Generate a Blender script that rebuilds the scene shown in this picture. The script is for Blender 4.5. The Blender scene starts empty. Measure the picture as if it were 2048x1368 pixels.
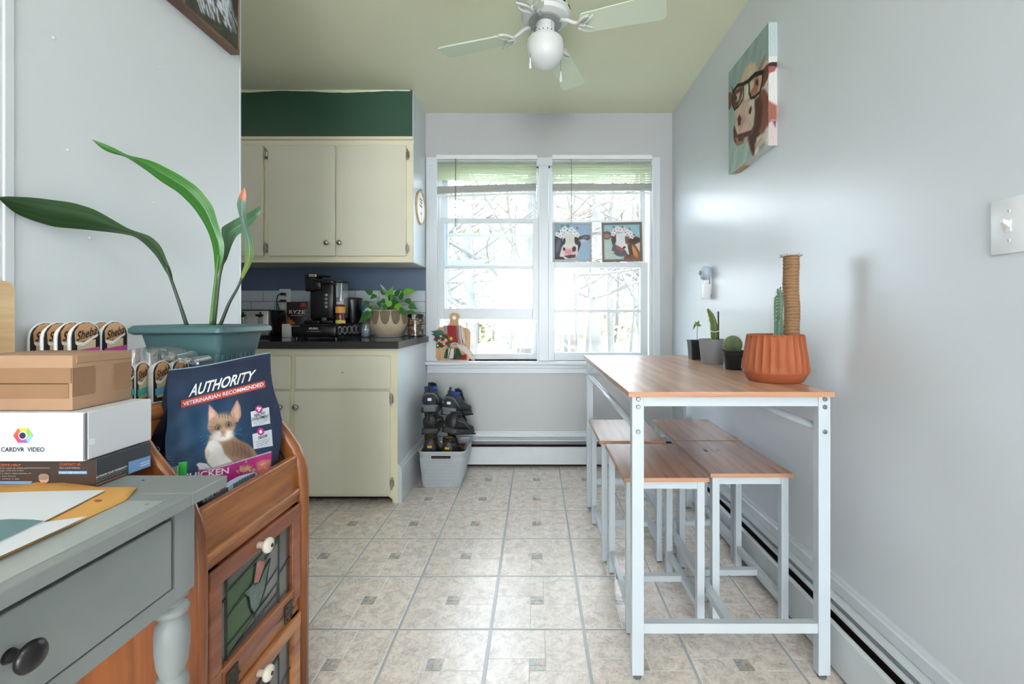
import bpy, bmesh, math, random
import numpy as np
from mathutils import Vector, Matrix, Euler, noise

random.seed(7)
PI = math.pi
C = bpy.context.scene.collection
SC = bpy.context.scene

# ------------------------------------------------------------------ camera, sky, fill lights, exposure
F = 910.0                      # focal length in pixels of the 2048 px wide frame
VX, VY, H = 1072.0, 632.0, 1.04
cam_data = bpy.data.cameras.new('camera')
cam_data.sensor_width = 36.0
cam_data.lens = 36.0 * F / 2048.0
cam_data.shift_x = (1024.0 - VX) / 2048.0
cam_data.shift_y = (VY - 684.0) / 2048.0
cam_data.clip_start = 0.02
cam = bpy.data.objects.new('camera', cam_data)
C.objects.link(cam)
cam.location = (0, 0, H)
cam.rotation_euler = (PI / 2, 0, 0)
SC.camera = cam

SC.view_settings.view_transform = 'Standard'
SC.view_settings.look = 'None'
SC.view_settings.gamma = 1.0
SC.view_settings.use_curve_mapping = False
SC.view_settings.exposure = 0.3

world = bpy.data.worlds.new('overcast_sky')
SC.world = world
world.use_nodes = True
wn = world.node_tree.nodes
wn['Background'].inputs[0].default_value = (0.94, 0.97, 1.0, 1)
wn['Background'].inputs[1].default_value = 14.0

def area(name, loc, rot, sx, sy, power, col=(1, 1, 1)):
    d = bpy.data.lights.new(name, 'AREA'); d.shape = 'RECTANGLE'
    d.size = sx; d.size_y = sy; d.energy = power; d.color = col
    o = bpy.data.objects.new(name, d); C.objects.link(o)
    o.location = loc; o.rotation_euler = rot
    return o
# unseen fill lights added behind the camera and over the side kitchen
area('rear_fill', (-0.1, -5.05, 1.05), (-PI / 2, 0, PI), 2.6, 1.7, 78, (0.96, 0.98, 1.0))
area('rear_ceiling_fill', (0.1, -0.9, 2.44), (0, 0, 0), 0.7, 0.7, 17, (1.0, 0.99, 0.98))
area('kitchen_fill', (-2.1, 1.9, 2.44), (0, 0, 0), 0.6, 0.6, 2.0, (1.0, 0.96, 0.9))

def P(px, py, Y):
    return Vector(((px - VX) * Y / F, Y, H - (py - VY) * Y / F))
def XP(px, Y): return (px - VX) * Y / F
def ZP(py, Y): return H - (py - VY) * Y / F

# ------------------------------------------------------------------ colour + materials
def lin(c):
    c = c / 255.0
    return c / 12.92 if c <= 0.04045 else ((c + 0.055) / 1.055) ** 2.4
def rgb(t): return (lin(t[0]), lin(t[1]), lin(t[2]), 1.0)

def new_mat(name):
    m = bpy.data.materials.new(name); m.use_nodes = True
    nt = m.node_tree
    return m, nt, nt.nodes['Principled BSDF']
def setin(n, k, v):
    if k in n.inputs: n.inputs[k].default_value = v
def mat(name, col, rough=0.5, metal=0.0, var=0.0, scale=8.0, bump=0.0, bscale=60.0, spec=0.5, stretch=None, coat=0.0, trans=0.0):
    m, nt, b = new_mat(name)
    b.inputs['Base Color'].default_value = rgb(col)
    b.inputs['Roughness'].default_value = rough
    b.inputs['Metallic'].default_value = metal
    setin(b, 'Specular IOR Level', spec); setin(b, 'Coat Weight', coat)
    setin(b, 'Transmission Weight', trans)
    N, L = nt.nodes, nt.links
    if var or bump:
        tc = N.new('ShaderNodeTexCoord'); mp = N.new('ShaderNodeMapping')
        L.new(tc.outputs['Object'], mp.inputs['Vector'])
        if stretch: mp.inputs['Scale'].default_value = stretch
    if var:
        nz = N.new('ShaderNodeTexNoise'); nz.inputs['Scale'].default_value = scale; nz.inputs['Detail'].default_value = 4
        L.new(mp.outputs[0], nz.inputs['Vector'])
        mx = N.new('ShaderNodeMix'); mx.data_type = 'RGBA'
        c1 = rgb([max(0, v * (1 - var)) for v in col]); c2 = rgb([min(255, v * (1 + var)) for v in col])
        mx.inputs[6].default_value = c1; mx.inputs[7].default_value = c2
        L.new(nz.outputs['Fac'], mx.inputs[0]); L.new(mx.outputs[2], b.inputs['Base Color'])
    if bump:
        nb = N.new('ShaderNodeTexNoise'); nb.inputs['Scale'].default_value = bscale; nb.inputs['Detail'].default_value = 3
        L.new(mp.outputs[0], nb.inputs['Vector'])
        bp = N.new('ShaderNodeBump'); bp.inputs['Strength'].default_value = bump; bp.inputs['Distance'].default_value = 0.002
        L.new(nb.outputs['Fac'], bp.inputs['Height']); L.new(bp.outputs[0], b.inputs['Normal'])
    return m
def wood(name, c1, c2, scale=(1, 1, 1), wscale=6.0, rough=0.4, dist=4.0, bump=0.05, spec=0.5, noise_scale=3.0):
    """grain runs along the axis with the smallest scale"""
    m, nt, b = new_mat(name)
    N, L = nt.nodes, nt.links
    tc = N.new('ShaderNodeTexCoord'); mp = N.new('ShaderNodeMapping')
    mp.inputs['Scale'].default_value = scale
    L.new(tc.outputs['Object'], mp.inputs['Vector'])
    nz = N.new('ShaderNodeTexNoise'); nz.inputs['Scale'].default_value = wscale; nz.inputs['Detail'].default_value = 6
    nz.inputs['Distortion'].default_value = dist * 0.1
    L.new(mp.outputs[0], nz.inputs['Vector'])
    n2 = N.new('ShaderNodeTexNoise'); n2.inputs['Scale'].default_value = wscale * 5; n2.inputs['Detail'].default_value = 3
    L.new(mp.outputs[0], n2.inputs['Vector'])
    ad = N.new('ShaderNodeMath'); ad.operation = 'MULTIPLY_ADD'
    L.new(n2.outputs['Fac'], ad.inputs[0]); ad.inputs[1].default_value = 0.35; L.new(nz.outputs['Fac'], ad.inputs[2])
    rp = N.new('ShaderNodeValToRGB')
    rp.color_ramp.elements[0].position = 0.45; rp.color_ramp.elements[0].color = rgb(c1)
    rp.color_ramp.elements[1].position = 0.85; rp.color_ramp.elements[1].color = rgb(c2)
    L.new(ad.outputs[0], rp.inputs[0]); L.new(rp.outputs[0], b.inputs['Base Color'])
    b.inputs['Roughness'].default_value = rough; setin(b, 'Specular IOR Level', spec)
    bp = N.new('ShaderNodeBump'); bp.inputs['Strength'].default_value = bump; bp.inputs['Distance'].default_value = 0.001
    L.new(ad.outputs[0], bp.inputs['Height']); L.new(bp.outputs[0], b.inputs['Normal'])
    return m
def vcol_mat(name, rough=0.6, spec=0.4, bump=0.0, bscale=200):
    m, nt, b = new_mat(name)
    a = nt.nodes.new('ShaderNodeAttribute'); a.attribute_name = 'Col'
    nt.links.new(a.outputs['Color'], b.inputs['Base Color'])
    b.inputs['Roughness'].default_value = rough; setin(b, 'Specular IOR Level', spec)
    if bump:
        nb = nt.nodes.new('ShaderNodeTexNoise'); nb.inputs['Scale'].default_value = bscale
        tc = nt.nodes.new('ShaderNodeTexCoord'); nt.links.new(tc.outputs['Object'], nb.inputs['Vector'])
        bp = nt.nodes.new('ShaderNodeBump'); bp.inputs['Strength'].default_value = bump; bp.inputs['Distance'].default_value = 0.001
        nt.links.new(nb.outputs['Fac'], bp.inputs['Height']); nt.links.new(bp.outputs[0], b.inputs['Normal'])
    return m
def glass_mat(name, tint=(255, 255, 255), refl=0.08, rough=0.02, haze=0.0, hazecol=(230, 235, 238)):
    m = bpy.data.materials.new(name); m.use_nodes = True
    nt = m.node_tree; N, L = nt.nodes, nt.links; N.clear()
    out = N.new('ShaderNodeOutputMaterial'); tr = N.new('ShaderNodeBsdfTransparent'); gl = N.new('ShaderNodeBsdfGlossy')
    tr.inputs[0].default_value = rgb(tint); gl.inputs['Roughness'].default_value = rough
    lw = N.new('ShaderNodeLayerWeight'); lw.inputs[0].default_value = 0.25
    mm = N.new('ShaderNodeMath'); mm.operation = 'MULTIPLY_ADD'; mm.inputs[1].default_value = 0.6; mm.inputs[2].default_value = refl
    L.new(lw.outputs['Fresnel'], mm.inputs[0])
    mx = N.new('ShaderNodeMixShader'); L.new(mm.outputs[0], mx.inputs[0]); L.new(tr.outputs[0], mx.inputs[1]); L.new(gl.outputs[0], mx.inputs[2])
    if haze:
        df = N.new('ShaderNodeBsdfDiffuse'); df.inputs[0].default_value = rgb(hazecol)
        m2 = N.new('ShaderNodeMixShader'); m2.inputs[0].default_value = haze
        L.new(mx.outputs[0], m2.inputs[1]); L.new(df.outputs[0], m2.inputs[2]); L.new(m2.outputs[0], out.inputs[0])
    else:
        L.new(mx.outputs[0], out.inputs[0])
    return m

MT = {}
MT['wall'] = mat('white_wall_paint', (214, 219, 223), 0.42, bump=0.25, bscale=45, spec=0.35)
MT['wall_right'] = mat('satin_white_wall_paint', (211, 217, 224), 0.3, bump=0.12, bscale=25, spec=0.45)
MT['ceiling'] = mat('cream_ceiling_paint', (232, 233, 206), 0.55, bump=0.3, bscale=40)
MT['wall_back'] = mat('wall_paint_dimmed', (184, 186, 188), 0.42, bump=0.2, bscale=45)  # wall paint darkened to carry the dimmer light on this wall
MT['green'] = mat('dark_green_paint', (46, 82, 64), 0.5, var=0.05)
MT['blue'] = mat('slate_blue_paint', (84, 102, 128), 0.45, var=0.04)
MT['trim'] = mat('white_trim_paint', (208, 215, 221), 0.3, spec=0.5)
MT['trim_old'] = mat('worn_white_trim_paint', (204, 211, 216), 0.35, var=0.03, scale=20)
MT['cream'] = mat('cream_cabinet_paint', (222, 220, 202), 0.35, var=0.02, scale=5)
MT['cream_lit'] = mat('cream_paint_lit', (232, 226, 198), 0.35, var=0.02, scale=5)  # lighter copy of the cabinet cream, its lit look put into the colour
MT['counter'] = mat('black_laminate', (34, 34, 38), 0.12, var=0.15, scale=60)
MT['counter_edge'] = mat('black_laminate_edge', (42, 40, 42), 0.35, var=0.1, scale=80)
MT['bs_tile'] = mat('glazed_pale_blue_tile', (196, 206, 216), 0.12, var=0.03, scale=6)
MT['bs_grout'] = mat('dark_grout', (92, 98, 106), 0.8)
MT['white_metal'] = mat('white_powder_coat', (188, 198, 206), 0.25)
MT['white_plastic'] = mat('white_plastic', (222, 226, 230), 0.3)
MT['chrome'] = mat('brushed_nickel', (170, 168, 162), 0.25, metal=1.0)
MT['steel'] = mat('steel_screw', (150, 152, 155), 0.35, metal=1.0)
MT['black'] = mat('black_plastic', (16, 16, 18), 0.25)
MT['black_matte'] = mat('matte_black', (24, 24, 26), 0.6)
MT['dark_gap'] = mat('dark_recess', (46, 38, 34), 0.9)
MT['glass'] = glass_mat('window_glass', (248, 252, 255), 0.02)
MT['glass_dusty'] = glass_mat('dusty_window_glass', (248, 252, 255), 0.02, haze=0.10)
MT['clear'] = glass_mat('clear_plastic', (235, 240, 242), 0.12, 0.12, haze=0.12)
MT['jar_glass'] = glass_mat('jar_glass', (225, 228, 228), 0.05, 0.03)
MT['pure_black'] = mat('black_ink', (14, 14, 16), 0.5)
MT['white_ink'] = mat('white_ink', (240, 240, 240), 0.5)
MT['vcol'] = vcol_mat('painted_print', 0.5)
MT['canvas'] = vcol_mat('painted_canvas', 0.75, 0.3, bump=0.4, bscale=400)
MT['bag'] = vcol_mat('printed_film', 0.33, 0.5, bump=0.25, bscale=35)

# ------------------------------------------------------------------ mesh builder
class MB:
    def __init__(self, mtx=None):
        self.v = []; self.f = []; self.mi = []; self.m = mtx; self.cur = 0
    def add(self, vs, fs):
        o = len(self.v)
        for p in vs:
            p = Vector(p)
            self.v.append(self.m @ p if self.m else p)
        for f in fs:
            self.f.append([i + o for i in f]); self.mi.append(self.cur)
        return self
    def box(self, x0, x1, y0, y1, z0, z1, bev=0.0):
        x0, x1 = min(x0, x1), max(x0, x1); y0, y1 = min(y0, y1), max(y0, y1); z0, z1 = min(z0, z1), max(z0, z1)
        if bev <= 0:
            vs = [(x0, y0, z0), (x1, y0, z0), (x1, y1, z0), (x0, y1, z0), (x0, y0, z1), (x1, y0, z1), (x1, y1, z1), (x0, y1, z1)]
            fs = [(0, 3, 2, 1), (4, 5, 6, 7), (0, 1, 5, 4), (1, 2, 6, 5), (2, 3, 7, 6), (3, 0, 4, 7)]
            return self.add(vs, fs)
        b = min(bev, (x1 - x0) / 2.01, (y1 - y0) / 2.01, (z1 - z0) / 2.01)
        bm = bmesh.new(); bmesh.ops.create_cube(bm, size=1)
        for v in bm.verts:
            v.co = Vector(((x0 + x1) / 2 + v.co.x * (x1 - x0), (y0 + y1) / 2 + v.co.y * (y1 - y0), (z0 + z1) / 2 + v.co.z * (z1 - z0)))
        bmesh.ops.bevel(bm, geom=bm.edges[:], offset=b, segments=2, profile=0.5, affect='EDGES')
        self.from_bm(bm); return self
    def from_bm(self, bm):
        bm.verts.ensure_lookup_table(); bm.verts.index_update()
        self.add([v.co.copy() for v in bm.verts], [[v.index for v in f.verts] for f in bm.faces]); bm.free()
    def ring_loft(self, rings, cap0=True, cap1=True, closed=True):
        n = len(rings[0]); vs = [p for r in rings for p in r]; fs = []
        for i in range(len(rings) - 1):
            for j in range(n if closed else n - 1):
                a = i * n + j; b = i * n + (j + 1) % n
                fs.append((a, b, b + n, a + n))
        if cap0: fs.append(tuple(range(n - 1, -1, -1)))
        if cap1: fs.append(tuple((len(rings) - 1) * n + j for j in range(n)))
        return self.add(vs, fs)
    def lathe(self, cx, cy, prof, n=24, cap0=True, cap1=True, mod=None):
        rings = []
        for r, z in prof:
            ring = []
            for k in range(n):
                a = 2 * PI * k / n; rr = r * (mod(a, z) if mod else 1)
                ring.append((cx + rr * math.cos(a), cy + rr * math.sin(a), z))
            rings.append(ring)
        return self.ring_loft(rings, cap0, cap1)
    def tube(self, pts, r, n=8, caps=True):
        pts = [Vector(p) for p in pts]
        rs = r if isinstance(r, (list, tuple)) else [r] * len(pts)
        rings = []; up = Vector((0, 0, 1)); prev = None
        for i, p in enumerate(pts):
            d = (pts[min(i + 1, len(pts) - 1)] - pts[max(i - 1, 0)])
            if d.length < 1e-9: d = Vector((0, 0, 1))
            d.normalize()
            if prev is None:
                a = d.cross(up) if abs(d.z) < 0.95 else d.cross(Vector((1, 0, 0)))
            else:
                a = prev - d * prev.dot(d)
            if a.length < 1e-6: a = d.cross(Vector((0, 1, 0)))
            a.normalize(); prev = a; b = d.cross(a)
            rings.append([p + (a * math.cos(2 * PI * k / n) + b * math.sin(2 * PI * k / n)) * rs[i] for k in range(n)])
        return self.ring_loft(rings, caps, caps)
    def bar(self, p, q, w, h, up=(0, 0, 1)):
        p = Vector(p); q = Vector(q); d = (q - p).normalized(); u = Vector(up)
        s = d.cross(u).normalized() * (w / 2); t = s.cross(d).normalized() * (h / 2)
        vs = [p - s - t, p + s - t, p + s + t, p - s + t, q - s - t, q + s - t, q + s + t, q - s + t]
        return self.add(vs, [(0, 1, 2, 3)[::-1], (4, 5, 6, 7), (0, 1, 5, 4), (1, 2, 6, 5), (2, 3, 7, 6), (3, 0, 4, 7)])
    def sphere(self, c, r, sc=(1, 1, 1), nu=12, nv=8):
        rings = []
        for i in range(1, nv):
            th = PI * i / nv
            rings.append([(c[0] + r * sc[0] * math.sin(th) * math.cos(2 * PI * k / nu), c[1] + r * sc[1] * math.sin(th) * math.sin(2 * PI * k / nu), c[2] - r * sc[2] * math.cos(th)) for k in range(nu)])
        return self.ring_loft(rings)
    def prism(self, poly, axis, a0, a1):
        """poly: 2D points; axis 'x','y','z' = extrusion axis"""
        def mk(p, a):
            if axis == 'x': return (a, p[0], p[1])
            if axis == 'y': return (p[0], a, p[1])
            return (p[0], p[1], a)
        return self.ring_loft([[mk(p, a0) for p in poly], [mk(p, a1) for p in poly]])
    def strip(self, L, R):
        n = len(L); vs = list(L) + list(R)
        return self.add(vs, [(i, i + 1, n + i + 1, n + i) for i in range(n - 1)])
    def grid(self, fn, nx, ny):
        vs = [fn(i / nx, j / ny) for j in range(ny + 1) for i in range(nx + 1)]
        fs = [(j * (nx + 1) + i, j * (nx + 1) + i + 1, (j + 1) * (nx + 1) + i + 1, (j + 1) * (nx + 1) + i) for j in range(ny) for i in range(nx)]
        return self.add(vs, fs)
    def mesh(self, name, mats, smooth=False, inv=None):
        me = bpy.data.meshes.new(name)
        vs = self.v if inv is None else [inv @ p for p in self.v]
        me.from_pydata([tuple(p) for p in vs], [], self.f)
        if not isinstance(mats, (list, tuple)): mats = [mats]
        for m in mats: me.materials.append(m)
        if len(mats) > 1: me.polygons.foreach_set('material_index', self.mi)
        bm = bmesh.new(); bm.from_mesh(me); bmesh.ops.recalc_face_normals(bm, faces=bm.faces[:]); bm.to_mesh(me); bm.free()
        if smooth:
            me.polygons.foreach_set('use_smooth', [True] * len(me.polygons))
            if smooth is not True and hasattr(me, 'set_sharp_from_angle'):
                me.set_sharp_from_angle(angle=math.radians(smooth))
        me.update(); return me

INV = {}     # object name -> inverse matrix of its root
def link(name, me, parent=None):
    o = bpy.data.objects.new(name, me); C.objects.link(o)
    if parent is not None: o.parent = parent
    return o
def tag(o, label, cat, group=None, kind=None):
    if label: o['label'] = label
    if cat: o['category'] = cat
    if group: o['group'] = group
    if kind: o['kind'] = kind
    return o
def thing(name, label, cat, loc, rotz=0.0, group=None):
    o = bpy.data.objects.new(name, None); o.empty_display_size = 0.05; C.objects.link(o)
    o.location = loc; o.rotation_euler = (0, 0, rotz)
    INV[o.name] = (Matrix.Translation(Vector(loc)) @ Matrix.Rotation(rotz, 4, 'Z')).inverted()
    return tag(o, label, cat, group)
def part(name, mb, m, parent, smooth=False, label=None):
    """a part given in world coordinates"""
    inv = INV[parent.name] if parent is not None else None
    o = link(name, mb.mesh(name, m, smooth, inv), parent)
    if parent is not None: INV[o.name] = inv
    if label: o['label'] = label
    return o
def solo(name, mb, m, label, cat, group=None, smooth=False, kind=None):
    """a thing that is one mesh: origin moved to its base"""
    lo = Vector((min(p.x for p in mb.v), min(p.y for p in mb.v), min(p.z for p in mb.v)))
    hi = Vector((max(p.x for p in mb.v), max(p.y for p in mb.v), max(p.z for p in mb.v)))
    base = Vector(((lo.x + hi.x) / 2, (lo.y + hi.y) / 2, lo.z))
    inv = Matrix.Translation(-base)
    o = link(name, mb.mesh(name, m, smooth, inv)); o.location = base; INV[o.name] = inv
    return tag(o, label, cat, group, kind)
def struct(name, mb, m, smooth=False):
    o = link(name, mb.mesh(name, m, smooth)); INV[o.name] = Matrix.Identity(4)
    o['kind'] = 'structure'; return o
def copy_tree(o, parent=None):
    c = o.copy(); C.objects.link(c)
    if parent is not None: c.parent = parent
    for ch in list(o.children): copy_tree(ch, c)
    return c
def quad(mb, pts): return mb.add(pts, [tuple(range(len(pts)))])

# text as mesh, mapped through fn(x, y) with x in 0..w (w = aspect * 1), y in 0..1 (cap height ~0.72)
def text_part(s, fn, m, parent, bold=0.0, shear=0.0, name='lettering', spacing=1.0):
    cu = bpy.data.curves.new('t', 'FONT'); cu.body = s; cu.size = 1.0; cu.offset = bold; cu.shear = shear
    cu.space_character = spacing; cu.resolution_u = 3; cu.fill_mode = 'FRONT'
    ob = bpy.data.objects.new('t', cu); C.objects.link(ob)
    me = bpy.data.meshes.new_from_object(ob)
    bpy.data.objects.remove(ob); bpy.data.curves.remove(cu)
    if len(me.vertices) == 0: return None
    xs = [v.co.x for v in me.vertices]; ys = [v.co.y for v in me.vertices]
    x0, x1, y0, y1 = min(xs), max(xs), min(ys), max(ys)
    inv = INV[parent.name]
    for v in me.vertices:
        v.co = inv @ Vector(fn((v.co.x - x0) / (x1 - x0), (v.co.y - y0) / (y1 - y0)))
    me.materials.append(m)
    o = link(name, me, parent); INV[o.name] = inv
    return o
def flat_map(o, ux, uy):
    o = Vector(o); ux = Vector(ux); uy = Vector(uy)
    return lambda x, y: o + ux * x + uy * y

# ------------------------------------------------------------------ painting on vertex grids
class Paint:
    def __init__(self, X, Y):
        self.X = X; self.Y = Y; self.c = np.zeros(X.shape + (3,))
    def fill(self, col): self.c[:] = np.array(col, float); return self
    def _mix(self, a, col):
        a = np.clip(a, 0, 1)[..., None]; self.c = self.c * (1 - a) + np.array(col, float) * a; return self
    def ell(self, cx, cy, rx, ry, col, rot=0, soft=0.12, op=1.0):
        dx, dy = self.X - cx, self.Y - cy; r = math.radians(rot)
        u = (dx * math.cos(r) + dy * math.sin(r)) / rx; v = (-dx * math.sin(r) + dy * math.cos(r)) / ry
        d = np.sqrt(u * u + v * v)
        return self._mix((1 - d) / soft + 0.5 if soft else (d < 1) * 1.0, col) if op == 1 else self._mix(np.clip((1 - d) / soft + 0.5, 0, 1) * op, col)
    def poly(self, pts, col, soft=0.8, op=1.0):
        X, Y = self.X, self.Y; inside = np.zeros(X.shape, bool); dist = np.full(X.shape, 1e9)
        n = len(pts)
        for i in range(n):
            x0, y0 = pts[i]; x1, y1 = pts[(i + 1) % n]
            cond = ((y0 > Y) != (y1 > Y))
            with np.errstate(divide='ignore', invalid='ignore'):
                xi = (x1 - x0) * (Y - y0) / ((y1 - y0) if y1 != y0 else 1e-9) + x0
            inside ^= cond & (X < xi)
            ex, ey = x1 - x0, y1 - y0; L2 = ex * ex + ey * ey + 1e-12
            t = np.clip(((X - x0) * ex + (Y - y0) * ey) / L2, 0, 1)
            dist = np.minimum(dist, np.hypot(X - (x0 + t * ex), Y - (y0 + t * ey)))
        sd = np.where(inside, dist, -dist)
        return self._mix(np.clip(sd / soft + 0.5, 0, 1) * op, col)
    def line(self, pts, w, col, soft=0.7, op=1.0):
        dist = np.full(self.X.shape, 1e9)
        for (x0, y0), (x1, y1) in zip(pts[:-1], pts[1:]):
            ex, ey = x1 - x0, y1 - y0; L2 = ex * ex + ey * ey + 1e-12
            t = np.clip(((self.X - x0) * ex + (self.Y - y0) * ey) / L2, 0, 1)
            dist = np.minimum(dist, np.hypot(self.X - (x0 + t * ex), self.Y - (y0 + t * ey)))
        return self._mix(np.clip((w / 2 - dist) / soft + 0.5, 0, 1) * op, col)
    def mottle(self, amp, sx, sy, seed=0):
        rs = np.random.RandomState(seed); n = np.zeros(self.X.shape)
        for k in range(6):
            a, b = rs.uniform(0.6, 2.4, 2); ph = rs.uniform(0, 6.28, 2); sgn = rs.choice([-1, 1])
            n += np.sin(self.X * sx * a * (k + 1) * 0.7 + sgn * self.Y * sy * b * (k + 1) * 0.7 + ph[0]) * np.sin(self.Y * sy * b * (k + 1) * 0.5 + ph[1]) / (1 + 0.4 * k)
        n += rs.normal(0, 0.5, self.X.shape)
        self.c = np.clip(self.c * (1 + amp * n[..., None] * 0.5), 0, 255); return self
def painted(name, fn, X, Y, paint, m, parent, smooth=True):
    """X, Y: 2D coordinate arrays; fn(x, y) -> world point"""
    ny, nx = X.shape
    inv = INV[parent.name]
    vs = [tuple(inv @ Vector(fn(float(X[j, i]), float(Y[j, i])))) for j in range(ny) for i in range(nx)]
    fs = [(j * nx + i, j * nx + i + 1, (j + 1) * nx + i + 1, (j + 1) * nx + i) for j in range(ny - 1) for i in range(nx - 1)]
    me = bpy.data.meshes.new(name); me.from_pydata(vs, [], fs); me.materials.append(m)
    if smooth: me.polygons.foreach_set('use_smooth', [True] * len(me.polygons))
    c = paint.c / 255.0
    c = np.where(c <= 0.04045, c / 12.92, ((np.maximum(c, 0) + 0.055) / 1.055) ** 2.4)
    col = np.ones((nx * ny, 4), np.float32); col[:, :3] = c.reshape(-1, 3)
    at = me.color_attributes.new('Col', 'FLOAT_COLOR', 'POINT'); at.data.foreach_set('color', col.ravel())
    me.update(); o = link(name, me, parent); INV[o.name] = inv
    return o
def mesh_xy(x0, x1, y0, y1, nx, ny):
    return np.meshgrid(np.linspace(x0, x1, nx), np.linspace(y0, y1, ny))
# ================================================================== THE SETTING
CEIL = 2.475; WR = 0.965; WL = -0.985; YB = 3.22; WLE = 1.5145
KX = -3.2; YR = -5.2
def tile_mat(name, cols, scale, fine):
    m, nt, b = new_mat(name); N, L = nt.nodes, nt.links
    g = N.new('ShaderNodeNewGeometry'); n1 = N.new('ShaderNodeTexNoise'); n1.inputs['Scale'].default_value = scale
    n1.inputs['Detail'].default_value = 8; n1.inputs['Roughness'].default_value = 0.7; n1.inputs['Distortion'].default_value = 0.7
    L.new(g.outputs['Position'], n1.inputs['Vector'])
    rp = N.new('ShaderNodeValToRGB'); els = rp.color_ramp.elements
    els[0].position = 0.36; els[0].color = rgb(cols[0]); els[1].position = 0.64; els[1].color = rgb(cols[2])
    e = els.new(0.52); e.color = rgb(cols[1])
    L.new(n1.outputs['Fac'], rp.inputs[0])
    n2 = N.new('ShaderNodeTexNoise'); n2.inputs['Scale'].default_value = fine; n2.inputs['Detail'].default_value = 5
    L.new(g.outputs['Position'], n2.inputs['Vector'])
    mx = N.new('ShaderNodeMix'); mx.data_type = 'RGBA'; mx.blend_type = 'OVERLAY'; mx.inputs[0].default_value = 0.7
    L.new(rp.outputs[0], mx.inputs[6]); L.new(n2.outputs['Fac'], mx.inputs[7]); L.new(mx.outputs[2], b.inputs['Base Color'])
    b.inputs['Roughness'].default_value = 0.27; setin(b, 'Specular IOR Level', 1.0)
    bp = N.new('ShaderNodeBump'); bp.inputs['Strength'].default_value = 0.12; bp.inputs['Distance'].default_value = 0.0015
    L.new(n2.outputs['Fac'], bp.inputs['Height']); L.new(bp.outputs[0], b.inputs['Normal'])
    return m
M_TILE = tile_mat('beige_stone_vinyl', [(200, 188, 179), (224, 214, 206), (240, 226, 213)], 26, 110)
M_BLUE = tile_mat('blue_grey_stone_vinyl', [(150, 156, 160), (168, 172, 174), (182, 180, 176)], 30, 80)
M_RUST = tile_mat('rust_stone_vinyl', [(180, 160, 148), (198, 178, 162), (208, 192, 176)], 30, 80)
M_GREY = tile_mat('grey_stone_vinyl', [(160, 154, 146), (174, 168, 160), (188, 180, 172)], 30, 80)
M_GROUT = mat('grey_grout_print', (176, 180, 184), 0.25, var=0.05, scale=30)
M_EDGE = mat('pale_joint_print', (222, 220, 214), 0.3)

# floor: grout sheet, with the printed stone tiles standing a hair proud of it
floor = struct('floor', MB().box(KX, WR + 0.1, YR, YB + 0.15, -0.12, -0.002), M_GROUT)
S = 0.308; g = 0.0045; X0, Y0 = -0.1495, 1.511
def tile_mesh():
    mb = MB(); a = g; z0, z1 = -0.002, 0.0; j = 0.0016
    def slab(u0, u1, v0, v1, mi):
        mb.cur = mi
        x0, x1, y0, y1 = a + u0 * (S - 2 * a), a + u1 * (S - 2 * a), a + v0 * (S - 2 * a), a + v1 * (S - 2 * a)
        mb.add([(x0 + j, y0 + j, z1), (x1 - j, y0 + j, z1), (x1 - j, y1 - j, z1), (x0 + j, y1 - j, z1), (x0, y0, z0 + 0.0012), (x1, y0, z0 + 0.0012), (x1, y1, z0 + 0.0012), (x0, y1, z0 + 0.0012)],
               [(0, 1, 2, 3)])
        mb.cur = 1
        o = len(mb.v) - 8
        for q in ((0, 1, 5, 4), (1, 2, 6, 5), (2, 3, 7, 6), (3, 0, 4, 7)):
            mb.f.append([i + o for i in q]); mb.mi.append(1)
    lo, hi = 0.42, 0.58
    slab(0, hi, hi, 1, 0); slab(hi, 1, lo, 1, 0); slab(lo, 1, 0, lo, 0); slab(0, lo, 0, hi, 0)
    mb.cur = 1
    mb.box(a, S - a, a, S - a, z0 - 0.0005, z0 + 0.0011)
    return mb.mesh('tile', [M_TILE, M_EDGE])
def inset_mesh(u0, u1, v0, v1, m):
    mb = MB(); a = g; j = 0.0008
    mb.box(a + u0 * (S - 2 * a) + j, a + u1 * (S - 2 * a) - j, a + v0 * (S - 2 * a) + j, a + v1 * (S - 2 * a) - j, -0.0012, 0.0002)
    return mb.mesh('mosaic_stone', m)
TM = tile_mesh()
IM = [inset_mesh(.42, .50, .49, .58, M_BLUE), inset_mesh(.50, .58, .49, .58, M_RUST), inset_mesh(.42, .58, .42, .49, M_GREY)]
def clipped(x, y):
    return x > -1.6 and x < 0.8
for r in range(-2, 6):
    for c in range(-4, 4):
        x, y = X0 + c * S, Y0 + r * S
        t = link('tile', TM, floor); t.location = (x, y, 0)
        for im in IM: link('mosaic_stone', im, t)
rest = MB().box(KX, X0 - 4 * S, YR, YB, -0.002, 0).box(X0 - 4 * S, WR, YR, Y0 - 2 * S, -0.002, 0)
link('plain_flooring', rest.mesh('plain_flooring', M_TILE), floor)['kind'] = 'stuff'

struct('ceiling', MB().box(KX, WR + 0.1, YR, YB + 0.12, CEIL, CEIL + 0.12), MT['ceiling'])
struct('wall_right', MB().box(WR, WR + 0.12, YR, YB + 0.12, -0.1, CEIL + 0.1), MT['wall_right'])
wl = struct('wall_left', MB().box(WL - 0.12, WL, YR, WLE, -0.1, CEIL + 0.1), MT['wall'])
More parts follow.
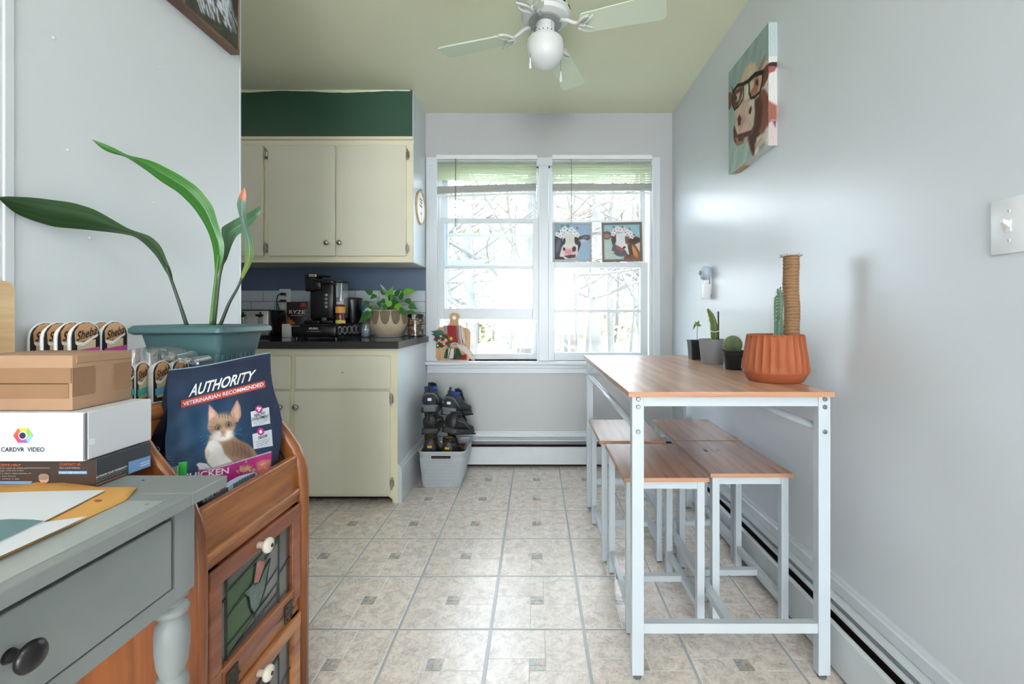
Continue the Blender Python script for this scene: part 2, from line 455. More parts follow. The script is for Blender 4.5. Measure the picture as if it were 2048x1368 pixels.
# vertical taped joint on the near part of the left wall, and a few filled nail holes
part('joint_ridge', MB().box(WL - 0.001, WL + 0.003, 0.84, 0.858, 0, CEIL, 0.002), MT['wall'], wl)
for px, py in ((108, 76), (136, 300), (308, 406), (320, 135), (180, 476)):
    Y = WL * F / (px - VX)
    part('filled_nail_hole', MB().sphere((WL, Y, ZP(py, Y)), 0.004, (0.5, 1, 0.8), 8, 5), MT['wall'], wl, True)
part('corner_bead', MB().box(WL - 0.12, WL + 0.0015, WLE - 0.004, WLE + 0.003, 0, CEIL), MT['trim'], wl)
struct('wall_kitchen', MB().box(KX - 0.12, KX, YR, YB + 0.12, -0.1, CEIL + 0.1), MT['wall'])
# rear wall with a wide opening that lets sky light in
rw = MB(); rw.box(KX, -1.3, YR - 0.12, YR, -0.1, CEIL + 0.1).box(-1.3, WR, YR - 0.12, YR, 2.4, CEIL + 0.1).box(-1.3, WR, YR - 0.12, YR, -0.1, 0.6)
struct('wall_rear', rw, MT['wall'])

# back wall with two window openings
sc = YB / F
w1 = (XP(876, YB), XP(1077, YB)); w2 = (XP(1097, YB), XP(1303, YB)); wz = (0.722, ZP(333, YB))
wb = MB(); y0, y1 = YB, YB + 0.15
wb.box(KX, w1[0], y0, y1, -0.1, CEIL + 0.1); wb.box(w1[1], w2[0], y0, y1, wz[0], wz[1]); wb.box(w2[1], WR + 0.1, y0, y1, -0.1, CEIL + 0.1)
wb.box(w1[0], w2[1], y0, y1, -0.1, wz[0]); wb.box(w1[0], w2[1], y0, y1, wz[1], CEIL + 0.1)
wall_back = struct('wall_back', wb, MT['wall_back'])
# slate band and backsplash tiles on the kitchen end
ZC = 0.90
part('slate_painted_band', MB().box(KX, -0.778, YB - 0.003, YB, 1.2, 1.385), MT['blue'], wall_back)
part('backsplash_grout', MB().box(KX, -0.778, YB - 0.004, YB, ZC, ZP(581, YB)), MT['bs_grout'], wall_back)
tw, th = 0.1635, 0.0788; ztop = ZP(581, YB)
for r in range(4):
    x = -0.782 - (tw / 2 if r % 2 else tw)
    first = True
    xr = -0.780
    xs = [x]
    while xr > -2.45:
        xl = max(xs[0], -2.5)
        zt = ztop - r * th; zb = max(zt - th, ZC)
        part('backsplash_tile', MB().box(xl + 0.0015, xr - 0.0015, YB - 0.010, YB - 0.003, zb + 0.0015, zt - 0.0015, 0.002), MT['bs_tile'], wall_back)
        xr = xs[0]; xs[0] -= tw

# soffit above the cabinets
YU = 2.893; XC = -0.782
so = MB(); so.cur = 1; so.box(KX, XC, YU, YB, 2.178, CEIL)
so.cur = 0; so.box(KX, XC - 0.003, YU - 0.004, YU, 2.180, CEIL)
# wavy paint edge where the ceiling paint overlaps
struct('wall_soffit', so, [MT['green'], MT['wall']])
wv = MB(); random.seed(4); top = []; bot = []
x = -2.0
while x < XC - 0.01:
    top.append((x, YU - 0.0045, CEIL)); bot.append((x, YU - 0.0045, CEIL - 0.004 - 0.012 * (0.5 + 0.5 * math.sin(x * 9)) - random.random() * 0.003)); x += 0.03
wv.strip(top, bot); struct('trim_5', wv, MT['ceiling'])

# casings, stool and apron
tr = MB(); Yc = YB - 0.02
tr.box(XP(853, YB), w1[0], Yc, YB, wz[0], ZP(318, YB), 0.004)
tr.box(w1[1], w2[0], Yc, YB, wz[0], wz[1], 0.004)
tr.box(w2[1], XP(1319, YB), Yc, YB, wz[0], ZP(318, YB), 0.004)
tr.box(XP(853, YB), XP(1319, YB), Yc - 0.002, YB, wz[1], ZP(316, YB), 0.004)
for xa in (XP(860, YB), XP(868, YB), XP(1310, YB)):
    tr.box(xa - 0.0025, xa + 0.0025, Yc - 0.003, Yc, wz[0], ZP(336, YB), 0.001)
struct('trim_1', tr, MT['trim'])
st = MB(); st.box(XP(852, YB), WR, 3.155, 3.35, 0.698, 0.722, 0.006)
struct('trim_2', st, MT['trim'])
ap = MB(); ap.box(XP(855, YB), WR, YB - 0.03, YB, 0.672, 0.699, 0.004).box(XP(855, YB), WR, YB - 0.018, YB, 0.636, 0.674, 0.003)
struct('trim_3', ap, MT['trim'])

def sash(name, px0, px1, py0, py1, Ya, Yb, panes, parent, glass, m=MT['trim'], gname='pane'):
    """frame with rectangular panes (px0, px1, py0, py1); pieces measured at the front face"""
    mb = MB(); X = lambda p: XP(p, Ya); Z = lambda p: ZP(p, Ya)
    L = min(p[0] for p in panes); R = max(p[1] for p in panes)
    mb.box(X(px0), X(L), Ya, Yb, Z(py1), Z(py0), 0.003); mb.box(X(R), X(px1), Ya, Yb, Z(py1), Z(py0), 0.003)
    ys = sorted([py0, py1] + [v for p in panes for v in (p[2], p[3])])
    for a, b in zip(ys[0::2], ys[1::2]): mb.box(X(L), X(R), Ya + 0.002, Yb - 0.002, Z(b), Z(a), 0.0025)
    s = part(name, mb, m, parent)
    for p in panes:
        part(gname, MB().box(X(p[0]) - 0.003, X(p[1]) + 0.003, (Ya + Yb) / 2 - 0.002, (Ya + Yb) / 2 + 0.001, Z(p[3]) - 0.003, Z(p[2]) + 0.003), glass, s)
    return s
def lock(px, py, Y, parent):
    c = P(px, py, Y)
    mb = MB(); mb.box(c.x - 0.022, c.x + 0.022, Y - 0.012, Y + 0.012, c.z, c.z + 0.006, 0.002).lathe(c.x, Y, [(0.010, c.z + 0.006), (0.012, c.z + 0.014), (0.005, c.z + 0.018)], 12)
    mb.bar((c.x, Y, c.z + 0.015), (c.x + 0.032, Y - 0.01, c.z + 0.02), 0.008, 0.006)
    part('sash_lock', mb, MT['chrome'], parent, 40)
for n, (wx, name) in enumerate(((w1, 'window_1'), (w2, 'window_2'))):
    jb = MB(); t = 0.012
    jb.box(wx[0], wx[0] + t, YB, YB + 0.13, wz[0], wz[1]).box(wx[1] - t, wx[1], YB, YB + 0.13, wz[0], wz[1]).box(wx[0], wx[1], YB, YB + 0.13, wz[1] - t, wz[1])
    W = struct(name, jb, MT['trim'])
    if n == 0:
        sash('lower_sash', 878, 1076, 436, 638, 3.235, 3.27, [(889, 1065, 446, 531), (889, 1065, 537, 617)], W, MT['glass_dusty'])
        sash('upper_sash', 884, 1073, 338, 533, 3.28, 3.31, [(896, 1065, 346, 468), (896, 1065, 473, 527)], W, MT['glass'])
        sash('storm_frame', 887, 1074, 520, 719, 3.325, 3.34, [(894, 1066, 526, 638), (894, 1066, 645, 707)], W, MT['glass'])
        lock(979, 436, 3.25, W); lock(975, 527, 3.295, W)
    else:
        sash('lower_sash', 1096, 1296, 524, 722, 3.235, 3.27, [(1109, 1281, 535, 619), (1109, 1281, 625, 705)], W, MT['glass_dusty'])
        sash('upper_sash', 1099, 1290, 338, 534, 3.28, 3.31, [(1108, 1280, 346, 440), (1108, 1280, 445, 527)], W, MT['glass'])
        lock(1193, 524, 3.25, W)

# hot-water baseboard heaters along the back and right walls
def heater(name, length, place, zs, ds):
    """profile in (d = distance from the wall, z); place(d, s, z) -> world"""
    zt, zm, zh, zlo, zc = zs; dt, dh, dc = ds
    def ext(poly, m, pname, parent):
        mb = MB(); mb.ring_loft([[place(d, s, z) for d, z in poly] for s in (0, length)])
        return struct(pname, mb, m) if parent is None else part(pname, mb, m, parent)
    base = ext([(0, 0.0), (0, zt), (dt * 0.6, zt), (dt * 0.75, zt - 0.008), (dt, zt - 0.012), (dt, zm), (0.006, zm), (0.006, 0.0)], MT['trim'], name, None)
    ext([(0.006, zm - 0.002), (dt + 0.004, zm - 0.002), (dh, zh + 0.008), (dh, zh), (dh - 0.006, zh), (0.006, zm - 0.012)], MT['trim_old'], 'hood', base)
    for k in range(3):
        z = zlo + 0.006 + k * 0.009
        ext([(dh - 0.045 + k * 0.01, z), (dh - 0.012, z + 0.004), (dh - 0.012, z + 0.007), (dh - 0.045 + k * 0.01, z + 0.003)], MT['steel'], 'louver', base)
    ext([(0.012, zc), (dh - 0.045, zc), (dh - 0.045, zh - 0.012), (0.012, zh - 0.012)], MT['dark_gap'], 'heating_element', base)
    ext([(dc, zc), (dc, zlo - 0.006), (dc - 0.006, zlo), (dc - 0.012, zlo), (dc - 0.005, zlo - 0.01), (dc - 0.005, zc)], MT['trim_old'], 'front_cover', base)
    ext([(0.01, 0.0), (dc - 0.03, 0.0), (dc - 0.03, zc + 0.004), (0.01, zc + 0.004)], MT['dark_gap'], 'toe_gap', base)
    return base
heater('baseboard_back', WR - 0.0 - (-0.745), lambda d, s, z: (-0.745 + s, YB - d, z), (0.228, 0.190, 0.172, 0.140, 0.022), (0.02, 0.07, 0.10))
heater('baseboard_right', 3.12 + 1.6, lambda d, s, z: (WR - d, -1.6 + s, z), (0.212, 0.168, 0.158, 0.142, 0.014), (0.018, 0.078, 0.098))

# white end panel of the kitchen cabinets with its tall baseboard
XE = -0.770
struct('wall_cabinet_end', MB().box(XE - 0.02, XE, 2.535, YB, 0, ZP(696, 2.5) - 0.002), MT['trim'])
bb = MB(); bb.prism([(XE, 0), (XE + 0.024, 0), (XE + 0.024, 0.19), (XE + 0.016, 0.2), (XE + 0.016, 0.206), (XE + 0.006, 0.218), (XE, 0.218)], 'y', 2.53, YB - 0.1)
struct('baseboard_cabinet_end', bb, MT['trim_old'])
# narrow white panel on the side of the upper cabinet
struct('trim_4', MB().box(XC, XC + 0.004, YU + 0.002, YB, 1.382, 2.178), MT['trim'])
# ================================================================== OUTSIDE
def bark(name, c): return mat(name, c, 0.9, var=0.25, scale=6)
MTREE = [bark('pale_bark', (84, 83, 82)), bark('grey_bark', (74, 73, 72)), bark('warm_bark', (86, 78, 72))]
gd = MB(); gd.grid(lambda u, v: (-50 + 100 * u, 4.2 + 66 * v, -0.85 + 2.6 * max(0, v - 0.12) ** 1.3 + 0.12 * math.sin(u * 37) * math.sin(v * 23)), 24, 18)
struct('ground_outside', gd, mat('spring_grass', (96, 103, 66), 0.95, var=0.3, scale=0.6), True)
def branch(mb, p, d, L, r, depth, n=5):
    pts = [p]; rs = [r]; q = p.copy(); dd = d.copy(); steps = 4 if depth < 2 else 3
    for i in range(steps):
        dd = (dd + Vector((random.gauss(0, .13), random.gauss(0, .13), random.gauss(0.03, .08)))).normalized()
        q = q + dd * (L / steps); pts.append(q.copy()); rs.append(r * (1 - 0.6 * (i + 1) / steps))
    mb.tube(pts, rs, n if depth == 0 else (4 if depth == 1 else 3), caps=False)
    if depth >= 3: return
    for i in range((3, 4, 3)[depth]):
        k = random.randint(1, len(pts) - 1); a = random.uniform(0, 2 * PI)
        nd = (dd + Vector((math.cos(a), math.sin(a) * 0.8, random.uniform(-0.1, 0.5))) * random.uniform(0.7, 1.2)).normalized()
        branch(mb, pts[k], nd, L * random.uniform(0.45, 0.7), rs[k] * 0.6, depth + 1)
def tree(x, y, h, r, m, label, group, leaves=0):
    z = -0.85 + 2.6 * max(0, (y - 4.2) / 66 - 0.12) ** 1.3
    t = thing('bare_tree', label, 'tree', (x, y, z), 0, group)
    mb = MB(); pts = []; rs = []; lx = random.uniform(-.05, .05)
    for i in range(8):
        f = i / 7; pts.append(Vector((x + lx * f * h + random.gauss(0, .04 * h * .2), y + random.gauss(0, .05), z + f * h))); rs.append(r * (1 - 0.75 * f))
    mb.tube(pts, rs, 8, False); part('trunk', mb, m, t, True)
    br = MB()
    for k in range(12):
        i = random.randint(2, 7); a = random.uniform(0, 2 * PI)
        branch(br, pts[i], Vector((math.cos(a), math.sin(a) * .7, random.uniform(-.1, .7))).normalized(), h * random.uniform(.18, .34), rs[i] * .5, 1)
    part('branches', br, m, t)
    if leaves:
        lf = MB()
        for k in range(leaves):
            a = random.uniform(0, 2 * PI); rr = random.uniform(.3, h * .28); c = Vector((x + rr * math.cos(a), y + rr * math.sin(a), z + random.uniform(.25, 1) * h)); s = random.uniform(.03, .07)
            u = Vector((random.gauss(0, 1), random.gauss(0, 1), random.gauss(0, 1))).normalized() * s; w = u.orthogonal().normalized() * s
            lf.add([c - u, c + w, c + u, c - w], [(0, 1, 2, 3)])
        part('young_leaves', lf, M_LEAFOUT, t)['kind'] = 'stuff'
    return t
M_LEAFOUT = mat('spring_leaves', (104, 104, 62), 0.8)
random.seed(21)
near = [(-0.95, 7.2, 6.5, .10, 'bare tree with curving trunk behind the left part of the left window'),
        (-0.18, 8.2, 7.5, .13, 'thick pale tree at the right edge of the left window'),
        (0.35, 7.6, 6.0, .09, 'forked bare tree at the left edge of the right window'),
        (1.15, 8.8, 7.8, .12, 'straight bare tree in the middle of the right window'),
        (1.9, 8.0, 6.8, .10, 'bare tree at the right edge of the right window')]
for i, (x, y, h, r, lb) in enumerate(near): tree(x, y, h, r, MTREE[i % 3], lb, None, 60)
for i in range(34):
    y = random.uniform(10, 28); x = random.uniform(-0.26, 0.30) * y
    tree(x, y, random.uniform(7, 11), random.uniform(.06, .14), MTREE[i % 3], 'slim bare tree among the many in the wood beyond the windows', 'bare trees of the wood outside', 90 if i % 2 else 0)
bsh = MB()
for k in range(2600):
    y = random.uniform(24, 34); x = random.uniform(-.6, .6) * y; z = -0.85 + abs(random.gauss(0, 1.4)) + 0.4; s = random.uniform(.08, .22)
    c = Vector((x, y, z)); u = Vector((random.gauss(0, 1), random.gauss(0, 1), random.gauss(0, 1))).normalized() * s; w = u.orthogonal().normalized() * s
    bsh.add([c - u, c + w, c + u, c - w], [(0, 1, 2, 3)])
solo('distant_brush', bsh, mat('pale_brush', (94, 96, 72), 0.9, var=0.2, scale=1), 'pale green brush filling the far wood beyond the trees', 'brush', kind='stuff')

# ================================================================== CABINETS
def knob(c, d, parent, m, r=0.016, name='knob'):
    """round knob standing off along d from c"""
    c = Vector(c); d = Vector(d).normalized(); mb = MB()
    prof = [(0.0, 0.45), (0.006, 0.45), (0.012, 0.4), (0.016, 0.85), (0.022, 1.0), (0.027, 0.8), (0.029, 0.25)]
    k = r / 0.016; a = d.orthogonal().normalized(); b = d.cross(a)
    mb.ring_loft([[c + d * t * k + (a * math.cos(2 * PI * i / 16) + b * math.sin(2 * PI * i / 16)) * r * f for i in range(16)] for t, f in prof])
    return part(name, mb, m, parent, True)
def hinge(px, py, Y, parent, up=1):
    c = P(px, py, Y); mb = MB()
    mb.box(c.x - 0.004, c.x + 0.004, Y - 0.004, Y + 0.016, c.z - 0.028, c.z + 0.028, 0.002)
    mb.box(c.x - 0.010, c.x + 0.012, Y - 0.002, Y + 0.004, c.z - 0.018, c.z + 0.018, 0.002)
    mb.tube([(c.x, Y - 0.005, c.z - 0.034), (c.x, Y - 0.005, c.z + 0.034)], 0.0035, 8)
    return part('hinge', mb, MT['chrome'], parent)
uc = thing('upper_cabinet', 'cream painted upper cabinet with flat doors under the green soffit', 'cabinet', (XC - 0.6, YU, 1.38))
b = MB(); xl = -2.6
b.box(xl, XC, YU, YB, 1.38, 2.178)
part('body', b, MT['cream'], uc)
fr = MB(); fr.box(xl, XC, YU - 0.004, YU, 1.382, 2.155); fr.box(xl, XC + 0.003, YU - 0.014, YU, 2.158, 2.178, 0.003)
part('face_frame', fr, MT['cream_lit'], uc)
Yd = YU - 0.022
for a, c_, kn, hs in ((673.8, 812, (680.5, 486), ((815, 309), (814, 496))), (535.8, 669.7, (655, 486), ((531.5, 308), (531, 495))), (392, 526, (400, 486), ())):
    d = part('door', MB().box(XP(a, Yd), XP(c_, Yd), Yd, YU - 0.004, ZP(512, Yd), ZP(289.5, Yd), 0.004), MT['cream'], uc)
    p = P(kn[0], kn[1], Yd); knob(p, (0, -1, 0), d, MT['chrome'], 0.0165)
    for h in hs: hinge(h[0], h[1], Yd, d)

YL = 2.535; Ydl = YL - 0.02
lc = thing('lower_cabinet', 'cream painted base cabinet below the black counter', 'cabinet', (XC - 0.6, YL, 0))
part('body', MB().box(-2.6, XE - 0.02, YL + 0.002, YB, 0.09, 0.858), MT['cream'], lc)
f2 = MB(); zb = ZP(996, YL)
f2.box(-2.6, XE - 0.0, YL - 0.004, YL + 0.002, zb + 0.01, 0.859)
f2.prism([(XE - 0.06, zb + 0.012), (XE, zb + 0.012), (XE, 0), (XE - 0.026, 0), (XE - 0.03, 0.02), (XE - 0.045, 0.03), (XE - 0.052, 0.04)], 'y', YL - 0.006, YL + 0.012)
part('face_frame', f2, MT['cream_lit'], lc)
part('toe_kick', MB().box(-2.6, XE - 0.03, YL + 0.06, YL + 0.08, 0, 0.095), MT['dark_gap'], lc)
d = part('drawer_front', MB().box(XP(589.7, Ydl), XP(780.5, Ydl), Ydl, YL - 0.004, ZP(778.7, Ydl), ZP(711.6, Ydl), 0.005), MT['cream'], lc)
p = P(684.8, 745, Ydl - 0.0006); part('screw_hole', MB(Matrix.Translation(p) @ Matrix.Rotation(PI / 2, 4, 'X')).lathe(0, 0, [(0.0030, -0.0005), (0.0030, 0.0005)], 10), MT['pure_black'], d)
part('drawer_front', MB().box(XP(452, Ydl), XP(580.5, Ydl), Ydl, YL - 0.004, ZP(778.7, Ydl), ZP(711.6, Ydl), 0.005), MT['cream'], lc)
d1 = part('door', MB().box(XP(587, Ydl), XP(779, Ydl), Ydl, YL - 0.004, ZP(990.6, Ydl), ZP(782.5, Ydl), 0.005), MT['cream'], lc)
knob(P(594, 813.4, Ydl), (0, -1, 0), d1, MT['chrome'], 0.0168)
hinge(782.7, 799, Ydl, d1); hinge(783.7, 966.9, Ydl, d1)
d2 = part('door', MB().box(XP(452, Ydl), XP(578.7, Ydl), Ydl, YL - 0.004, ZP(990.6, Ydl), ZP(782.5, Ydl), 0.005), MT['cream'], lc)
knob(P(562.6, 813.7, Ydl), (0, -1, 0), d2, MT['chrome'], 0.0168)
ct = thing('countertop', 'glossy black laminate countertop on the cream base cabinet', 'countertop', (-1.4, 2.5, 0.86))
part('top', MB().box(-2.6, -0.757, 2.497, YB - 0.011, 0.861, ZC, 0.003), MT['counter'], ct)
part('edge_band', MB().box(-2.6, -0.755, 2.494, 2.498, 0.860, ZC - 0.002).box(-0.7575, -0.7545, 2.497, YB - 0.011, 0.860, ZC - 0.002), MT['counter_edge'], ct)

# ---------------------------------------------------------------- embroidery hoop on the side of the cabinet
XH = XC + 0.004
hp = thing('embroidery_hoop', 'round wooden embroidery hoop with stitched words hung on cabinet side', 'wall decoration', (XH, 3.05, 1.65))
def ringx(r, t, w, c, x0):
    mb = MB(); n = 40; rings = []
    for k in range(n + 1):
        a = 2 * PI * k / n
        rings.append([(x0, c[1] + (r - t) * math.cos(a), c[2] + (r - t) * math.sin(a)), (x0 + w, c[1] + (r - t) * math.cos(a), c[2] + (r - t) * math.sin(a)), (x0 + w, c[1] + r * math.cos(a), c[2] + r * math.sin(a)), (x0, c[1] + r * math.cos(a), c[2] + r * math.sin(a))])
    return mb.ring_loft(rings, False, False)
hc = (0, 3.05, 1.764)
part('hoop', ringx(0.112, 0.009, 0.012, hc, XH), wood('hoop_wood', (176, 140, 100), (206, 172, 130), (1, 1, 1), 10), hp)
part('fabric', MB().ring_loft([[(XH + s, hc[1] + 0.104 * math.cos(2 * PI * k / 40), hc[2] + 0.104 * math.sin(2 * PI * k / 40)) for k in range(40)] for s in (0.002, 0.006)]), mat('white_linen', (236, 236, 236), 0.8), hp)
part('clamp_screw', MB().box(XH, XH + 0.014, 3.04, 3.06, hc[2] + 0.11, hc[2] + 0.125, 0.003), MT['chrome'], hp)
M_BLK = MT['pure_black']
st = MB(); xx = XH + 0.0066
for (yy, zz, L) in ((0.0, 0.055, .07), (0.005, 0.035, .045), (0.0, 0.012, .07)):
    k = -L / 2
    while k < L / 2:
        w = random.uniform(.005, .010); st.box(xx, xx + 0.0008, hc[1] + yy + k, hc[1] + yy + k + w * .35, hc[2] + zz - .006, hc[2] + zz + .006); st.box(xx, xx + 0.0008, hc[1] + yy + k, hc[1] + yy + k + w * .8, hc[2] + zz - .001, hc[2] + zz + .0015); k += w + .004
part('stitched_words', st, M_BLK, hp)
part('stitched_flower', MB().sphere((xx, hc[1] + .01, hc[2] - .035), .013, (.08, 1, 1), 10, 6), mat('pink_thread', (226, 90, 120), 0.7), hp)
part('stitched_leaf', MB().sphere((xx, hc[1] + .015, hc[2] - .065), .012, (.08, .6, 1.4), 10, 6), mat('blue_thread', (170, 205, 225), 0.7), hp)

# ---------------------------------------------------------------- blinds
def slat_mat():
    m, nt, b = new_mat('white_vinyl_slat'); N, L = nt.nodes, nt.links
    b.inputs['Base Color'].default_value = rgb((226, 230, 222)); b.inputs['Roughness'].default_value = .4
    t = N.new('ShaderNodeBsdfTranslucent'); t.inputs[0].default_value = rgb((226, 232, 216)); mx = N.new('ShaderNodeMixShader'); mx.inputs[0].default_value = .62
    L.new(b.outputs[0], mx.inputs[1]); L.new(t.outputs[0], mx.inputs[2]); L.new(mx.outputs[0], N['Material Output'].inputs[0]); return m
M_SLAT = slat_mat(); M_STACK = mat('grey_stacked_slats', (206, 206, 204), 0.5)
def blind(label, px0, px1, tilt, wand_px, wand_y):
    Y = 3.19
    t = thing('window_blind', label, 'blind', (XP((px0 + px1) / 2, Y), Y, ZP(390, Y)))
    X0_, X1_ = XP(px0, Y), XP(px1, Y)
    part('headrail', MB().box(X0_ - 0.004, X1_ + 0.004, Y - 0.018, Y + 0.012, ZP(320, Y), ZP(311, Y), 0.003), MT['white_plastic'], t)
    n = 9; z0 = ZP(322, Y); z1 = ZP(366, Y)
    for k in range(n):
        z = z0 + (z1 - z0) * (k + .5) / n; mb = MB()
        dz = tilt * k / n
        pts = [(-.0085, -.0098), (-.001, .001), (.0085, .0098)]
        L = [Vector((X0_, Y + p[0], z + p[1] - dz * -1)) for p in pts]; R = [Vector((X1_, Y + p[0], z + p[1])) for p in pts]
        mb.ring_loft([[L[0], L[1], L[2], L[2] - Vector((0, 0, .0008)), L[1] - Vector((0, 0, .0008)), L[0] - Vector((0, 0, .0008))], [R[0], R[1], R[2], R[2] - Vector((0, 0, .0008)), R[1] - Vector((0, 0, .0008)), R[0] - Vector((0, 0, .0008))]])
        part('slat', mb, M_SLAT, t)
    mb = MB()
    for k in range(10):
        z = ZP(368 + k * 1.5, Y)
        o = Vector((0, 0, -tilt)); 
        mb.ring_loft([[Vector((x, Y + yy, z + zz + (-tilt if x == X0_ else 0))) for yy, zz in ((-.0125, 0), (.0125, 0), (.0125, .002), (-.0125, .002))] for x in (X0_, X1_)])
    part('stacked_slats', mb, M_STACK, t)['kind'] = 'stuff'
    mb = MB(); mb.ring_loft([[Vector((x, Y + yy, ZP(388, Y) + zz + (-tilt if x == X0_ else 0))) for yy, zz in ((-.013, 0), (.013, 0), (.013, .011), (-.013, .011))] for x in (X0_, X1_)])
    part('bottom_rail', mb, MT['white_plastic'], t)
    for f in (.22, .78):
        x = X0_ + f * (X1_ - X0_); part('ladder_cord', MB().tube([(x, Y - .014, ZP(318, Y)), (x, Y - .014, ZP(388, Y))], .0012, 6), MT['white_plastic'], t)
    w = XP(wand_px, Y - .025); part('tilt_wand', MB().tube([(w, Y - .025, ZP(320, Y)), (w, Y - .025, ZP(wand_y, Y))], [.003, .0035], 8), mat('grey_clear_wand', (120, 122, 122), .3) if wand_px < 1000 else MT['grey_wand'], t)
    return t
MT['grey_wand'] = mat('grey_wand', (150, 152, 152), .3)
blind('raised white venetian blind over the left window, hanging lower at its left', 874.5, 1073, 0.022, 911, 455)
blind('raised white venetian blind over the right window, hanging level', 1105, 1303, 0.004, 1143, 450)

# ---------------------------------------------------------------- cow pictures standing on the right window's sash
def picture(px0, px1, py0, py1, fw, m, label, fn_paint, tilt=0.0, Y=3.246):
    c = P((px0 + px1) / 2, py1, Y)
    t = thing('framed_picture', label, 'picture', c)
    R = Matrix.Translation(c) @ Matrix.Rotation(tilt, 4, 'Y') @ Matrix.Translation(-c)
    x0, x1, z0, z1 = XP(px0, Y), XP(px1, Y), ZP(py1, Y), ZP(py0, Y); w = fw * Y / F
    for a in ((x0, x0 + w, z0, z1), (x1 - w, x1, z0, z1), (x0 + w, x1 - w, z0, z0 + w), (x0 + w, x1 - w, z1 - w, z1)):
        part('frame_side', MB(R).box(a[0], a[1], Y - .012, Y + .008, a[2], a[3], .002), m, t)
    X, Yg = mesh_xy(0, 100, 0, 100, 84, 84)
    pt = Paint(X, Yg); fn_paint(pt)
    painted('painting', lambda u, v: R @ Vector((x0 + w + (x1 - x0 - 2 * w) * u / 100, Y - .004, z1 - w - (z1 - z0 - 2 * w) * v / 100)), X, Yg, pt, MT['vcol'], t, False)
def cow_bw(p):
    p.fill((150, 176, 200)); p.poly([(0, 0), (40, 0), (0, 30)], (120, 160, 182), 20)
    p.poly([(0, 30), (22, 40), (24, 60), (14, 100), (0, 100)], (52, 54, 64)); p.ell(10, 60, 6, 20, (90, 94, 108), 10, .6)
    p.poly([(58, 35), (72, 32), (74, 60), (66, 78), (58, 60)], (44, 46, 56))
    p.ell(86, 38, 17, 8, (58, 60, 74), -8); p.ell(87, 37, 10, 4, (120, 100, 112), -8, .4); p.ell(80, 46, 10, 4, (190, 190, 200), 0, .6)
    p.poly([(26, 24), (58, 22), (62, 50), (66, 62), (64, 88), (50, 98), (22, 96), (14, 90), (20, 66), (28, 52), (22, 36)], (218, 214, 206), 2)
    p.poly([(30, 30), (52, 28), (54, 56), (34, 56)], (206, 208, 200), 3); p.ell(27, 48, 4, 10, (48, 48, 58), 10); p.ell(60, 46, 4, 12, (40, 40, 50), -8)
    p.poly([(20, 68), (60, 66), (66, 84), (48, 90), (26, 88)], (222, 186, 186), 4); p.ell(40, 78, 10, 7, (212, 140, 160), 0, .6)
    p.ell(27, 70, 3.6, 5, (48, 34, 40), -20); p.ell(55, 70, 5.5, 8, (46, 42, 52), 10); p.poly([(26, 90), (44, 86), (60, 86), (58, 94), (40, 97)], (84, 40, 46), 1.5)
    p.poly([(8, 92), (24, 92), (30, 100), (0, 100)], (42, 42, 50))
    for x, y, c in ((8, 28, 0), (16, 32, 0), (20, 20, 0), (36, 18, 0), (48, 14, 0), (56, 22, 0), (64, 30, 0), (28, 12, 0)):
        for k in range(5): p.ell(x + 4 * math.cos(k * 1.256), y + 4.5 * math.sin(k * 1.256), 3.4, 2.6, (228, 232, 234), k * 72, .4)
        p.ell(x, y, 1.8, 1.8, (96, 96, 90))
    for x, y in ((22, 4), (38, 4), (64, 10), (12, 20)): p.ell(x, y, 4, 3, (100, 118, 118), 40)
    p.ell(36, 16, 3, 1.5, (60, 140, 150)); p.ell(66, 34, 4, 3, (232, 224, 170)); p.mottle(.07, .5, .4, 3)
def cow_brown(p):
    p.fill((142, 184, 194)); p.poly([(0, 40), (24, 44), (20, 70), (50, 100), (0, 100)], (176, 196, 186), 12)
    p.ell(8, 30, 14, 12, (112, 84, 78), 0); p.ell(8, 32, 9, 6, (150, 116, 112), 0, .5)
    p.poly([(22, 30), (34, 28), (36, 58), (26, 66), (20, 44)], (72, 58, 58))
    p.poly([(60, 50), (100, 46), (100, 100), (54, 100)], (122, 78, 52), 3); p.poly([(82, 50), (100, 52), (100, 82)], (212, 196, 184), 3); p.ell(84, 78, 6, 20, (196, 138, 86), -25, .6); p.poly([(64, 60), (76, 56), (80, 86), (66, 94)], (76, 50, 42), 3)
    p.poly([(34, 26), (58, 24), (66, 46), (66, 66), (70, 88), (56, 78), (30, 60), (34, 46)], (220, 216, 212), 2); p.poly([(40, 30), (54, 28), (54, 46), (44, 60)], (206, 214, 222), 3)
    p.poly([(58, 34), (70, 36), (66, 58), (60, 54)], (116, 72, 58), 2)
    p.poly([(26, 54), (34, 58), (58, 72), (64, 82), (52, 92), (36, 90), (20, 78), (22, 68)], (94, 84, 94), 2); p.poly([(34, 60), (56, 72), (50, 78), (38, 70)], (160, 92, 88), 2); p.ell(56, 66, 5, 3, (40, 28, 32), -40)
    p.ell(24, 78, 5, 2, (206, 196, 198), 20, .5); p.ell(84, 46, 17, 11, (74, 52, 52), -8); p.ell(86, 46, 12, 6, (60, 42, 44), -8, .5)
    for x, y in ((30, 18), (38, 12), (46, 14), (56, 16), (66, 20), (74, 26), (78, 34), (60, 22), (26, 26)):
        for k in range(5): p.ell(x + 4 * math.cos(k * 1.256), y + 4.5 * math.sin(k * 1.256), 3.4, 2.6, (232, 214, 218), k * 72, .4)
        p.ell(x, y, 1.8, 1.8, (116, 60, 70))
    for x, y in ((28, 6), (52, 6), (72, 12), (84, 30)): p.ell(x, y, 4, 3, (110, 124, 124), 40)
    p.mottle(.07, .4, .5, 5)
picture(1105, 1184, 445, 523.5, 4.2, mat('grey_wood_frame', (168, 170, 168), .5, var=.08, scale=40), 'square picture of black and white cow wearing white flowers, in a grey frame', cow_bw)
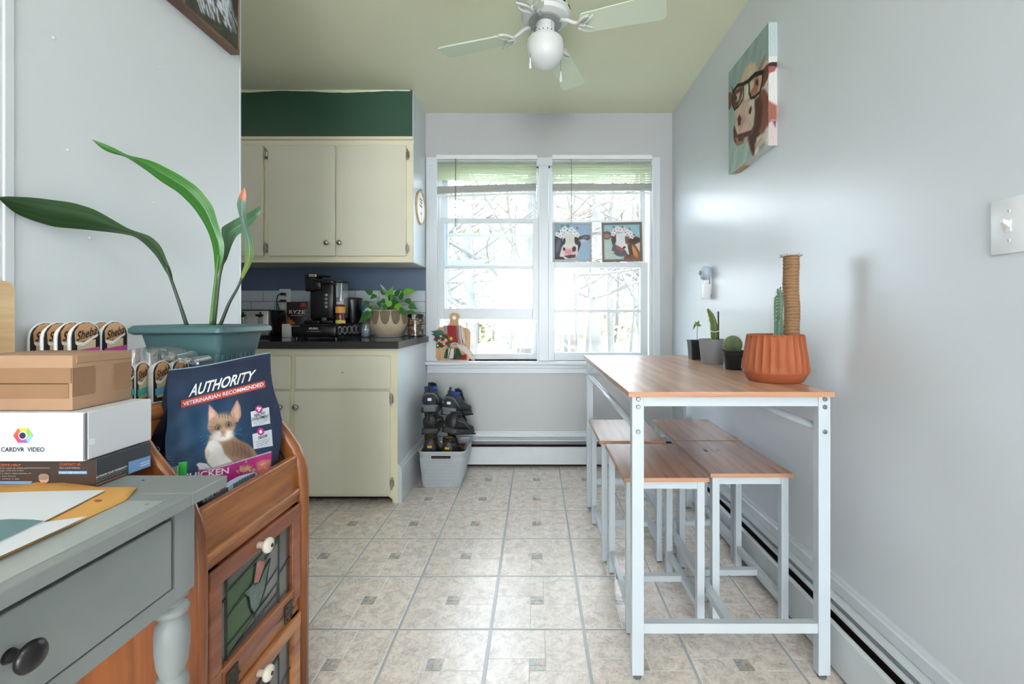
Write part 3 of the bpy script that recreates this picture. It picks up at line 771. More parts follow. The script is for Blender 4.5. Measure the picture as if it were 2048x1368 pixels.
picture(1204, 1285, 445, 523.5, 4.6, mat('brown_wood_frame', (112, 92, 80), .5, var=.15, scale=40), 'square picture of brown cow wearing pink flowers, in a brown frame', cow_brown, tilt=-0.02)
# ================================================================== ON THE COUNTER
# toaster
ts = thing('toaster', 'black toaster with brushed metal end at the left of the counter', 'toaster', (-1.85, 2.96, ZC))
Yt = 2.86; tx0, tx1 = XP(440, Yt), XP(537, Yt); tz = ZP(621, Yt)
part('body', MB().box(tx0 - 0.03, tx1 + 0.008, Yt + 0.02, 3.06, ZC + 0.012, tz + 0.006, 0.02), MT['black'], ts, 40)
pf = part('metal_end', MB().box(tx0 - 0.02, tx1, Yt, Yt + 0.03, ZC + 0.014, tz, 0.012), mat('brushed_steel_panel', (178, 176, 172), .35, metal=.9), ts, 40)
for px in (486, 521):
    c = P(px, 640, Yt); mb = MB(); mb.box(c.x - .006, c.x + .006, Yt - .0015, Yt, c.z - .045, c.z + .05)
    part('lever_slot', mb, MT['pure_black'], pf)
    part('lever', MB().box(c.x - .022, c.x + .022, Yt - .022, Yt - .001, c.z + .022, c.z + .037, .005), MT['black'], pf)
    part('lever_post', MB().box(c.x - .012, c.x + .012, Yt - .01, Yt - .001, c.z - .05, c.z + .022, .003), MT['chrome'], pf)
part('foot', MB().box(tx0, tx1, Yt + .03, 3.04, ZC, ZC + .013), MT['black_matte'], ts)
# outlet with plugs
ot = thing('wall_outlet', 'white double wall outlet with two black plugs above counter', 'outlet', (XP(570, YB), YB - .01, ZP(618, YB)))
Yo = YB - .010
part('cover_plate', MB().box(XP(559, Yo), XP(582, Yo), Yo - .006, Yo, ZP(619, Yo), ZP(578, Yo), .003), MT['white_plastic'], ot)
for py in (589.5, 602):
    c = P(569, py, Yo - .006)
    part('socket', MB(Matrix.Translation(c) @ Matrix.Rotation(PI / 2, 4, 'X')).lathe(0, 0, [(.017, 0), (.016, .003)], 20), MT['white_plastic'], ot)
for n, py in enumerate((588.5, 602)):
    c = P(568.5, py, Yo - .008)
    pl = tag(link('power_plug', MB().box(-.016, .016, -.03, 0, -.009, .009, .005).mesh('power_plug', MT['black'], 40)), ('upper' if n == 0 else 'lower') + ' black power plug pushed into the outlet behind the counter', 'plug', 'plugs in the counter outlet')
    pl.location = c; INV[pl.name] = Matrix.Translation(-c)
    pts = [c + Vector((-.012, -.026, 0)), c + Vector((-.03 - n * .004, -.03, -.01)), c + Vector((-.037, -.03, -.05)), c + Vector((-.022, -.03, -.10 + n * .02)), c + Vector((.01 + .02 * n, -.035, -.15)), c + Vector((.03, -.03, -.2 + n * .03))]
    sm = []
    for i in range(len(pts) - 1):
        for k in range(4): sm.append(pts[i].lerp(pts[i + 1], k / 4))
    part('cord', MB().tube(sm + [pts[-1]], .0035, 8), MT['black'], pl, True)
# white box / ramekin
solo('sugar_canister', MB().box(XP(563, 2.93), XP(583, 2.93), 2.93, 3.0, ZC, ZP(648, 2.93), .006), MT['white_plastic'], 'small plain white canister between toaster and pod drawer', 'canister', smooth=40)
# coffee pouch
Yp = 3.10
po = thing('coffee_pouch', 'dark brown stand-up pouch with orange mushrooms behind the pod drawer', 'pouch', (XP(594, Yp), Yp, ZC))
mb = MB(); x0, x1 = XP(573, Yp), XP(616, Yp); zt = ZP(604, Yp)
def pouch(u, v, s): return Vector((x0 + (x1 - x0) * (.5 + (u - .5) * (.9 + .1 * v)), Yp + s * .03 * (1 - v) * math.sin(PI * u) ** .5 - .0, ZC + v * (zt - ZC)))
mb.grid(lambda u, v: pouch(u, v, -1), 10, 10).grid(lambda u, v: pouch(u, v, 1), 10, 10)
part('pouch_body', mb, mat('brown_film', (44, 28, 28), .4), po, True)
fm = lambda dx: (lambda x, y: None)
def on_pouch(u0, u1, v0, v1): return lambda x, y: pouch(u0 + (u1 - u0) * x, v0 + (v1 - v0) * y, -1) + Vector((0, -.0015, 0))
text_part('RYZE', on_pouch(.14, .9, .66, .76), MT['white_ink'], po)
text_part('MUSHROOM COFFEE', on_pouch(.24, .8, .60, .622), MT['white_ink'], po)
M_MUSH = mat('orange_mushroom_print', (214, 120, 66), .6, var=.2, scale=40); M_RED = mat('red_print', (196, 60, 44), .5)
for k in range(9):
    u = .1 + .07 * k; h_ = .60 - .035 * k + .03 * math.sin(k * 3); mb = MB()
    mb.add([pouch(u - .06, .02, -1), pouch(u + .06, .02, -1), pouch(u + .08, h_ * .7, -1), pouch(u, h_, -1), pouch(u - .07, h_ * .75, -1)], [(0, 1, 2, 3, 4)])
    for i in range(len(mb.v)): mb.v[i] = mb.v[i] + Vector((0, -.002 - .0004 * k, 0))
    part('mushroom_print', mb, M_MUSH, po)
for k in range(4):
    mb = MB().add([pouch(.68 + .07 * k, .96, -1), pouch(.74 + .07 * k, .98, -1), pouch(.78 + .05 * k, .84 + .02 * k, -1), pouch(.66 + .07 * k, .86, -1)], [(0, 1, 2, 3)])
    for i in range(4): mb.v[i] += Vector((0, -.002 - .0004 * k, 0))
    part('red_leaf_print', mb, M_RED, po)
# pod drawer under the coffee machine
Yk = 2.72
pd = thing('pod_drawer', 'wide black coffee pod drawer under the coffee machine', 'drawer', ((XP(583, Yk) + XP(672, Yk)) / 2, 2.9, ZC))
dx0, dx1 = XP(583, Yk), XP(672, Yk); dz1 = ZP(648, Yk)
part('top_shelf', MB().box(dx0 - .01, dx1 + .004, Yk, 3.12, dz1 - .008, dz1, .002), MT['black'], pd)
part('housing', MB().box(dx0, dx1 - .05, Yk + .014, 3.11, ZC + .012, dz1 - .008).box(dx1 - .05, dx1, Yk + .014, Yk + .03, ZC + .012, dz1 - .008).box(dx1 - .05, dx1, Yk + .014, 3.11, ZC + .012, ZC + .022).box(dx1 - .006, dx1, 3.09, 3.11, ZC + .012, dz1 - .008), MT['black'], pd)
fr_ = part('drawer_front', MB().box(dx0 + .005, dx1 - .003, Yk, Yk + .013, ZC + .016, dz1 - .012, .004), MT['black'], pd, 40)
a = P(617.5, 661, Yk - .001); text_part('KEURIG', flat_map(P(618, 659, Yk - .001), P(636, 659, Yk) - P(618, 659, Yk), P(618, 655, Yk) - P(618, 659, Yk)), MT['white_ink'], fr_, .02)
part('handle_line', MB().box(XP(613, Yk), XP(642, Yk), Yk - .003, Yk, ZP(663.5, Yk), ZP(662, Yk), .001), MT['chrome'], fr_)
part('edge_trim', MB().box(dx0 - .002, dx0 + .003, Yk - .002, Yk + .01, ZC + .016, dz1 - .01).box(dx0, dx0 + .05, Yk - .001, Yk + .004, dz1 - .014, dz1 - .010), MT['chrome'], fr_)
for px, Y in ((589, Yk + .03), (668, Yk + .03)): part('foot', MB().lathe(XP(px, Yk), Y, [(.010, ZC), (.010, ZC + .013)], 12), MT['black'], pd)
M_POD = mat('foil_pod', (200, 200, 198), .3, metal=.3)
for k in range(5):
    c = Vector((dx1 - .012, Yk + .055 + k * .072, ZC + .052)); mb = MB(Matrix.Translation(c) @ Matrix.Rotation(PI / 2, 4, 'Y'))
    mb.lathe(0, 0, [(.026, .010), (.026, .012), (.023, .008), (.018, -.03)], 20)
    pod = solo('coffee_pod', mb, M_POD, ('frontmost', 'second from the front', 'middle', 'second from the back', 'rearmost')[k] + ' foil-lidded coffee pod in the open end of the drawer', 'coffee pod', 'coffee pods in the drawer', 40)
    part('lid_print', MB(Matrix.Translation(c) @ Matrix.Rotation(PI / 2, 4, 'Y')).lathe(0, 0, [(.019, .0121), (.019, .0126)], 20), MT['black_matte'], pod)
# coffee machine
Ym = 2.80; cz = dz1
cm = thing('coffee_machine', 'black single-serve coffee machine on the pod drawer', 'coffee machine', (XP(640, Ym), 2.92, cz))
X = lambda p: XP(p, Ym); Z = lambda p: ZP(p, Ym)
part('body', MB().box(X(613), X(662), Ym + .03, 2.965, cz + .02, Z(562), .02), MT['black'], cm, 40)
part('top_cover', MB().box(X(628), X(664), Ym + .01, 2.968, Z(568), Z(558), .012), MT['black'], cm, 40)
hx, hy = (X(602) + X(634)) / 2, Ym + .06; hr = (X(634) - X(602)) / 2
br_ = part('brew_head', MB().lathe(hx, hy, [(hr * .9, Z(582)), (hr, Z(580)), (hr, Z(557)), (hr * .97, Z(555))], 28).box(hx, X(640), hy - hr, hy + hr, Z(580), Z(556), .01), MT['black'], cm, 40)
lid = part('lid', MB().lathe(hx, hy, [(hr * .98, Z(555)), (hr * 1.04, Z(553)), (hr * 1.04, Z(549)), (hr * .9, Z(546.5))], 28).box(hx, X(648), hy - hr * .8, hy + hr * .8, Z(553), Z(548), .006), MT['black'], cm, 40)
part('lid_band', MB().box(X(616), X(631), hy - hr * 1.06, hy - hr * .7, Z(554), Z(548.5), .002), MT['chrome'], lid)
for py in (590, 598, 606, 613.5):
    c = P(652, py, Ym + .03); part('button', MB(Matrix.Translation(c) @ Matrix.Rotation(PI / 2, 4, 'X')).lathe(0, 0, [(.0098, 0), (.0098, .003), (.006, .004)], 18), MT['steel'], cm, 40)
part('drip_tray', MB().box(X(608), X(640), Ym - .01, Ym + .16, cz, Z(641), .006), MT['black'], cm, 40)
part('water_gauge', MB().box(X(640), X(649), Ym + .022, Ym + .03, Z(646), Z(635), .002), mat('grey_screen', (84, 92, 92), .2), cm)
part('base', MB().box(X(612), X(662), Ym + .02, 2.97, cz, cz + .022, .006), MT['black'], cm, 40)
part('water_tank', MB().box(X(663), X(677), Ym + .05, 2.955, cz + .03, Z(563), .012), MT['clear'], cm, 40)
part('tank_lid', MB().box(X(662), X(678), Ym + .045, 2.96, Z(564), Z(560), .004), MT['black'], cm)
# honey bottle on the drawer
Yh = 2.80; c = P(681, 648, Yh); c.z = cz
hb = thing('syrup_bottle', 'small amber syrup bottle with orange label beside coffee machine', 'bottle', (c.x, Yh, cz))
r = 9.2 * Yh / F; z = lambda p: ZP(p, Yh)
part('bottle_body', MB().lathe(c.x, Yh, [(r * .9, cz), (r, cz + .004), (r, z(638)), (r * .8, z(632)), (r, z(626)), (r, z(613)), (r * .8, z(609))], 20), mat('amber_syrup', (96, 48, 16), .08, coat=.5), hb, True)
part('cap', MB().lathe(c.x, Yh, [(r * .8, z(610)), (r * .82, z(604.5)), (r * .6, z(603.5))], 16), mat('translucent_cap', (190, 190, 186), .3), hb, 40)
part('paper_label', MB().lathe(c.x, Yh, [(r * 1.03, z(626)), (r * 1.03, z(613.5))], 20, False, False), mat('orange_label', (224, 160, 70), .5), hb, True)
part('base_label', MB().lathe(c.x, Yh, [(r * 1.03, cz + .003), (r * 1.03, z(640))], 20, False, False), mat('yellow_label', (226, 196, 100), .5), hb, True)
# black canister
Yb = 3.04; c = P(705, 648, Yb); r = 18 * Yb / F
bc = thing('black_canister', 'plain tall black cylinder canister behind the pod drawer end', 'canister', (c.x, Yb, cz))
part('canister_body', MB().lathe(c.x, Yb, [(r * .97, cz), (r, cz + .006), (r, ZP(600, Yb))], 32), MT['black'], bc, 40)
part('lid', MB().lathe(c.x, Yb, [(r * 1.02, ZP(600, Yb)), (r * 1.02, ZP(597, Yb)), (r * .9, ZP(595.5, Yb))], 32), MT['black_matte'], bc, 40)
# glass carafe bottle with blue top
Yg = 3.0; c = P(732, 672, Yg); r = 9.5 * Yg / F
gb = thing('glass_bottle', 'clear glass bulb bottle with blue stopper under the pothos leaves', 'bottle', (c.x, Yg, ZC))
part('bottle_body', MB().lathe(c.x, Yg, [(r * .8, ZC), (r, ZC + .006), (r * .98, ZP(655, Yg)), (r * .5, ZP(642, Yg)), (r * .25, ZP(632, Yg)), (r * .28, ZP(622, Yg))], 20, True, False), MT['clear'], gb, True)
part('stopper', MB().lathe(c.x, Yg, [(r * .3, ZP(628, Yg)), (r * .9, ZP(624, Yg)), (r * .8, ZP(614, Yg)), (r * .3, ZP(610, Yg))], 16), mat('blue_rubber', (60, 92, 150), .4), gb, True)
part('water', MB().lathe(c.x, Yg, [(r * .74, ZC + .004), (r * .9, ZC + .012), (r * .9, ZP(657, Yg))], 20), mat('soapy_water', (150, 176, 192), .1), gb, True)
# pothos
Yq = 3.06; cx = XP(777.5, Yq); zb_ = ZC + .008
pt_ = thing('potted_pothos', 'pothos in round beige bowl pot with brown scalloped rim on counter', 'potted plant', (cx, Yq, ZC))
rr = lambda px: px * Yq / F
prof = [(rr(22), zb_), (rr(28), zb_ + .015), (rr(35), zb_ + .055), (rr(38.6), zb_ + .095), (rr(39), zb_ + .12), (rr(37.5), ZP(621, Yq)), (rr(35), ZP(620, Yq)), (rr(33.5), ZP(624, Yq)), (rr(30), ZP(632, Yq))]
part('saucer', MB().lathe(cx, Yq, [(rr(24), ZC), (rr(28), ZC + .002), (rr(30), ZC + .011), (rr(28), ZC + .012), (rr(26), ZC + .007)], 36), mat('grey_saucer', (178, 182, 184), .3), pt_, 40)
def in_poly(): pass
M_POT = mat('beige_ceramic', (200, 184, 156), .5, var=.06, scale=30, bump=.3, bscale=120)
part('bowl_pot', MB().lathe(cx, Yq, prof, 48), M_POT, pt_, 50)
M_SC = mat('taupe_scallop', (122, 108, 90), .7, var=.12, scale=60); M_SC2 = mat('taupe_scallop_pale', (156, 140, 116), .7)
def rz(z):
    for (r0, z0), (r1, z1) in zip(prof[:6], prof[1:6]):
        if z0 <= z <= z1: return r0 + (r1 - r0) * (z - z0) / (z1 - z0)
    return prof[5][0]
zt_ = ZP(621.5, Yq)
for k in range(12):
    a0 = 2 * PI * (k + .25) / 12; hw = PI / 12 * .92; mb = MB(); n = 10
    L = []; R = []
    for i in range(n + 1):
        f = -1 + 2 * i / n; a = a0 + f * hw; zlow = zt_ - .078 * math.sqrt(max(0, 1 - f * f * .98)) - .012
        cols = []
        for j in range(6):
            z = zt_ + (zlow - zt_) * j / 5; q = rz(z) + .0022; cols.append(Vector((cx + q * math.cos(a), Yq + q * math.sin(a), z)))
        L.append(cols)
    for i in range(n):
        for j in range(5): mb.add([L[i][j], L[i + 1][j], L[i + 1][j + 1], L[i][j + 1]], [(0, 1, 2, 3)])
    sc_ = part('scallop', mb, M_SC, pt_, True)
    rb = MB()
    for i in range(1, n): 
        rb.tube([L[i][j] + (L[i][j] - Vector((cx, Yq, L[i][j].z))).normalized() * .0008 for j in range(1, 6)], .0006, 4)
    part('scallop_ribs', rb, M_SC2, sc_)
part('soil', MB().lathe(cx, Yq, [(rr(34), ZP(626, Yq)), (rr(33), ZP(624.5, Yq))], 24), MT['dark_gap'], pt_)
def leaf_mesh(mb, base, tip, width, nrm=(0, -1, .4), fold=.15, heart=True, n=12, curl=0.06):
    base = Vector(base); tip = Vector(tip); ax = tip - base; L = ax.length; d = ax.normalized(); s = d.cross(Vector(nrm)).normalized(); up = s.cross(d).normalized()
    rows = []
    for i in range(n + 1):
        t = i / n
        w = (math.sin(PI * min(1, t ** .6)) * (1 - .25 * t) if heart else math.sin(PI * t ** .8)) * width / 2
        if i == n: w = 0.0004
        c = base + d * L * t + up * (-curl * t * t * L)
        rows.append([c - s * w + up * fold * w * 1.1, c - s * w * .5 + up * fold * w * .7, c, c + s * w * .5 + up * fold * w * .7, c + s * w + up * fold * w * 1.1])
    return mb.ring_loft(rows, False, False, closed=False)
M_LEAF = mat('glossy_pothos_leaf', (46, 98, 40), .28, var=.25, scale=9); M_LEAF2 = mat('young_pothos_leaf', (104, 164, 50), .35, var=.15, scale=9)
M_STEM = mat('green_stem', (110, 140, 70), .5)
leaves = [ # stem base px,py ; leaf base px,py ; leaf tip px,py ; width ; depth
 (765,622, 745,588,728,578,.05,3.0,0),(768,622,752,590,740,598,.045,2.98,0),(760,622,738,604,722,616,.05,3.0,0),(762,624,742,612,728,624,.055,2.96,0),
 (770,622,744,620,722,634,.06,2.94,0),(768,624,742,624,716,646,.065,2.93,0),(776,620,770,590,760,568,.045,3.05,0),(778,620,776,596,786,572,.05,3.02,1),
 (778,622,772,602,758,604,.045,2.98,0),(782,622,784,600,800,612,.05,2.96,0),(784,622,790,592,802,578,.04,3.0,0),(786,622,800,600,808,576,.03,3.05,0),
 (784,620,806,584,834,582,.05,3.0,1),(788,622,812,598,824,610,.045,3.0,0),(788,624,818,610,834,618,.045,2.98,0),(782,624,792,608,806,624,.05,2.94,1),
 (776,624,774,608,766,622,.045,2.94,0),(778,624,784,606,794,602,.05,2.95,0),(780,624,776,598,790,590,.045,3.0,0),(772,622,762,610,752,606,.04,2.97,0),
 (786,624,816,622,834,628,.03,2.96,0),(790,624,798,616,812,632,.04,2.93,0),(775,620,782,612,770,600,.045,2.94,1),(783,620,790,604,782,588,.045,2.97,0)]
for (sx, sy, bx, by, tx, ty, w, Y, k) in leaves:
    lf = part('leaf', leaf_mesh(MB(), P(bx, by, Y), P(tx, ty, Y - .02), w, (random.uniform(-.3, .3), -1, random.uniform(0, .8))), M_LEAF2 if k else M_LEAF, pt_, True)
    s0 = P(sx, sy, Yq); e = P(bx, by, Y); m_ = s0.lerp(e, .6) + Vector((0, 0, .02))
    part('leaf_stem', MB().tube([s0, m_, e], .0018, 5), M_STEM, lf)
for k in range(6):
    c0 = P(756 + 4 * k, 622, Yq - .06); pts = [c0 + Vector((-.02 * math.sin(i * .9 + k) - .012 * i, -.01 * math.cos(i), .03 * math.sin(i * .8) + .002 * i)) for i in range(7)]
    part('vine', MB().tube(pts, .0017, 5), M_STEM, pt_, True)
# glass jar of nuts
Yj = 3.08; cx = XP(831, Yj); rj = .052
jr = thing('nut_jar', 'clear jar of mixed nuts with black clip lid at the counter end', 'jar', (cx, Yj, ZC))
part('jar_body', MB().lathe(cx, Yj, [(rj * .9, ZC), (rj, ZC + .006), (rj, ZP(635, Yj)), (rj * .97, ZP(633, Yj))], 28, True, False), MT['jar_glass'], jr, 40)
part('lid', MB().lathe(cx, Yj, [(rj * 1.0, ZP(635, Yj)), (rj * 1.06, ZP(634, Yj)), (rj * 1.06, ZP(629, Yj)), (rj * .7, ZP(627, Yj))], 28), MT['black'], jr, 40)
part('lid_clip', MB().box(cx - .012, cx + .012, Yj - rj * 1.15, Yj - rj * .8, ZP(640, Yj), ZP(627, Yj), .004), MT['chrome'], jr)
nuts = MB(); cols = [mat('almond', (150, 92, 60), .6), mat('cashew', (206, 170, 128), .6), mat('dark_nut', (82, 56, 46), .6)]
random.seed(5)
for k in range(70):
    a = random.uniform(0, 2 * PI); q = rj * .8 * math.sqrt(random.random()) if k % 3 else rj * .84; z = ZC + .012 + .115 * k / 70
    nuts.cur = random.randint(0, 2); nuts.sphere((cx + q * math.cos(a), Yj + q * math.sin(a), z), random.uniform(.008, .012), (1, random.uniform(.6, 1), random.uniform(.6, .9)), 7, 5)
part('mixed_nuts', nuts, cols, jr, True)['kind'] = 'stuff'

# ================================================================== CEILING FAN
fx, fy = 0.042, 2.07
fn_ = thing('ceiling_fan', 'white four-blade ceiling fan with frosted glass light and pull chains', 'ceiling fan', (fx, fy, CEIL))
M_FAN = mat('white_fan_paint', (226, 228, 228), .35); M_BL = mat('white_fan_blade', (216, 226, 206), .35)
part('motor_housing', MB().lathe(fx, fy, [(.085, CEIL), (.092, CEIL - .01), (.112, CEIL - .045), (.113, CEIL - .062), (.116, CEIL - .064), (.116, CEIL - .07), (.108, CEIL - .074), (.104, CEIL - .09), (.085, CEIL - .098), (.05, CEIL - .1)], 48), M_FAN, fn_, 40)
for k in range(12):
    a = 2 * PI * k / 12 + .2; c = Vector((fx + .1125 * math.cos(a), fy + .1125 * math.sin(a), CEIL - .053))
    R = Matrix.Translation(c) @ Matrix.Rotation(a, 4, 'Z') 
    part('vent_slot', MB(R).box(-.0015, .0015, -.017, .017, -.004, .004, .0015), MT['black_matte'], fn_)
part('flywheel', MB().lathe(fx, fy, [(.055, CEIL - .097), (.075, CEIL - .099), (.075, CEIL - .108), (.045, CEIL - .11)], 32), mat('fan_grey', (150, 156, 156), .4), fn_, 40)
part('light_fitter', MB().lathe(fx, fy, [(.040, CEIL - .108), (.043, CEIL - .11), (.043, CEIL - .155), (.049, CEIL - .158), (.049, CEIL - .172), (.03, CEIL - .174)], 32), M_FAN, fn_, 40)
vd = MB()
for k in range(14):
    a = 2 * PI * k / 14
    vd.box(fx + .0435 * math.cos(a) - .002, fx + .0435 * math.cos(a) + .002, fy + .0435 * math.sin(a) - .002, fy + .0435 * math.sin(a) + .002, CEIL - .156, CEIL - .150)
for k in range(5): vd.sphere((fx + .028, fy - .033, CEIL - .115 - .008 * k), .002, nu=6, nv=4)
part('vent_holes', vd, MT['black_matte'], fn_)
part('globe', MB().lathe(fx, fy, [(.045, 2.306), (.066, 2.303), (.080, 2.292), (.084, 2.275), (.084, 2.235), (.080, 2.215), (.068, 2.194), (.046, 2.178), (.02, 2.168), (.006, 2.162)], 40), mat('frosted_glass', (222, 226, 226), .3), fn_, True)
ZB = 2.335
for k in range(4):
    a = math.radians(-19 + 90 * k); R = Matrix.Translation((fx, fy, 0)) @ Matrix.Rotation(a, 4, 'Z')
    ir = MB(R)
    ir.tube([(.07, 0, CEIL - .104), (.105, 0, CEIL - .112), (.13, 0, ZB + .012), (.155, 0, ZB + .004)], [.009, .009, .008, .008], 8)
    for s in (-1, 1):
        pts = [(.15 + .06 * t, s * (.012 + .04 * math.sin(PI * .5 * min(1, t * 1.2))), ZB - .007) for t in [i / 8 for i in range(9)]]
        ir.tube(pts, .006, 6); ir.tube([(.172, 0, ZB - .007), (.2, s * .02, ZB - .007), (.23, s * .052, ZB - .007)], .005, 6)
    ir.tube([(.15, 0, ZB - .003), (.175, 0, ZB - .007), (.19, 0, ZB - .007)], .008, 6)
    part('blade_iron', ir, M_FAN, fn_, True)
    R2 = R @ Matrix.Translation((0, 0, ZB)) @ Matrix.Rotation(math.radians(-11), 4, 'X')
    out = [(.18, -.052), (.50, -.066), (.522, -.06), (.53, -.045), (.53, .045), (.522, .06), (.50, .066), (.18, .052), (.17, .04), (.17, -.04)]
    part('fan_blade', MB(R2).prism(out, 'z', -.003, .003), M_BL, fn_)
for (px, Y, p1, p2) in ((1060.5, 2.03, 55, 138), (1121.5, 2.06, 118, 165)):
    x = XP(px, Y); z1, z2 = (CEIL - .15, ZP(p2 - 22, Y))
    ch = part('pull_chain', MB().tube([(fx + (x - fx) * .55, fy - .03, CEIL - .14), (x - (x - fx) * .08, Y, CEIL - .16), (x, Y, CEIL - .18), (x, Y, z2)], .0013, 6), MT['chrome'], fn_)
    part('chain_pull', MB().lathe(x, Y, [(.0015, z2 + .002), (.003, z2 - .004), (.0042, z2 - .02), (.0068, z2 - .036), (.0062, z2 - .045), (.002, z2 - .05)], 14), MT['white_plastic'], ch, True)

# ================================================================== CHRISTMAS BOARD ON THE SILL
Yw = 3.19
xb = thing('christmas_board', 'wooden paddle board decorated with plaid cloth and red berries on windowsill', 'decoration', (XP(907, Yw), Yw, .722))
def pz(px, py, dy=0): v = P(px, py, Yw); return (v.x, v.z)
outl = [(871.5, 716), (872, 662), (878, 655), (893, 652), (899, 648), (900, 640), (898, 634), (900, 628), (905, 625.5), (911, 625.5), (917, 628), (918.5, 634), (916, 642), (917, 650), (925, 654), (936, 657), (940.5, 664), (940, 715), (936, 721.5), (876, 721.5)]
M_XW = wood('maple_board', (170, 130, 92), (204, 164, 122), (8, 8, 1), 4, .5)
part('board', MB().prism([pz(a, b) for a, b in outl], 'y', Yw, Yw + .014), M_XW, xb)
part('hanging_hole', MB(Matrix.Translation(P(908.5, 635.5, Yw - .0012)) @ Matrix.Rotation(PI / 2, 4, 'X')).lathe(0, 0, [(.0135, 0), (.0135, .001)], 18), MT['white_ink'], xb)
def cloth(pts_top, pts_bot, m, name, dy, n=10, wav=.004):
    mb = MB()
    a, b = P(*pts_top[0], Yw), P(*pts_top[1], Yw); c_, d_ = P(*pts_bot[0], Yw), P(*pts_bot[1], Yw)
    mb.grid(lambda u, v: a.lerp(b, u).lerp(c_.lerp(d_, u), v) + Vector((0, -dy - wav * (1 + math.sin(u * 14 + v * 3)), 0)), n, 6)
    return part(name, mb, m, xb, True)
MR = mat('red_plaid', (150, 40, 46), .8, var=.12, scale=60); MG = mat('grey_plaid', (146, 144, 138), .8, var=.12, scale=60); MWp = mat('white_plaid', (214, 206, 198), .8, var=.08, scale=60); MGr = mat('dark_green_plaid', (38, 74, 58), .8, var=.2, scale=80)
cloth([(887, 652), (896, 651)], [(890, 664), (900, 680)], MG, 'plaid_cloth_grey', .004)
cloth([(895, 651), (914, 651)], [(897, 686), (920, 688)], MR, 'plaid_cloth_red', .006)
cloth([(912, 651), (919, 652)], [(915, 688), (922, 688)], MG, 'plaid_cloth_grey', .007)
cloth([(918, 652), (927, 654)], [(920, 688), (932, 687)], MWp, 'plaid_cloth_white', .006)
cloth([(921, 652), (923, 652)], [(925, 687), (927, 687)], MR, 'plaid_cloth_stripe', .0075, 3)
cloth([(893, 697), (910, 697)], [(888, 716), (912, 719)], MGr, 'bow_tail_green', .008)
cloth([(898, 697), (909, 697)], [(896, 717), (908, 716)], MWp, 'bow_tail_white', .012)
cloth([(911, 696), (918, 697)], [(912, 719), (926, 714)], MGr, 'bow_tail_green', .010)
cloth([(914, 712), (934, 708)], [(913, 719), (934, 719)], MR, 'bow_tail_red', .006)
mb = MB(); pr = [(912, 690, 918, 697), (922, 689, 922, 701), (932, 693, 930, 706), (940, 700, 938, 713), (946, 708, 943, 720), (951, 716, 948, 721.5)]
mb.ring_loft([[P(a, b, Yw - .02), P(c_, d_, Yw - .02), P(c_, d_, Yw - .022), P(a, b, Yw - .022)] for a, b, c_, d_ in pr]); part('ribbon_tail', mb, MWp, xb, True)
part('bow_knot', MB().sphere(P(909, 689, Yw - .015), .028, (1, .4, .55), 12, 8), MWp, xb, True)
part('bow_centre', MB().sphere(P(909, 689, Yw - .024), .018, (1, .4, .45), 12, 8), MG, xb, True)
MPn = mat('teal_leaf', (52, 92, 92), .6); MHl = mat('holly_green', (40, 92, 56), .6, var=.3, scale=40)
for a, b, c_, d_ in ((888, 668, 861, 662), (886, 672, 862, 668), (880, 676, 866, 680)): part('felt_leaf', leaf_mesh(MB(), P(a, b, Yw - .01), P(c_, d_, Yw - .02), .045), MPn, xb, True)
for k in range(14):
    a = random.uniform(873, 898); b = random.uniform(672, 696); an = random.uniform(0, 6.28)
    part('holly_leaf', leaf_mesh(MB(), P(a, b, Yw - .018), P(a + 8 * math.cos(an), b + 8 * math.sin(an), Yw - .03), .022), MHl, xb, True)
MBy = mat('red_berry', (170, 22, 36), .25); MBw = mat('white_berry', (232, 226, 216), .5)
for i, (a, b) in enumerate(((892, 671), (872, 676), (885, 679), (893, 687), (882, 689), (897, 685), (881.5, 672.5), (892, 680), (881.5, 684), (875.5, 691), (888, 688), (878, 681))):
    part('berry', MB().sphere(P(a, b, Yw - .034), .0098 if i < 6 else .007, nu=10, nv=7), MBy if i < 6 else MBw, xb, True, None)
mb = MB(); c0 = P(902, 677, Yw - .034); star = [(c0.x + (.017 if k % 2 == 0 else .007) * math.sin(PI * k / 5), c0.z + (.017 if k % 2 == 0 else .007) * math.cos(PI * k / 5)) for k in range(10)]
part('yellow_star', MB().prism(star, 'y', c0.y, c0.y + .004), mat('yellow_felt', (232, 204, 60), .6), xb)
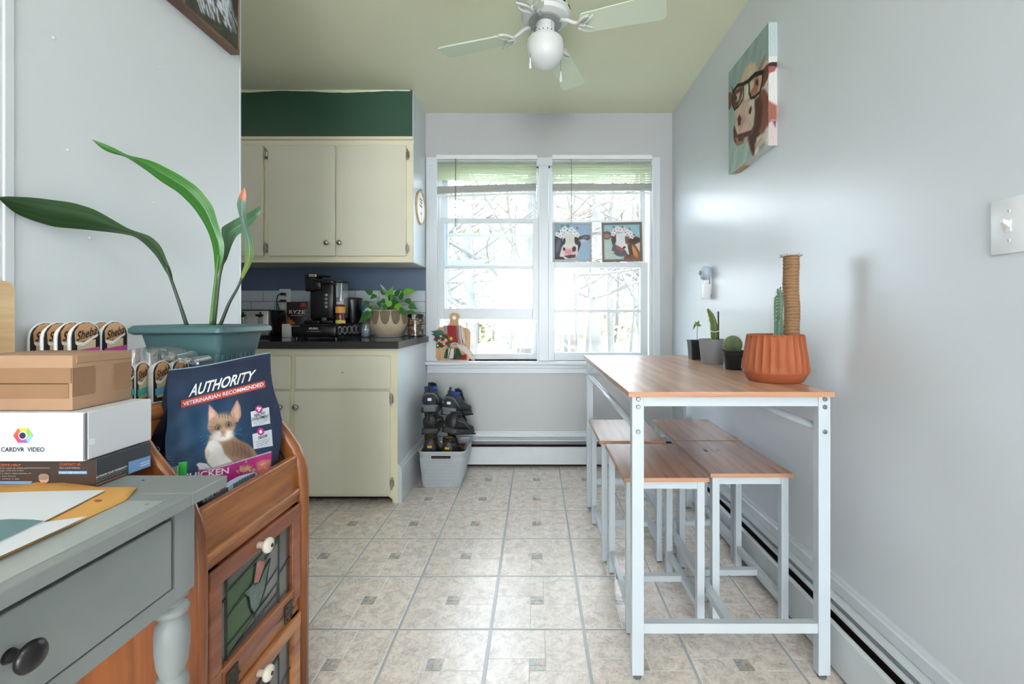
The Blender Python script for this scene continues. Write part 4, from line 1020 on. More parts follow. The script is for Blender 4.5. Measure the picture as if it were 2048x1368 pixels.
# small white sash plug beside it
# ================================================================== BASKET AND SHOES
def basket():
    t = thing('storage_basket', 'grey woven-look plastic basket full of shoes under window', 'basket', (-.565, 2.9, 0))
    M = mat('grey_plastic_basket', (168, 174, 180), .45); M2 = mat('grey_plastic_ribs', (186, 192, 198), .45)
    xb0, xb1, xt0, xt1 = -.685, -.468, -.708, -.425; yb0, yb1, yt0, yt1 = 2.745, 3.02, 2.735, 3.07; zt = .215
    def rect(f, ins, n=5):
        x0 = xb0 + (xt0 - xb0) * f + ins; x1 = xb1 + (xt1 - xb1) * f - ins; y0 = yb0 + (yt0 - yb0) * f + ins; y1 = yb1 + (yt1 - yb1) * f - ins; r = .028 - ins; z = .002 + f * zt; o = []
        for cx_, cy_, a0 in ((x1 - r, y0 + r, -PI / 2), (x1 - r, y1 - r, 0), (x0 + r, y1 - r, PI / 2), (x0 + r, y0 + r, PI)):
            for i in range(n): a = a0 + PI / 2 * i / (n - 1); o.append(Vector((cx_ + r * math.cos(a), cy_ + r * math.sin(a), z)))
        return o
    fs = [0, .1, .2, .3, .4, .5, .6, .7, .8, .9, 1.0]
    outer = [rect(f, 0) for f in fs]; inner = [rect(f, .005) for f in reversed(fs[1:])]
    part('shell', MB().ring_loft(outer + inner), M, t, 50)
    rim = MB(); rim.ring_loft([rect(1.0, -.004), rect(1.03, -.004), rect(1.03, .006), rect(1.0, .006)], False, False); part('rim', rim, M2, t)
    rb = MB()
    for k in range(24):
        f = .06 + .78 * k / 23; ring = rect(f, -.001); rb.tube(ring + [ring[0]], .0016 if k % 3 else .0026, 4, False)
    part('horizontal_weave', rb, M2, t)['kind'] = 'stuff'
    rb = MB(); lo, hi = rect(.03, -.0012, 5), rect(.86, -.0012, 5)
    for i in range(len(lo)):
        j = (i + 1) % len(lo); seg = (lo[j] - lo[i]).length; n = max(1, int(seg / .009))
        for q in range(n): rb.tube([lo[i].lerp(lo[j], q / n), hi[i].lerp(hi[j], q / n)], .0014 if q % 3 else .0022, 4, False)
    part('vertical_weave', rb, M2, t)['kind'] = 'stuff'
    hz = .180
    part('handle_hole', MB().box(XP(862, 2.735), XP(901, 2.735), 2.7335, 2.742, hz, hz + .022, .006), mat('hole_shadow', (50, 40, 34), .9), t)
    hr_ = MB(); a, b_ = XP(861, 2.735), XP(902, 2.735); pts = [(a, 2.732, hz), (b_, 2.732, hz), (b_, 2.732, hz + .023), (a, 2.732, hz + .023), (a, 2.732, hz)]
    hr_.tube(pts, .0025, 6); part('handle_lip', hr_, M2, t)
basket()
def shoe(label, loc, yaw, pitch, roll, L, W, Hh, upper, sole, collar, group, hi=False, extra=None, s=1):
    """heel at the origin, toe towards +y"""
    t = thing('shoe' if not hi else 'work_boot', label, 'shoe' if not hi else 'boot', loc, 0, group)
    R = Matrix.Translation(Vector(loc)) @ Euler((pitch, roll, yaw)).to_matrix().to_4x4()
    def ring(y, w, z0, z1, n=14, sq=2.6):
        o = []
        for k in range(n):
            a = 2 * PI * k / n; ca, sa = math.cos(a), math.sin(a)
            o.append((w * math.copysign(abs(ca) ** (2 / sq), ca), y, (z0 + z1) / 2 + (z1 - z0) / 2 * math.copysign(abs(sa) ** (2 / sq), sa)))
        return o
    w = W / 2
    so_ = [(-.005, .35), (.0, .62), (.03, .82), (.3, .78), (.5, .8), (.72, 1.0), (.9, .86), (.98, .55), (1.0, .25)]
    so_m = MB(R).ring_loft([ring(y * L, w * k, 0 + (.012 if y > .85 else 0) * (y - .85) * 6, .028 * (1.15 if y < .2 else 1), 14, 5) for y, k in so_])
    part('sole', so_m, sole, t, 50)
    lug = MB(R)
    for i in range(9):
        y = (.02 + .11 * i) * L; kk = .8 if i < 5 else .92
        lug.box(-w * kk, -w * .2, y, y + .015, -.005, .004).box(w * .2, w * kk, y, y + .015, -.005, .004)
    part('tread', lug, MT['black_matte'], t)
    top = [(.0, .55, 1.0), (.02, .66, 1.0), (.12, .72, .98), (.25, .7, .95), (.38, .68, .92), (.52, .72, .68), (.68, .9, .52), (.84, .84, .46), (.95, .6, .38), (.99, .3, .28)]
    if hi: top = [(.0, .5, 1.0), (.02, .64, 1.0), (.14, .7, 1.0), (.28, .68, .98), (.38, .66, .93), (.5, .72, .6), (.68, .9, .48), (.84, .86, .45), (.95, .62, .38), (.99, .3, .28)]
    um = MB(R).ring_loft([ring(y * L, w * k, .02, Hh * h_, 14, 2.4) for y, k, h_ in top])
    part('upper', um, upper, t, True)
    oc = MB(R); n = 16
    rng = lambda a, k, z: (w * k * .55 * math.cos(a), (.17 + .16 * math.sin(a)) * L, z)
    oc.ring_loft([[rng(2 * PI * i / n, 1.12, Hh * .9) for i in range(n)], [rng(2 * PI * i / n, 1.15, Hh * 1.06 + (.006 if math.sin(2 * PI * i / n) < -.5 else 0)) for i in range(n)], [rng(2 * PI * i / n, .85, Hh * 1.06) for i in range(n)], [rng(2 * PI * i / n, .7, Hh * .93) for i in range(n)]])
    part('collar', oc, collar, t, True)
    part('opening', MB(R).ring_loft([[rng(2 * PI * i / n, .82, Hh * 1.035) for i in range(n)], [rng(2 * PI * i / n, .82, Hh * 1.03) for i in range(n)]]), MT['pure_black'], t)
    tg = MB(R); tg.grid(lambda u, v: (w * .42 * (2 * u - 1), L * (.36 + .22 * v), Hh * (1.2 - .52 * v) + .004 - .01 * abs(2 * u - 1)), 4, 4); part('tongue', tg, upper, t, True)
    lc_ = MB(R)
    for i in range(5):
        y = L * (.40 + .045 * i); z = Hh * (.98 - .085 * i) + .012
        lc_.tube([(-w * .5, y, z - .01), (0, y + .006, z), (w * .5, y, z - .01)], .0025, 5)
    part('laces', lc_, MT['lace'], t)
    if extra: extra(t, R, L, w, Hh)
    return t
MT['lace'] = mat('dark_laces', (40, 40, 44), .8)
MU = mat('charcoal_mesh', (46, 50, 56), .75, var=.2, scale=60); MK = mat('black_leather', (32, 32, 34), .5, var=.2, scale=30); MSo = mat('dark_rubber', (52, 54, 58), .6); MSg = mat('grey_rubber', (98, 104, 110), .6)
MBl = mat('blue_lining', (30, 70, 150), .8); MYl = mat('yellow_lining', (220, 160, 40), .7)
def trail(t, R, L, w, Hh):
    part('pull_tab', MB(R).box(-.008, .008, -.012, -.004, Hh * .85, Hh * 1.28, .003), MT['lace'], t)
    part('heel_patch', MB(R).box(-.012, .012, -.006, .004, Hh * .48, Hh * .6, .002), MT['white_ink'], t)
    part('heel_band', MB(R).tube([(-w * .75, L * .2, .05), (-w * .66, .0, Hh * .68), (-w * .35, -.004, Hh * .8), (w * .35, -.004, Hh * .8), (w * .66, .0, Hh * .68), (w * .78, L * .2, .05)], .006, 6), MSg, t, True)
    part('heel_cap', MB(R).ring_loft([[(w * .8 * math.cos(a), L * .06 - L * .085 * math.sin(a), z) for a in [PI * i / 10 for i in range(11)]] for z in (.004, .045)], True, True), MSg, t, 40)
def plain(t, R, L, w, Hh):
    part('side_strap', MB(R).tube([(w * .72, L * .05, Hh * .7), (w * .85, L * .3, Hh * .6), (w * .95, L * .6, .03)], .004, 6), MSg, t, True)
    part('heel_loop', MB(R).tube([(0, -.003, Hh * .7), (0, -.014, Hh * .9), (0, -.003, Hh * 1.02)], .004, 6), MT['lace'], t, True)
def boot_x(t, R, L, w, Hh):
    part('yellow_tag', MB(R).box(-.014, .014, -.003, .006, Hh * .7, Hh * .78, .002), MYl, t)
    part('insole', MB(R).ring_loft([[(w * .4 * math.cos(2 * PI * i / 14), (.17 + .12 * math.sin(2 * PI * i / 14)) * L, z) for i in range(14)] for z in (Hh * 1.05, Hh * 1.06)]), MYl, t)
    part('eyelet', MB(R).sphere((-w * .72, L * .1, Hh * .92), .006, nu=8, nv=6), mat('brass', (200, 160, 70), .3, metal=1), t)
g_ = 'pairs of shoes heaped in the grey basket'
Lx = lambda px, Y: XP(px, Y)
shoe('black work boot with yellow lining at the left of the grey basket', (-.650, 2.78, .10), .06, .0, 0, .24, .125, .19, MK, MSo, MK, None, True, boot_x)
shoe('black work boot with yellow tag at the centre of the grey basket', (-.545, 2.785, .10), -.12, .0, 0, .24, .125, .175, MK, MSo, MK, None, True, boot_x)
t = shoe('dark shoe with brown laces at the right of the grey basket', (-.525, 2.93, .07), .05, .30, .12, .13, .085, .12, MK, MSo, MK, None, False, None)
shoe('plain black shoe on the left, middle of the shoe heap', (-.655, 2.80, .315), .05, .05, 0, .27, .125, .115, MK, MSo, MK, None, False, plain)
shoe('plain black shoe on the right, middle of the shoe heap', (-.540, 2.79, .325), -.35, -.22, .12, .29, .125, .115, MK, MSo, MK, None, False, plain)
shoe('blue-lined grey trail shoe, leftmost on top of the shoe heap', (-.665, 2.84, .440), .06, -.05, 0, .25, .13, .145, MU, MSo, MBl, None, False, trail)
shoe('blue-lined grey trail shoe, rightmost on top of the shoe heap', (-.552, 2.83, .425), -.32, -.15, .08, .27, .125, .135, MU, MSo, MBl, None, False, trail)
# brown lace bundle on the right shoe
pts = [Vector((-.485 + .028 * math.sin(k * 1.9), 2.93 + .035 * math.cos(k * 1.3), .205 + .01 * math.sin(k * 2.3))) for k in range(22)]
part('brown_laces', MB().tube(pts, .0026, 5), mat('brown_lace', (112, 66, 48), .8), t, True)
# ================================================================== TABLE, STOOLS
M_TOP = wood('oak_laminate', (160, 116, 90), (212, 170, 140), (9, 0.45, 9), 3.2, .28, 3, .02, .9)
M_SEAT = wood('walnut_laminate', (128, 88, 70), (178, 134, 110), (11, 0.5, 11), 3.2, .26, 3, .02, .9)
M_EDG = wood('laminate_edge', (166, 120, 90), (196, 152, 120), (1, 1, 14), 3, .45)
def bolt(x, y, z, parent, ax='y', r=.0065):
    R = Matrix.Translation((x, y, z)) @ (Matrix.Rotation(PI / 2, 4, 'X') if ax == 'y' else Matrix.Rotation(PI / 2, 4, 'Y'))
    part('bolt', MB(R).lathe(0, 0, [(r, -.001), (r, .002), (r * .75, .0035), (r * .4, .0035), (r * .35, .0015)], 14), MT['steel'], parent, 40)
tb = thing('dining_table', 'bar-height table with wood-grain top and white metal frame by right wall', 'table', (.55, 1.89, 0))
TX0, TX1, TY0, TY1, TZ = .262, .842, 1.283, 2.485, .826
part('tabletop', MB().box(TX0, TX1, TY0, TY1, TZ - .015, TZ, .0012), [M_TOP], tb)
part('edge_band', MB().box(TX0 - .0005, TX1 + .0005, TY0 - .0006, TY0 + .001, TZ - .0148, TZ - .001).box(TX0 - .0007, TX0 + .001, TY0, TY1, TZ - .0148, TZ - .001), M_EDG, tb)
lx = (.274, .806); ly = (1.297, 2.446); lw = .034
for i, x in enumerate(lx):
    for j, y in enumerate(ly):
        l_ = part('leg', MB().box(x, x + lw, y, y + lw * .8, .014, TZ - .015, .0015), MT['white_metal'], tb)
        part('foot', MB().lathe(x + lw / 2, y + lw * .4, [(.012, 0), (.013, .004), (.006, .007), (.006, .015)], 16), MT['clear'], l_, 40)
        if j == 0:
            for z in (.803, .781, .710): bolt(x + lw / 2, y - .001, z, l_)
part('end_rail', MB().box(lx[0] + lw, lx[1], ly[0] + .004, ly[0] + .022, .782, TZ - .0155), MT['white_metal'], tb)
part('end_rail', MB().box(lx[0] + lw, lx[1], ly[1] + .004, ly[1] + .022, .782, TZ - .0155), MT['white_metal'], tb)
for x in lx: part('side_rail', MB().box(x + .008, x + .026, ly[0] + lw * .8, ly[1], .784, TZ - .0155), MT['white_metal'], tb)
for x in (lx[0] + .017, lx[1] + .017): part('side_tube', MB().tube([(x, ly[0] + .02, .716), (x, ly[1] + .005, .716)], .0115, 14), MT['white_metal'], tb, True)
for y in ly: part('bottom_rail', MB().box(lx[0] + lw, lx[1], y + .004, y + .026, .132, .160), MT['white_metal'], tb)
part('centre_stretcher', MB().box(.5515, .5755, ly[0] + .026, ly[1] + .004, .134, .158), MT['white_metal'], tb)

SW, SD, SZ, LG = .275, .392, .517, .024
def stool_parts(x, y, label):
    t = thing('stool', label, 'stool', (x + SW / 2, y + SD / 2, 0), 0, 'four stools under the table')
    part('seat', MB().box(x, x + SW, y, y + SD, SZ - .014, SZ, .0012), M_SEAT, t)
    part('seat_edge', MB().box(x - .0004, x + SW + .0004, y - .0005, y + .001, SZ - .0137, SZ - .001).box(x - .0005, x + .001, y, y + SD, SZ - .0137, SZ - .001), M_EDG, t)
    a, b = x + .010, x + SW - .010 - LG; c_, d_ = y + .010, y + SD - .010 - LG
    for xx in (a, b):
        for yy in (c_, d_):
            l_ = part('leg', MB().box(xx, xx + LG, yy, yy + LG, .008, SZ - .014, .0012), MT['white_metal'], t)
            part('foot', MB().box(xx + .003, xx + LG - .003, yy + .003, yy + LG - .003, 0, .009), MT['clear'], l_)
        part('side_rail', MB().box(xx + .003, xx + LG - .003, c_ + LG, d_, .072, .096), MT['white_metal'], t)
        part('seat_rail', MB().box(xx + .003, xx + LG - .003, c_ + LG, d_, SZ - .040, SZ - .014), MT['white_metal'], t)
    for yy in (c_, d_): part('seat_rail', MB().box(a + LG, b, yy + .003, yy + LG - .003, SZ - .040, SZ - .014), MT['white_metal'], t)
    part('cross_bar', MB().box(a + LG - .003, b + .003, y + SD / 2 - .012, y + SD / 2 + .012, .074, .094), MT['white_metal'], t)
    for xx in (a + LG + .001, b + LG + .0005, a + .001): bolt(xx - (.001 if xx != a + LG + .001 else 0), y + SD / 2, .084, t, 'x', .006)
    for xx in (a, ): bolt(xx, c_ + LG / 2, SZ - .022, t, 'x', .005); bolt(xx, d_ + LG / 2, SZ - .022, t, 'x', .005)
    return t
st0 = stool_parts(.284, 1.470, 'stool at the near left under the table, behind front table leg')
for nx, ny, lb in ((.580, 1.511, 'stool at the near right under the table, with a small dark scuff on its seat'), (.268, 1.905, 'stool at the far left under the table, its seat catching white window glare'), (.590, 1.912, 'stool at the far right under the table, next to the wall')):
    s_ = copy_tree(st0); s_.location = (nx + SW / 2, ny + SD / 2, 0); s_['label'] = lb
    INV[s_.name] = Matrix.Translation(s_.location).inverted()
    if ny == 1.511:
        sm = MB(); 
        for k in range(9): sm.lathe(nx + .105 + .03 * math.sin(k * 2.1), ny + .262 + .012 * math.cos(k * 1.7), [(.003 + .002 * (k % 3), SZ + .0001), (.0025, SZ + .0004)], 7)
        part('scuff_mark', sm, mat('dark_scuff', (74, 50, 44), .6), s_)

# ================================================================== POTS ON THE TABLE
M_TER = mat('terracotta', (156, 82, 46), .65, var=.08, scale=18, bump=.2, bscale=90)
cx, cy = .790, 1.505; rb_ = .084
tp = thing('terracotta_planter', 'large fluted terracotta pot with cactus and coir pole at near table corner', 'potted plant', (cx, cy, TZ))
def flute(a, z):
    if z < TZ + .034 or z > TZ + .150: return 1
    ph = (a / (2 * PI) * 26) % 1; f = min(1, (z - TZ - .034) / .006)
    return 1 - .045 * f * math.sin(PI * ph) ** .7 + .0
prof = [(rb_ * .93, TZ), (rb_, TZ + .004), (.0985, TZ + .030), (.100, TZ + .034), (.1012, TZ + .042), (.0995, TZ + .055), (.0955, TZ + .09), (.0905, TZ + .12), (.087, TZ + .148), (.086, TZ + .151), (.084, TZ + .1535), (.079, TZ + .1535), (.078, TZ + .14), (.078, TZ + .128)]
part('fluted_pot', MB().lathe(cx, cy, prof, 208, mod=flute), M_TER, tp, 50)
part('soil', MB().lathe(cx, cy, [(.0785, TZ + .128), (.0785, TZ + .136)], 32), mat('potting_soil', (62, 46, 38), .95, bump=.6, bscale=200), tp)
M_CO = mat('coir_fibre', (132, 100, 72), .95, var=.3, scale=60, stretch=(1, 1, 4), bump=.8, bscale=180); M_TW = mat('pale_twine', (172, 138, 100), .8)
px_, py_ = .852, 1.515; pr_ = .0245
pole = MB(); prf = []
z = TZ + .12; k = 0
while z < 1.24: prf.append((pr_ * (1.0 if k % 2 else .94), z)); z += .0042; k += 1
rings = []
for r, z in prf:
    f = (z - TZ - .12) / .3; ox = -.004 * f - .0015 * math.sin(z * 40)
    rings.append([(px_ + ox + r * math.cos(2 * PI * i / 20) * (1 + .03 * random.random()), py_ + r * math.sin(2 * PI * i / 20), z + .0012 * math.sin(2 * PI * i / 20 * 2 + z * 90)) for i in range(20)])
pole.ring_loft(rings); pl_ = part('coir_pole', pole, M_CO, tp, True)
wd = MB()
for k in range(26):
    z = TZ + .14 + k * .0107; f = (z - TZ - .12) / .3; ox = -.004 * f - .0015 * math.sin(z * 40); q = [(px_ + ox + (pr_ + .0008) * math.cos(a), py_ + (pr_ + .0008) * math.sin(a), z + .0025 * math.sin(a + k)) for a in [2 * PI * i / 16 for i in range(17)]]
    wd.tube(q, .0011, 4, False)
part('twine_winding', wd, M_TW, pl_)
fz = MB()
for k in range(46):
    a = random.uniform(0, 2 * PI); p0 = Vector((px_ - .004 + pr_ * math.cos(a), py_ + pr_ * math.sin(a), 1.238)); d = Vector((math.cos(a), math.sin(a), random.uniform(-.4, 1.0))).normalized()
    fz.tube([p0, p0 + d * .006, p0 + d * random.uniform(.007, .013) + Vector((0, 0, .002))], .0005, 3)
part('frayed_fibres', fz, M_CO, pl_)
M_CAC = mat('blue_green_cactus', (88, 116, 96), .6, var=.22, scale=40, bump=.5, bscale=120); M_CAC2 = mat('green_cactus', (98, 118, 84), .6, var=.15, scale=40); M_SP = mat('pale_spines', (196, 192, 170), .7)
def ribbed(path, rad, n, depth, parent, m, name='cactus_stem', spines=True):
    path = [Vector(p) for p in path]; mb = MB(); rings = []
    N = len(path)
    for i, p in enumerate(path):
        d = (path[min(i + 1, N - 1)] - path[max(i - 1, 0)]).normalized(); a = d.cross(Vector((0, 1, 0))).normalized(); b = d.cross(a); r = rad[i]
        rings.append([p + (a * math.cos(t) + b * math.sin(t)) * r * (1 + depth * math.cos(n * t)) for t in [2 * PI * k / (n * 6) for k in range(n * 6)]])
    mb.ring_loft(rings); c = part(name, mb, m, parent, True)
    if spines:
        sp = MB()
        for i in range(N - 1):
            for k in range(n):
                q = rings[i][k * 6]; o = (q - path[i]).normalized()
                for s in (-1, 0, 1): sp.tube([q, q + (o + Vector((0, 0, .5 * s)) + Vector((0.3 * s, 0, 0))) * .0045], .0004, 3)
        part('spines', sp, M_SP, c)
    return c
Yc_ = 1.50
def pth(pts, Y, n=12):
    out = []; 
    for i in range(n):
        f = i / (n - 1) * (len(pts) - 1); k = min(int(f), len(pts) - 2); a = pts[k]; b = pts[k + 1]; g_ = f - k
        out.append(P(a[0] + (b[0] - a[0]) * g_, a[1] + (b[1] - a[1]) * g_, Y))
    return out
R_ = lambda pxr, Y: pxr * Y / F
ribbed(pth([(1556.5, 680), (1556.5, 640), (1556, 610), (1554, 590)], Yc_), [R_(7.2, Yc_)] * 8 + [R_(6.5, Yc_), R_(6, Yc_), R_(5, Yc_), R_(1.5, Yc_)], 5, .14, tp, M_CAC)
ribbed(pth([(1559, 640), (1561, 610), (1560, 588), (1555, 577)], Yc_ - .012), [R_(4.5, Yc_)] * 9 + [R_(3.5, Yc_), R_(2.5, Yc_), R_(.8, Yc_)], 5, .14, tp, M_CAC)
part('support_stick', MB().tube([P(1564, 680, Yc_), P(1563, 600, Yc_), P(1560.5, 574, Yc_)], .0022, 6), mat('dark_stick', (52, 56, 52), .7), tp)

Y_ = 1.83; cx = XP(1469, Y_)
bp = thing('small_cactus_pot', 'small black nursery pot with round cactus and orange price sticker', 'potted plant', (cx, Y_, TZ))
r_ = lambda px: px * Y_ / F
part('nursery_pot', MB().lathe(cx, Y_, [(r_(17.5), TZ), (r_(18), TZ + .002), (r_(21.5), TZ + .052), (r_(22), TZ + .058), (r_(24.5), TZ + .060), (r_(24.8), TZ + .0745), (r_(23.5), TZ + .0755), (r_(22.5), TZ + .07), (r_(21), TZ + .06)], 32), MT['black_matte'], bp, 40)
part('soil', MB().lathe(cx, Y_, [(r_(21.5), TZ + .06), (r_(21.5), TZ + .067)], 20), MT['dark_gap'], bp)
nn = 11; N = 12; zb0 = TZ + .062; hh = ZP(671, Y_) - zb0
path = [(cx - .006, Y_, zb0 + hh * (.5 - .5 * math.cos(PI * i / N))) for i in range(N + 1)]
ribbed(path, [max(.002, r_(15.8) * math.sin(PI * min(.999, max(.22, i / N)))) for i in range(N + 1)], nn, .11, bp, M_CAC2, 'cactus_globe')
stk = MB(); zz0, zz1 = TZ + .008, TZ + .050; A0 = math.radians(-76); A1 = math.radians(-40)
def onp(a, z): r = r_(18) + (r_(21.5) - r_(18)) * (z - TZ) / .052 + .0006; return Vector((cx + r * math.cos(a), Y_ + r * math.sin(a), z))
sk = part('price_sticker', MB().grid(lambda u, v: onp(A0 + (A1 - A0) * u, zz0 + (zz1 - zz0) * v), 8, 3), mat('sticker_white', (226, 226, 224), .5), bp)
def onpo(a, z): p = onp(a, z); return p + (p - Vector((cx, Y_, z))).normalized() * .0004
part('sticker_band', MB().grid(lambda u, v: onpo(A0 + (A1 - A0) * u * .62, zz0 + (zz1 - zz0) * (.5 + .5 * v)), 6, 2), mat('sticker_orange', (236, 150, 60), .5), sk)
part('sticker_stripe', MB().grid(lambda u, v: onpo(A0 + (A1 - A0) * u, zz0 + (zz1 - zz0) * (.42 + .07 * v)), 6, 1), mat('sticker_red', (214, 84, 50), .5), sk)
bc_ = MB()
for k in range(9): bc_.grid(lambda u, v: onpo(A0 + (A1 - A0) * (.2 + .07 * k + .03 * u), zz0 + (zz1 - zz0) * (.08 + .22 * v)), 1, 1)
part('sticker_print', bc_, MT['pure_black'], sk)

Y_ = 2.04; cx = XP(1424.5, Y_)
gp = thing('grey_cactus_pot', 'grey honeycomb-textured pot with leaning finger cactus and dark stick', 'potted plant', (cx, Y_, TZ))
M_GP = mat('grey_honeycomb_pot', (134, 138, 142), .7, var=.05, scale=60); M_GP2 = mat('grey_honeycomb_ridge', (172, 176, 180), .7)
r_ = lambda px: px * Y_ / F; ph_ = ZP(678, Y_) - TZ
part('pot', MB().lathe(cx, Y_, [(r_(20), TZ), (r_(21), TZ + .003), (r_(25.5), TZ + ph_ * .96), (r_(26), TZ + ph_), (r_(24), TZ + ph_), (r_(23), TZ + ph_ * .85)], 40), M_GP, gp, 40)
hx = MB()
for row in range(13):
    z = TZ + .008 + row * .0078; fr = (z - TZ) / ph_; r0 = r_(20.6) + (r_(25.6) - r_(20.6)) * fr; n = 44
    hx.tube([(cx + (r0 + .0002) * math.cos(2 * PI * k / n), Y_ + (r0 + .0002) * math.sin(2 * PI * k / n), z + (.0026 if (k + row) % 2 else 0)) for k in range(n + 1)], .0006, 3, False)
part('honeycomb_relief', hx, M_GP2, gp)
part('soil', MB().lathe(cx, Y_, [(r_(23.5), TZ + ph_ * .85), (r_(23.5), TZ + ph_ * .9)], 24), MT['dark_gap'], gp)
ribbed(pth([(1429, 684), (1429, 665), (1427.5, 648), (1423, 632), (1415, 617.5)], Y_, 15), [r_(5)] * 2 + [r_(6.3)] * 5 + [r_(5.6)] * 3 + [r_(4.6)] * 2 + [r_(3.6), r_(2.8), r_(1.3)], 4, .2, gp, mat('olive_cactus', (96, 112, 60), .6, var=.2, scale=60))
part('support_stick', MB().tube([P(1437, 688, Y_), P(1436.6, 623, Y_)], .0038, 8), mat('black_stick', (40, 34, 40), .5), gp)
part('tie', MB().tube([P(1421, 662, Y_ - .015), P(1429, 664, Y_ - .02), P(1439, 662, Y_ - .012)], .0018, 6), MT['white_plastic'], gp)

Y_ = 2.25; cx = XP(1391, Y_)
sq = thing('seedling_pot', 'small square black pot with a thin two-leaf seedling, farthest on table', 'potted plant', (cx, Y_, TZ))
mb = MB(); hw0, hw1 = .026, .031; zt = ZP(680, Y_)
def sqr(h, z): return [(cx - h, Y_ - h, z), (cx + h, Y_ - h, z), (cx + h, Y_ + h, z), (cx - h, Y_ + h, z)]
mb.ring_loft([sqr(hw0, TZ), sqr(hw1, zt - .01), sqr(hw1 + .002, zt - .01), sqr(hw1 + .002, zt), sqr(hw1 - .001, zt), sqr(hw1 - .003, zt - .012)])
part('square_pot', mb, MT['black_matte'], sq)
rbm = MB()
for k in (-1, 0, 1): rbm.bar((cx + k * .015, Y_ - hw0 - .001, TZ + .004), (cx + k * .018, Y_ - hw1 - .0005, zt - .012), .003, .002, (0, 1, 0))
part('pot_ribs', rbm, MT['black'], sq)
part('soil', MB().box(cx - .028, cx + .028, Y_ - .028, Y_ + .028, zt - .014, zt - .006), MT['dark_gap'], sq)
part('seedling_stem', MB().tube([P(1394, 682, Y_), P(1394.5, 660, Y_), P(1395, 650, Y_), P(1391, 645, Y_)], .0016, 6), mat('pale_green_stem', (150, 168, 120), .5), sq, True)
for a in ((1394, 650, 1403, 652, .022), (1394, 650, 1389, 643, .02), (1394, 650, 1398, 641, .018), (1391, 647, 1386, 660, .01)):
    part('seedling_leaf', leaf_mesh(MB(), P(a[0], a[1], Y_), P(a[2], a[3], Y_ - .015), a[4], (.2, -1, .5)), mat('bright_leaf', (104, 150, 70), .4) if a[4] > .012 else M_LEAF, sq, True)

# ================================================================== RIGHT WALL
Yd_ = 2.52
gdg = thing('wall_gadget', 'small white wall unit with round blue-grey head above the cactus pots', 'wall device', (WR, Yd_, ZP(597, Yd_)))
xw = WR
part('back_plate', MB().box(xw - .006, xw, Yd_ - .02, Yd_ + .02, ZP(590, Yd_), ZP(540, Yd_), .003), MT['white_plastic'], gdg, 40)
R = Matrix.Translation((xw - .03, Yd_, ZP(546, Yd_))) @ Matrix.Rotation(-PI / 2, 4, 'Y')
part('round_head', MB(R).lathe(0, 0, [(.03, -.024), (.038, -.018), (.040, 0), (.037, .014), (.022, .022), (.004, .024)], 28), mat('blue_grey_plastic', (176, 194, 214), .3), gdg, True)
part('front_lens', MB(R).lathe(0, 0, [(.012, .022), (.012, .03), (.008, .032)], 16), mat('grey_lens', (130, 142, 150), .2), gdg, 40)
part('neck', MB().box(xw - .03, xw - .01, Yd_ - .012, Yd_ + .012, ZP(570, Yd_), ZP(559, Yd_), .003), MT['white_plastic'], gdg)
part('lower_box', MB().box(xw - .045, xw - .006, Yd_ - .022, Yd_ + .022, ZP(598, Yd_), ZP(568, Yd_), .003), MT['white_plastic'], gdg, 40)
# switch
sw = thing('light_switch', 'white single toggle light switch plate at right edge of the wall', 'light switch', (WR, .921, 1.165))
part('switch_plate', MB().box(WR - .0065, WR, .884, .961, 1.167, 1.281, .004), MT['white_plastic'], sw, 40)
part('toggle_collar', MB().box(WR - .0085, WR - .006, .917, .928, 1.211, 1.235, .001), MT['white_plastic'], sw)
part('toggle', MB().add([(WR - .006, .9185, 1.217), (WR - .006, .9265, 1.217), (WR - .006, .9265, 1.231), (WR - .006, .9185, 1.231), (WR - .021, .9195, 1.229), (WR - .021, .9255, 1.229), (WR - .021, .9255, 1.236), (WR - .021, .9195, 1.236)], [(0, 1, 2, 3), (4, 5, 6, 7), (0, 1, 5, 4), (1, 2, 6, 5), (2, 3, 7, 6), (3, 0, 4, 7)]), mat('toggle_plastic', (236, 234, 226), .3), sw)
for z in (1.253, 1.193):
    s_ = part('screw', MB(Matrix.Translation((WR - .0065, .9225, z)) @ Matrix.Rotation(-PI / 2, 4, 'Y')).lathe(0, 0, [(.0034, -.001), (.003, .001)], 12), MT['white_plastic'], sw)
    part('screw_slot', MB().box(WR - .0082, WR - .0072, .9222, .9228, z - .003, z + .003), mat('slot_grey', (120, 120, 124), .6), s_)
# cow canvas
cvY0, cvY1, cvZ0, cvZ1, cvX = 1.82, 2.198, 1.722, 2.215, .930
cv = thing('cow_canvas', 'stretched canvas painting of brown and white cow in black glasses', 'painting', (WR, 2.0, cvZ0))
part('stretcher_back', MB().box(cvX + .001, WR, cvY0 + .001, cvY1 - .001, cvZ0 + .001, cvZ1 - .001), mat('canvas_edge_white', (206, 212, 210), .8), cv)
part('wood_bumper', MB().box(cvX + .01, WR - .003, 2.05, 2.16, cvZ0 - .004, cvZ0 + .001), mat('pine', (170, 148, 110), .6), cv)
def cvp(x, y):
    px, py = 1420 + .2557 * x, 20 + .2557 * y
    Y = cvX * F / (px - VX); Z = H - (py - VY) * Y / F
    return ((cvY1 - Y) / (cvY1 - cvY0) * 100, (cvZ1 - Z) / (cvZ1 - cvZ0) * 130)
def cpoly(p, pts, col, soft=1.2, op=1.0): p.poly([cvp(*q) for q in pts], col, soft, op)
X, Yg = mesh_xy(0, 100, 0, 130, 150, 195)
p = Paint(X, Yg); p.fill((150, 170, 166)); p.poly([(0, 60), (100, 90), (100, 130), (0, 130)], (158, 178, 170), 60)
BR, DB, WH, PK, TN = (132, 82, 66), (78, 52, 46), (206, 200, 188), (190, 156, 146), (176, 146, 120)
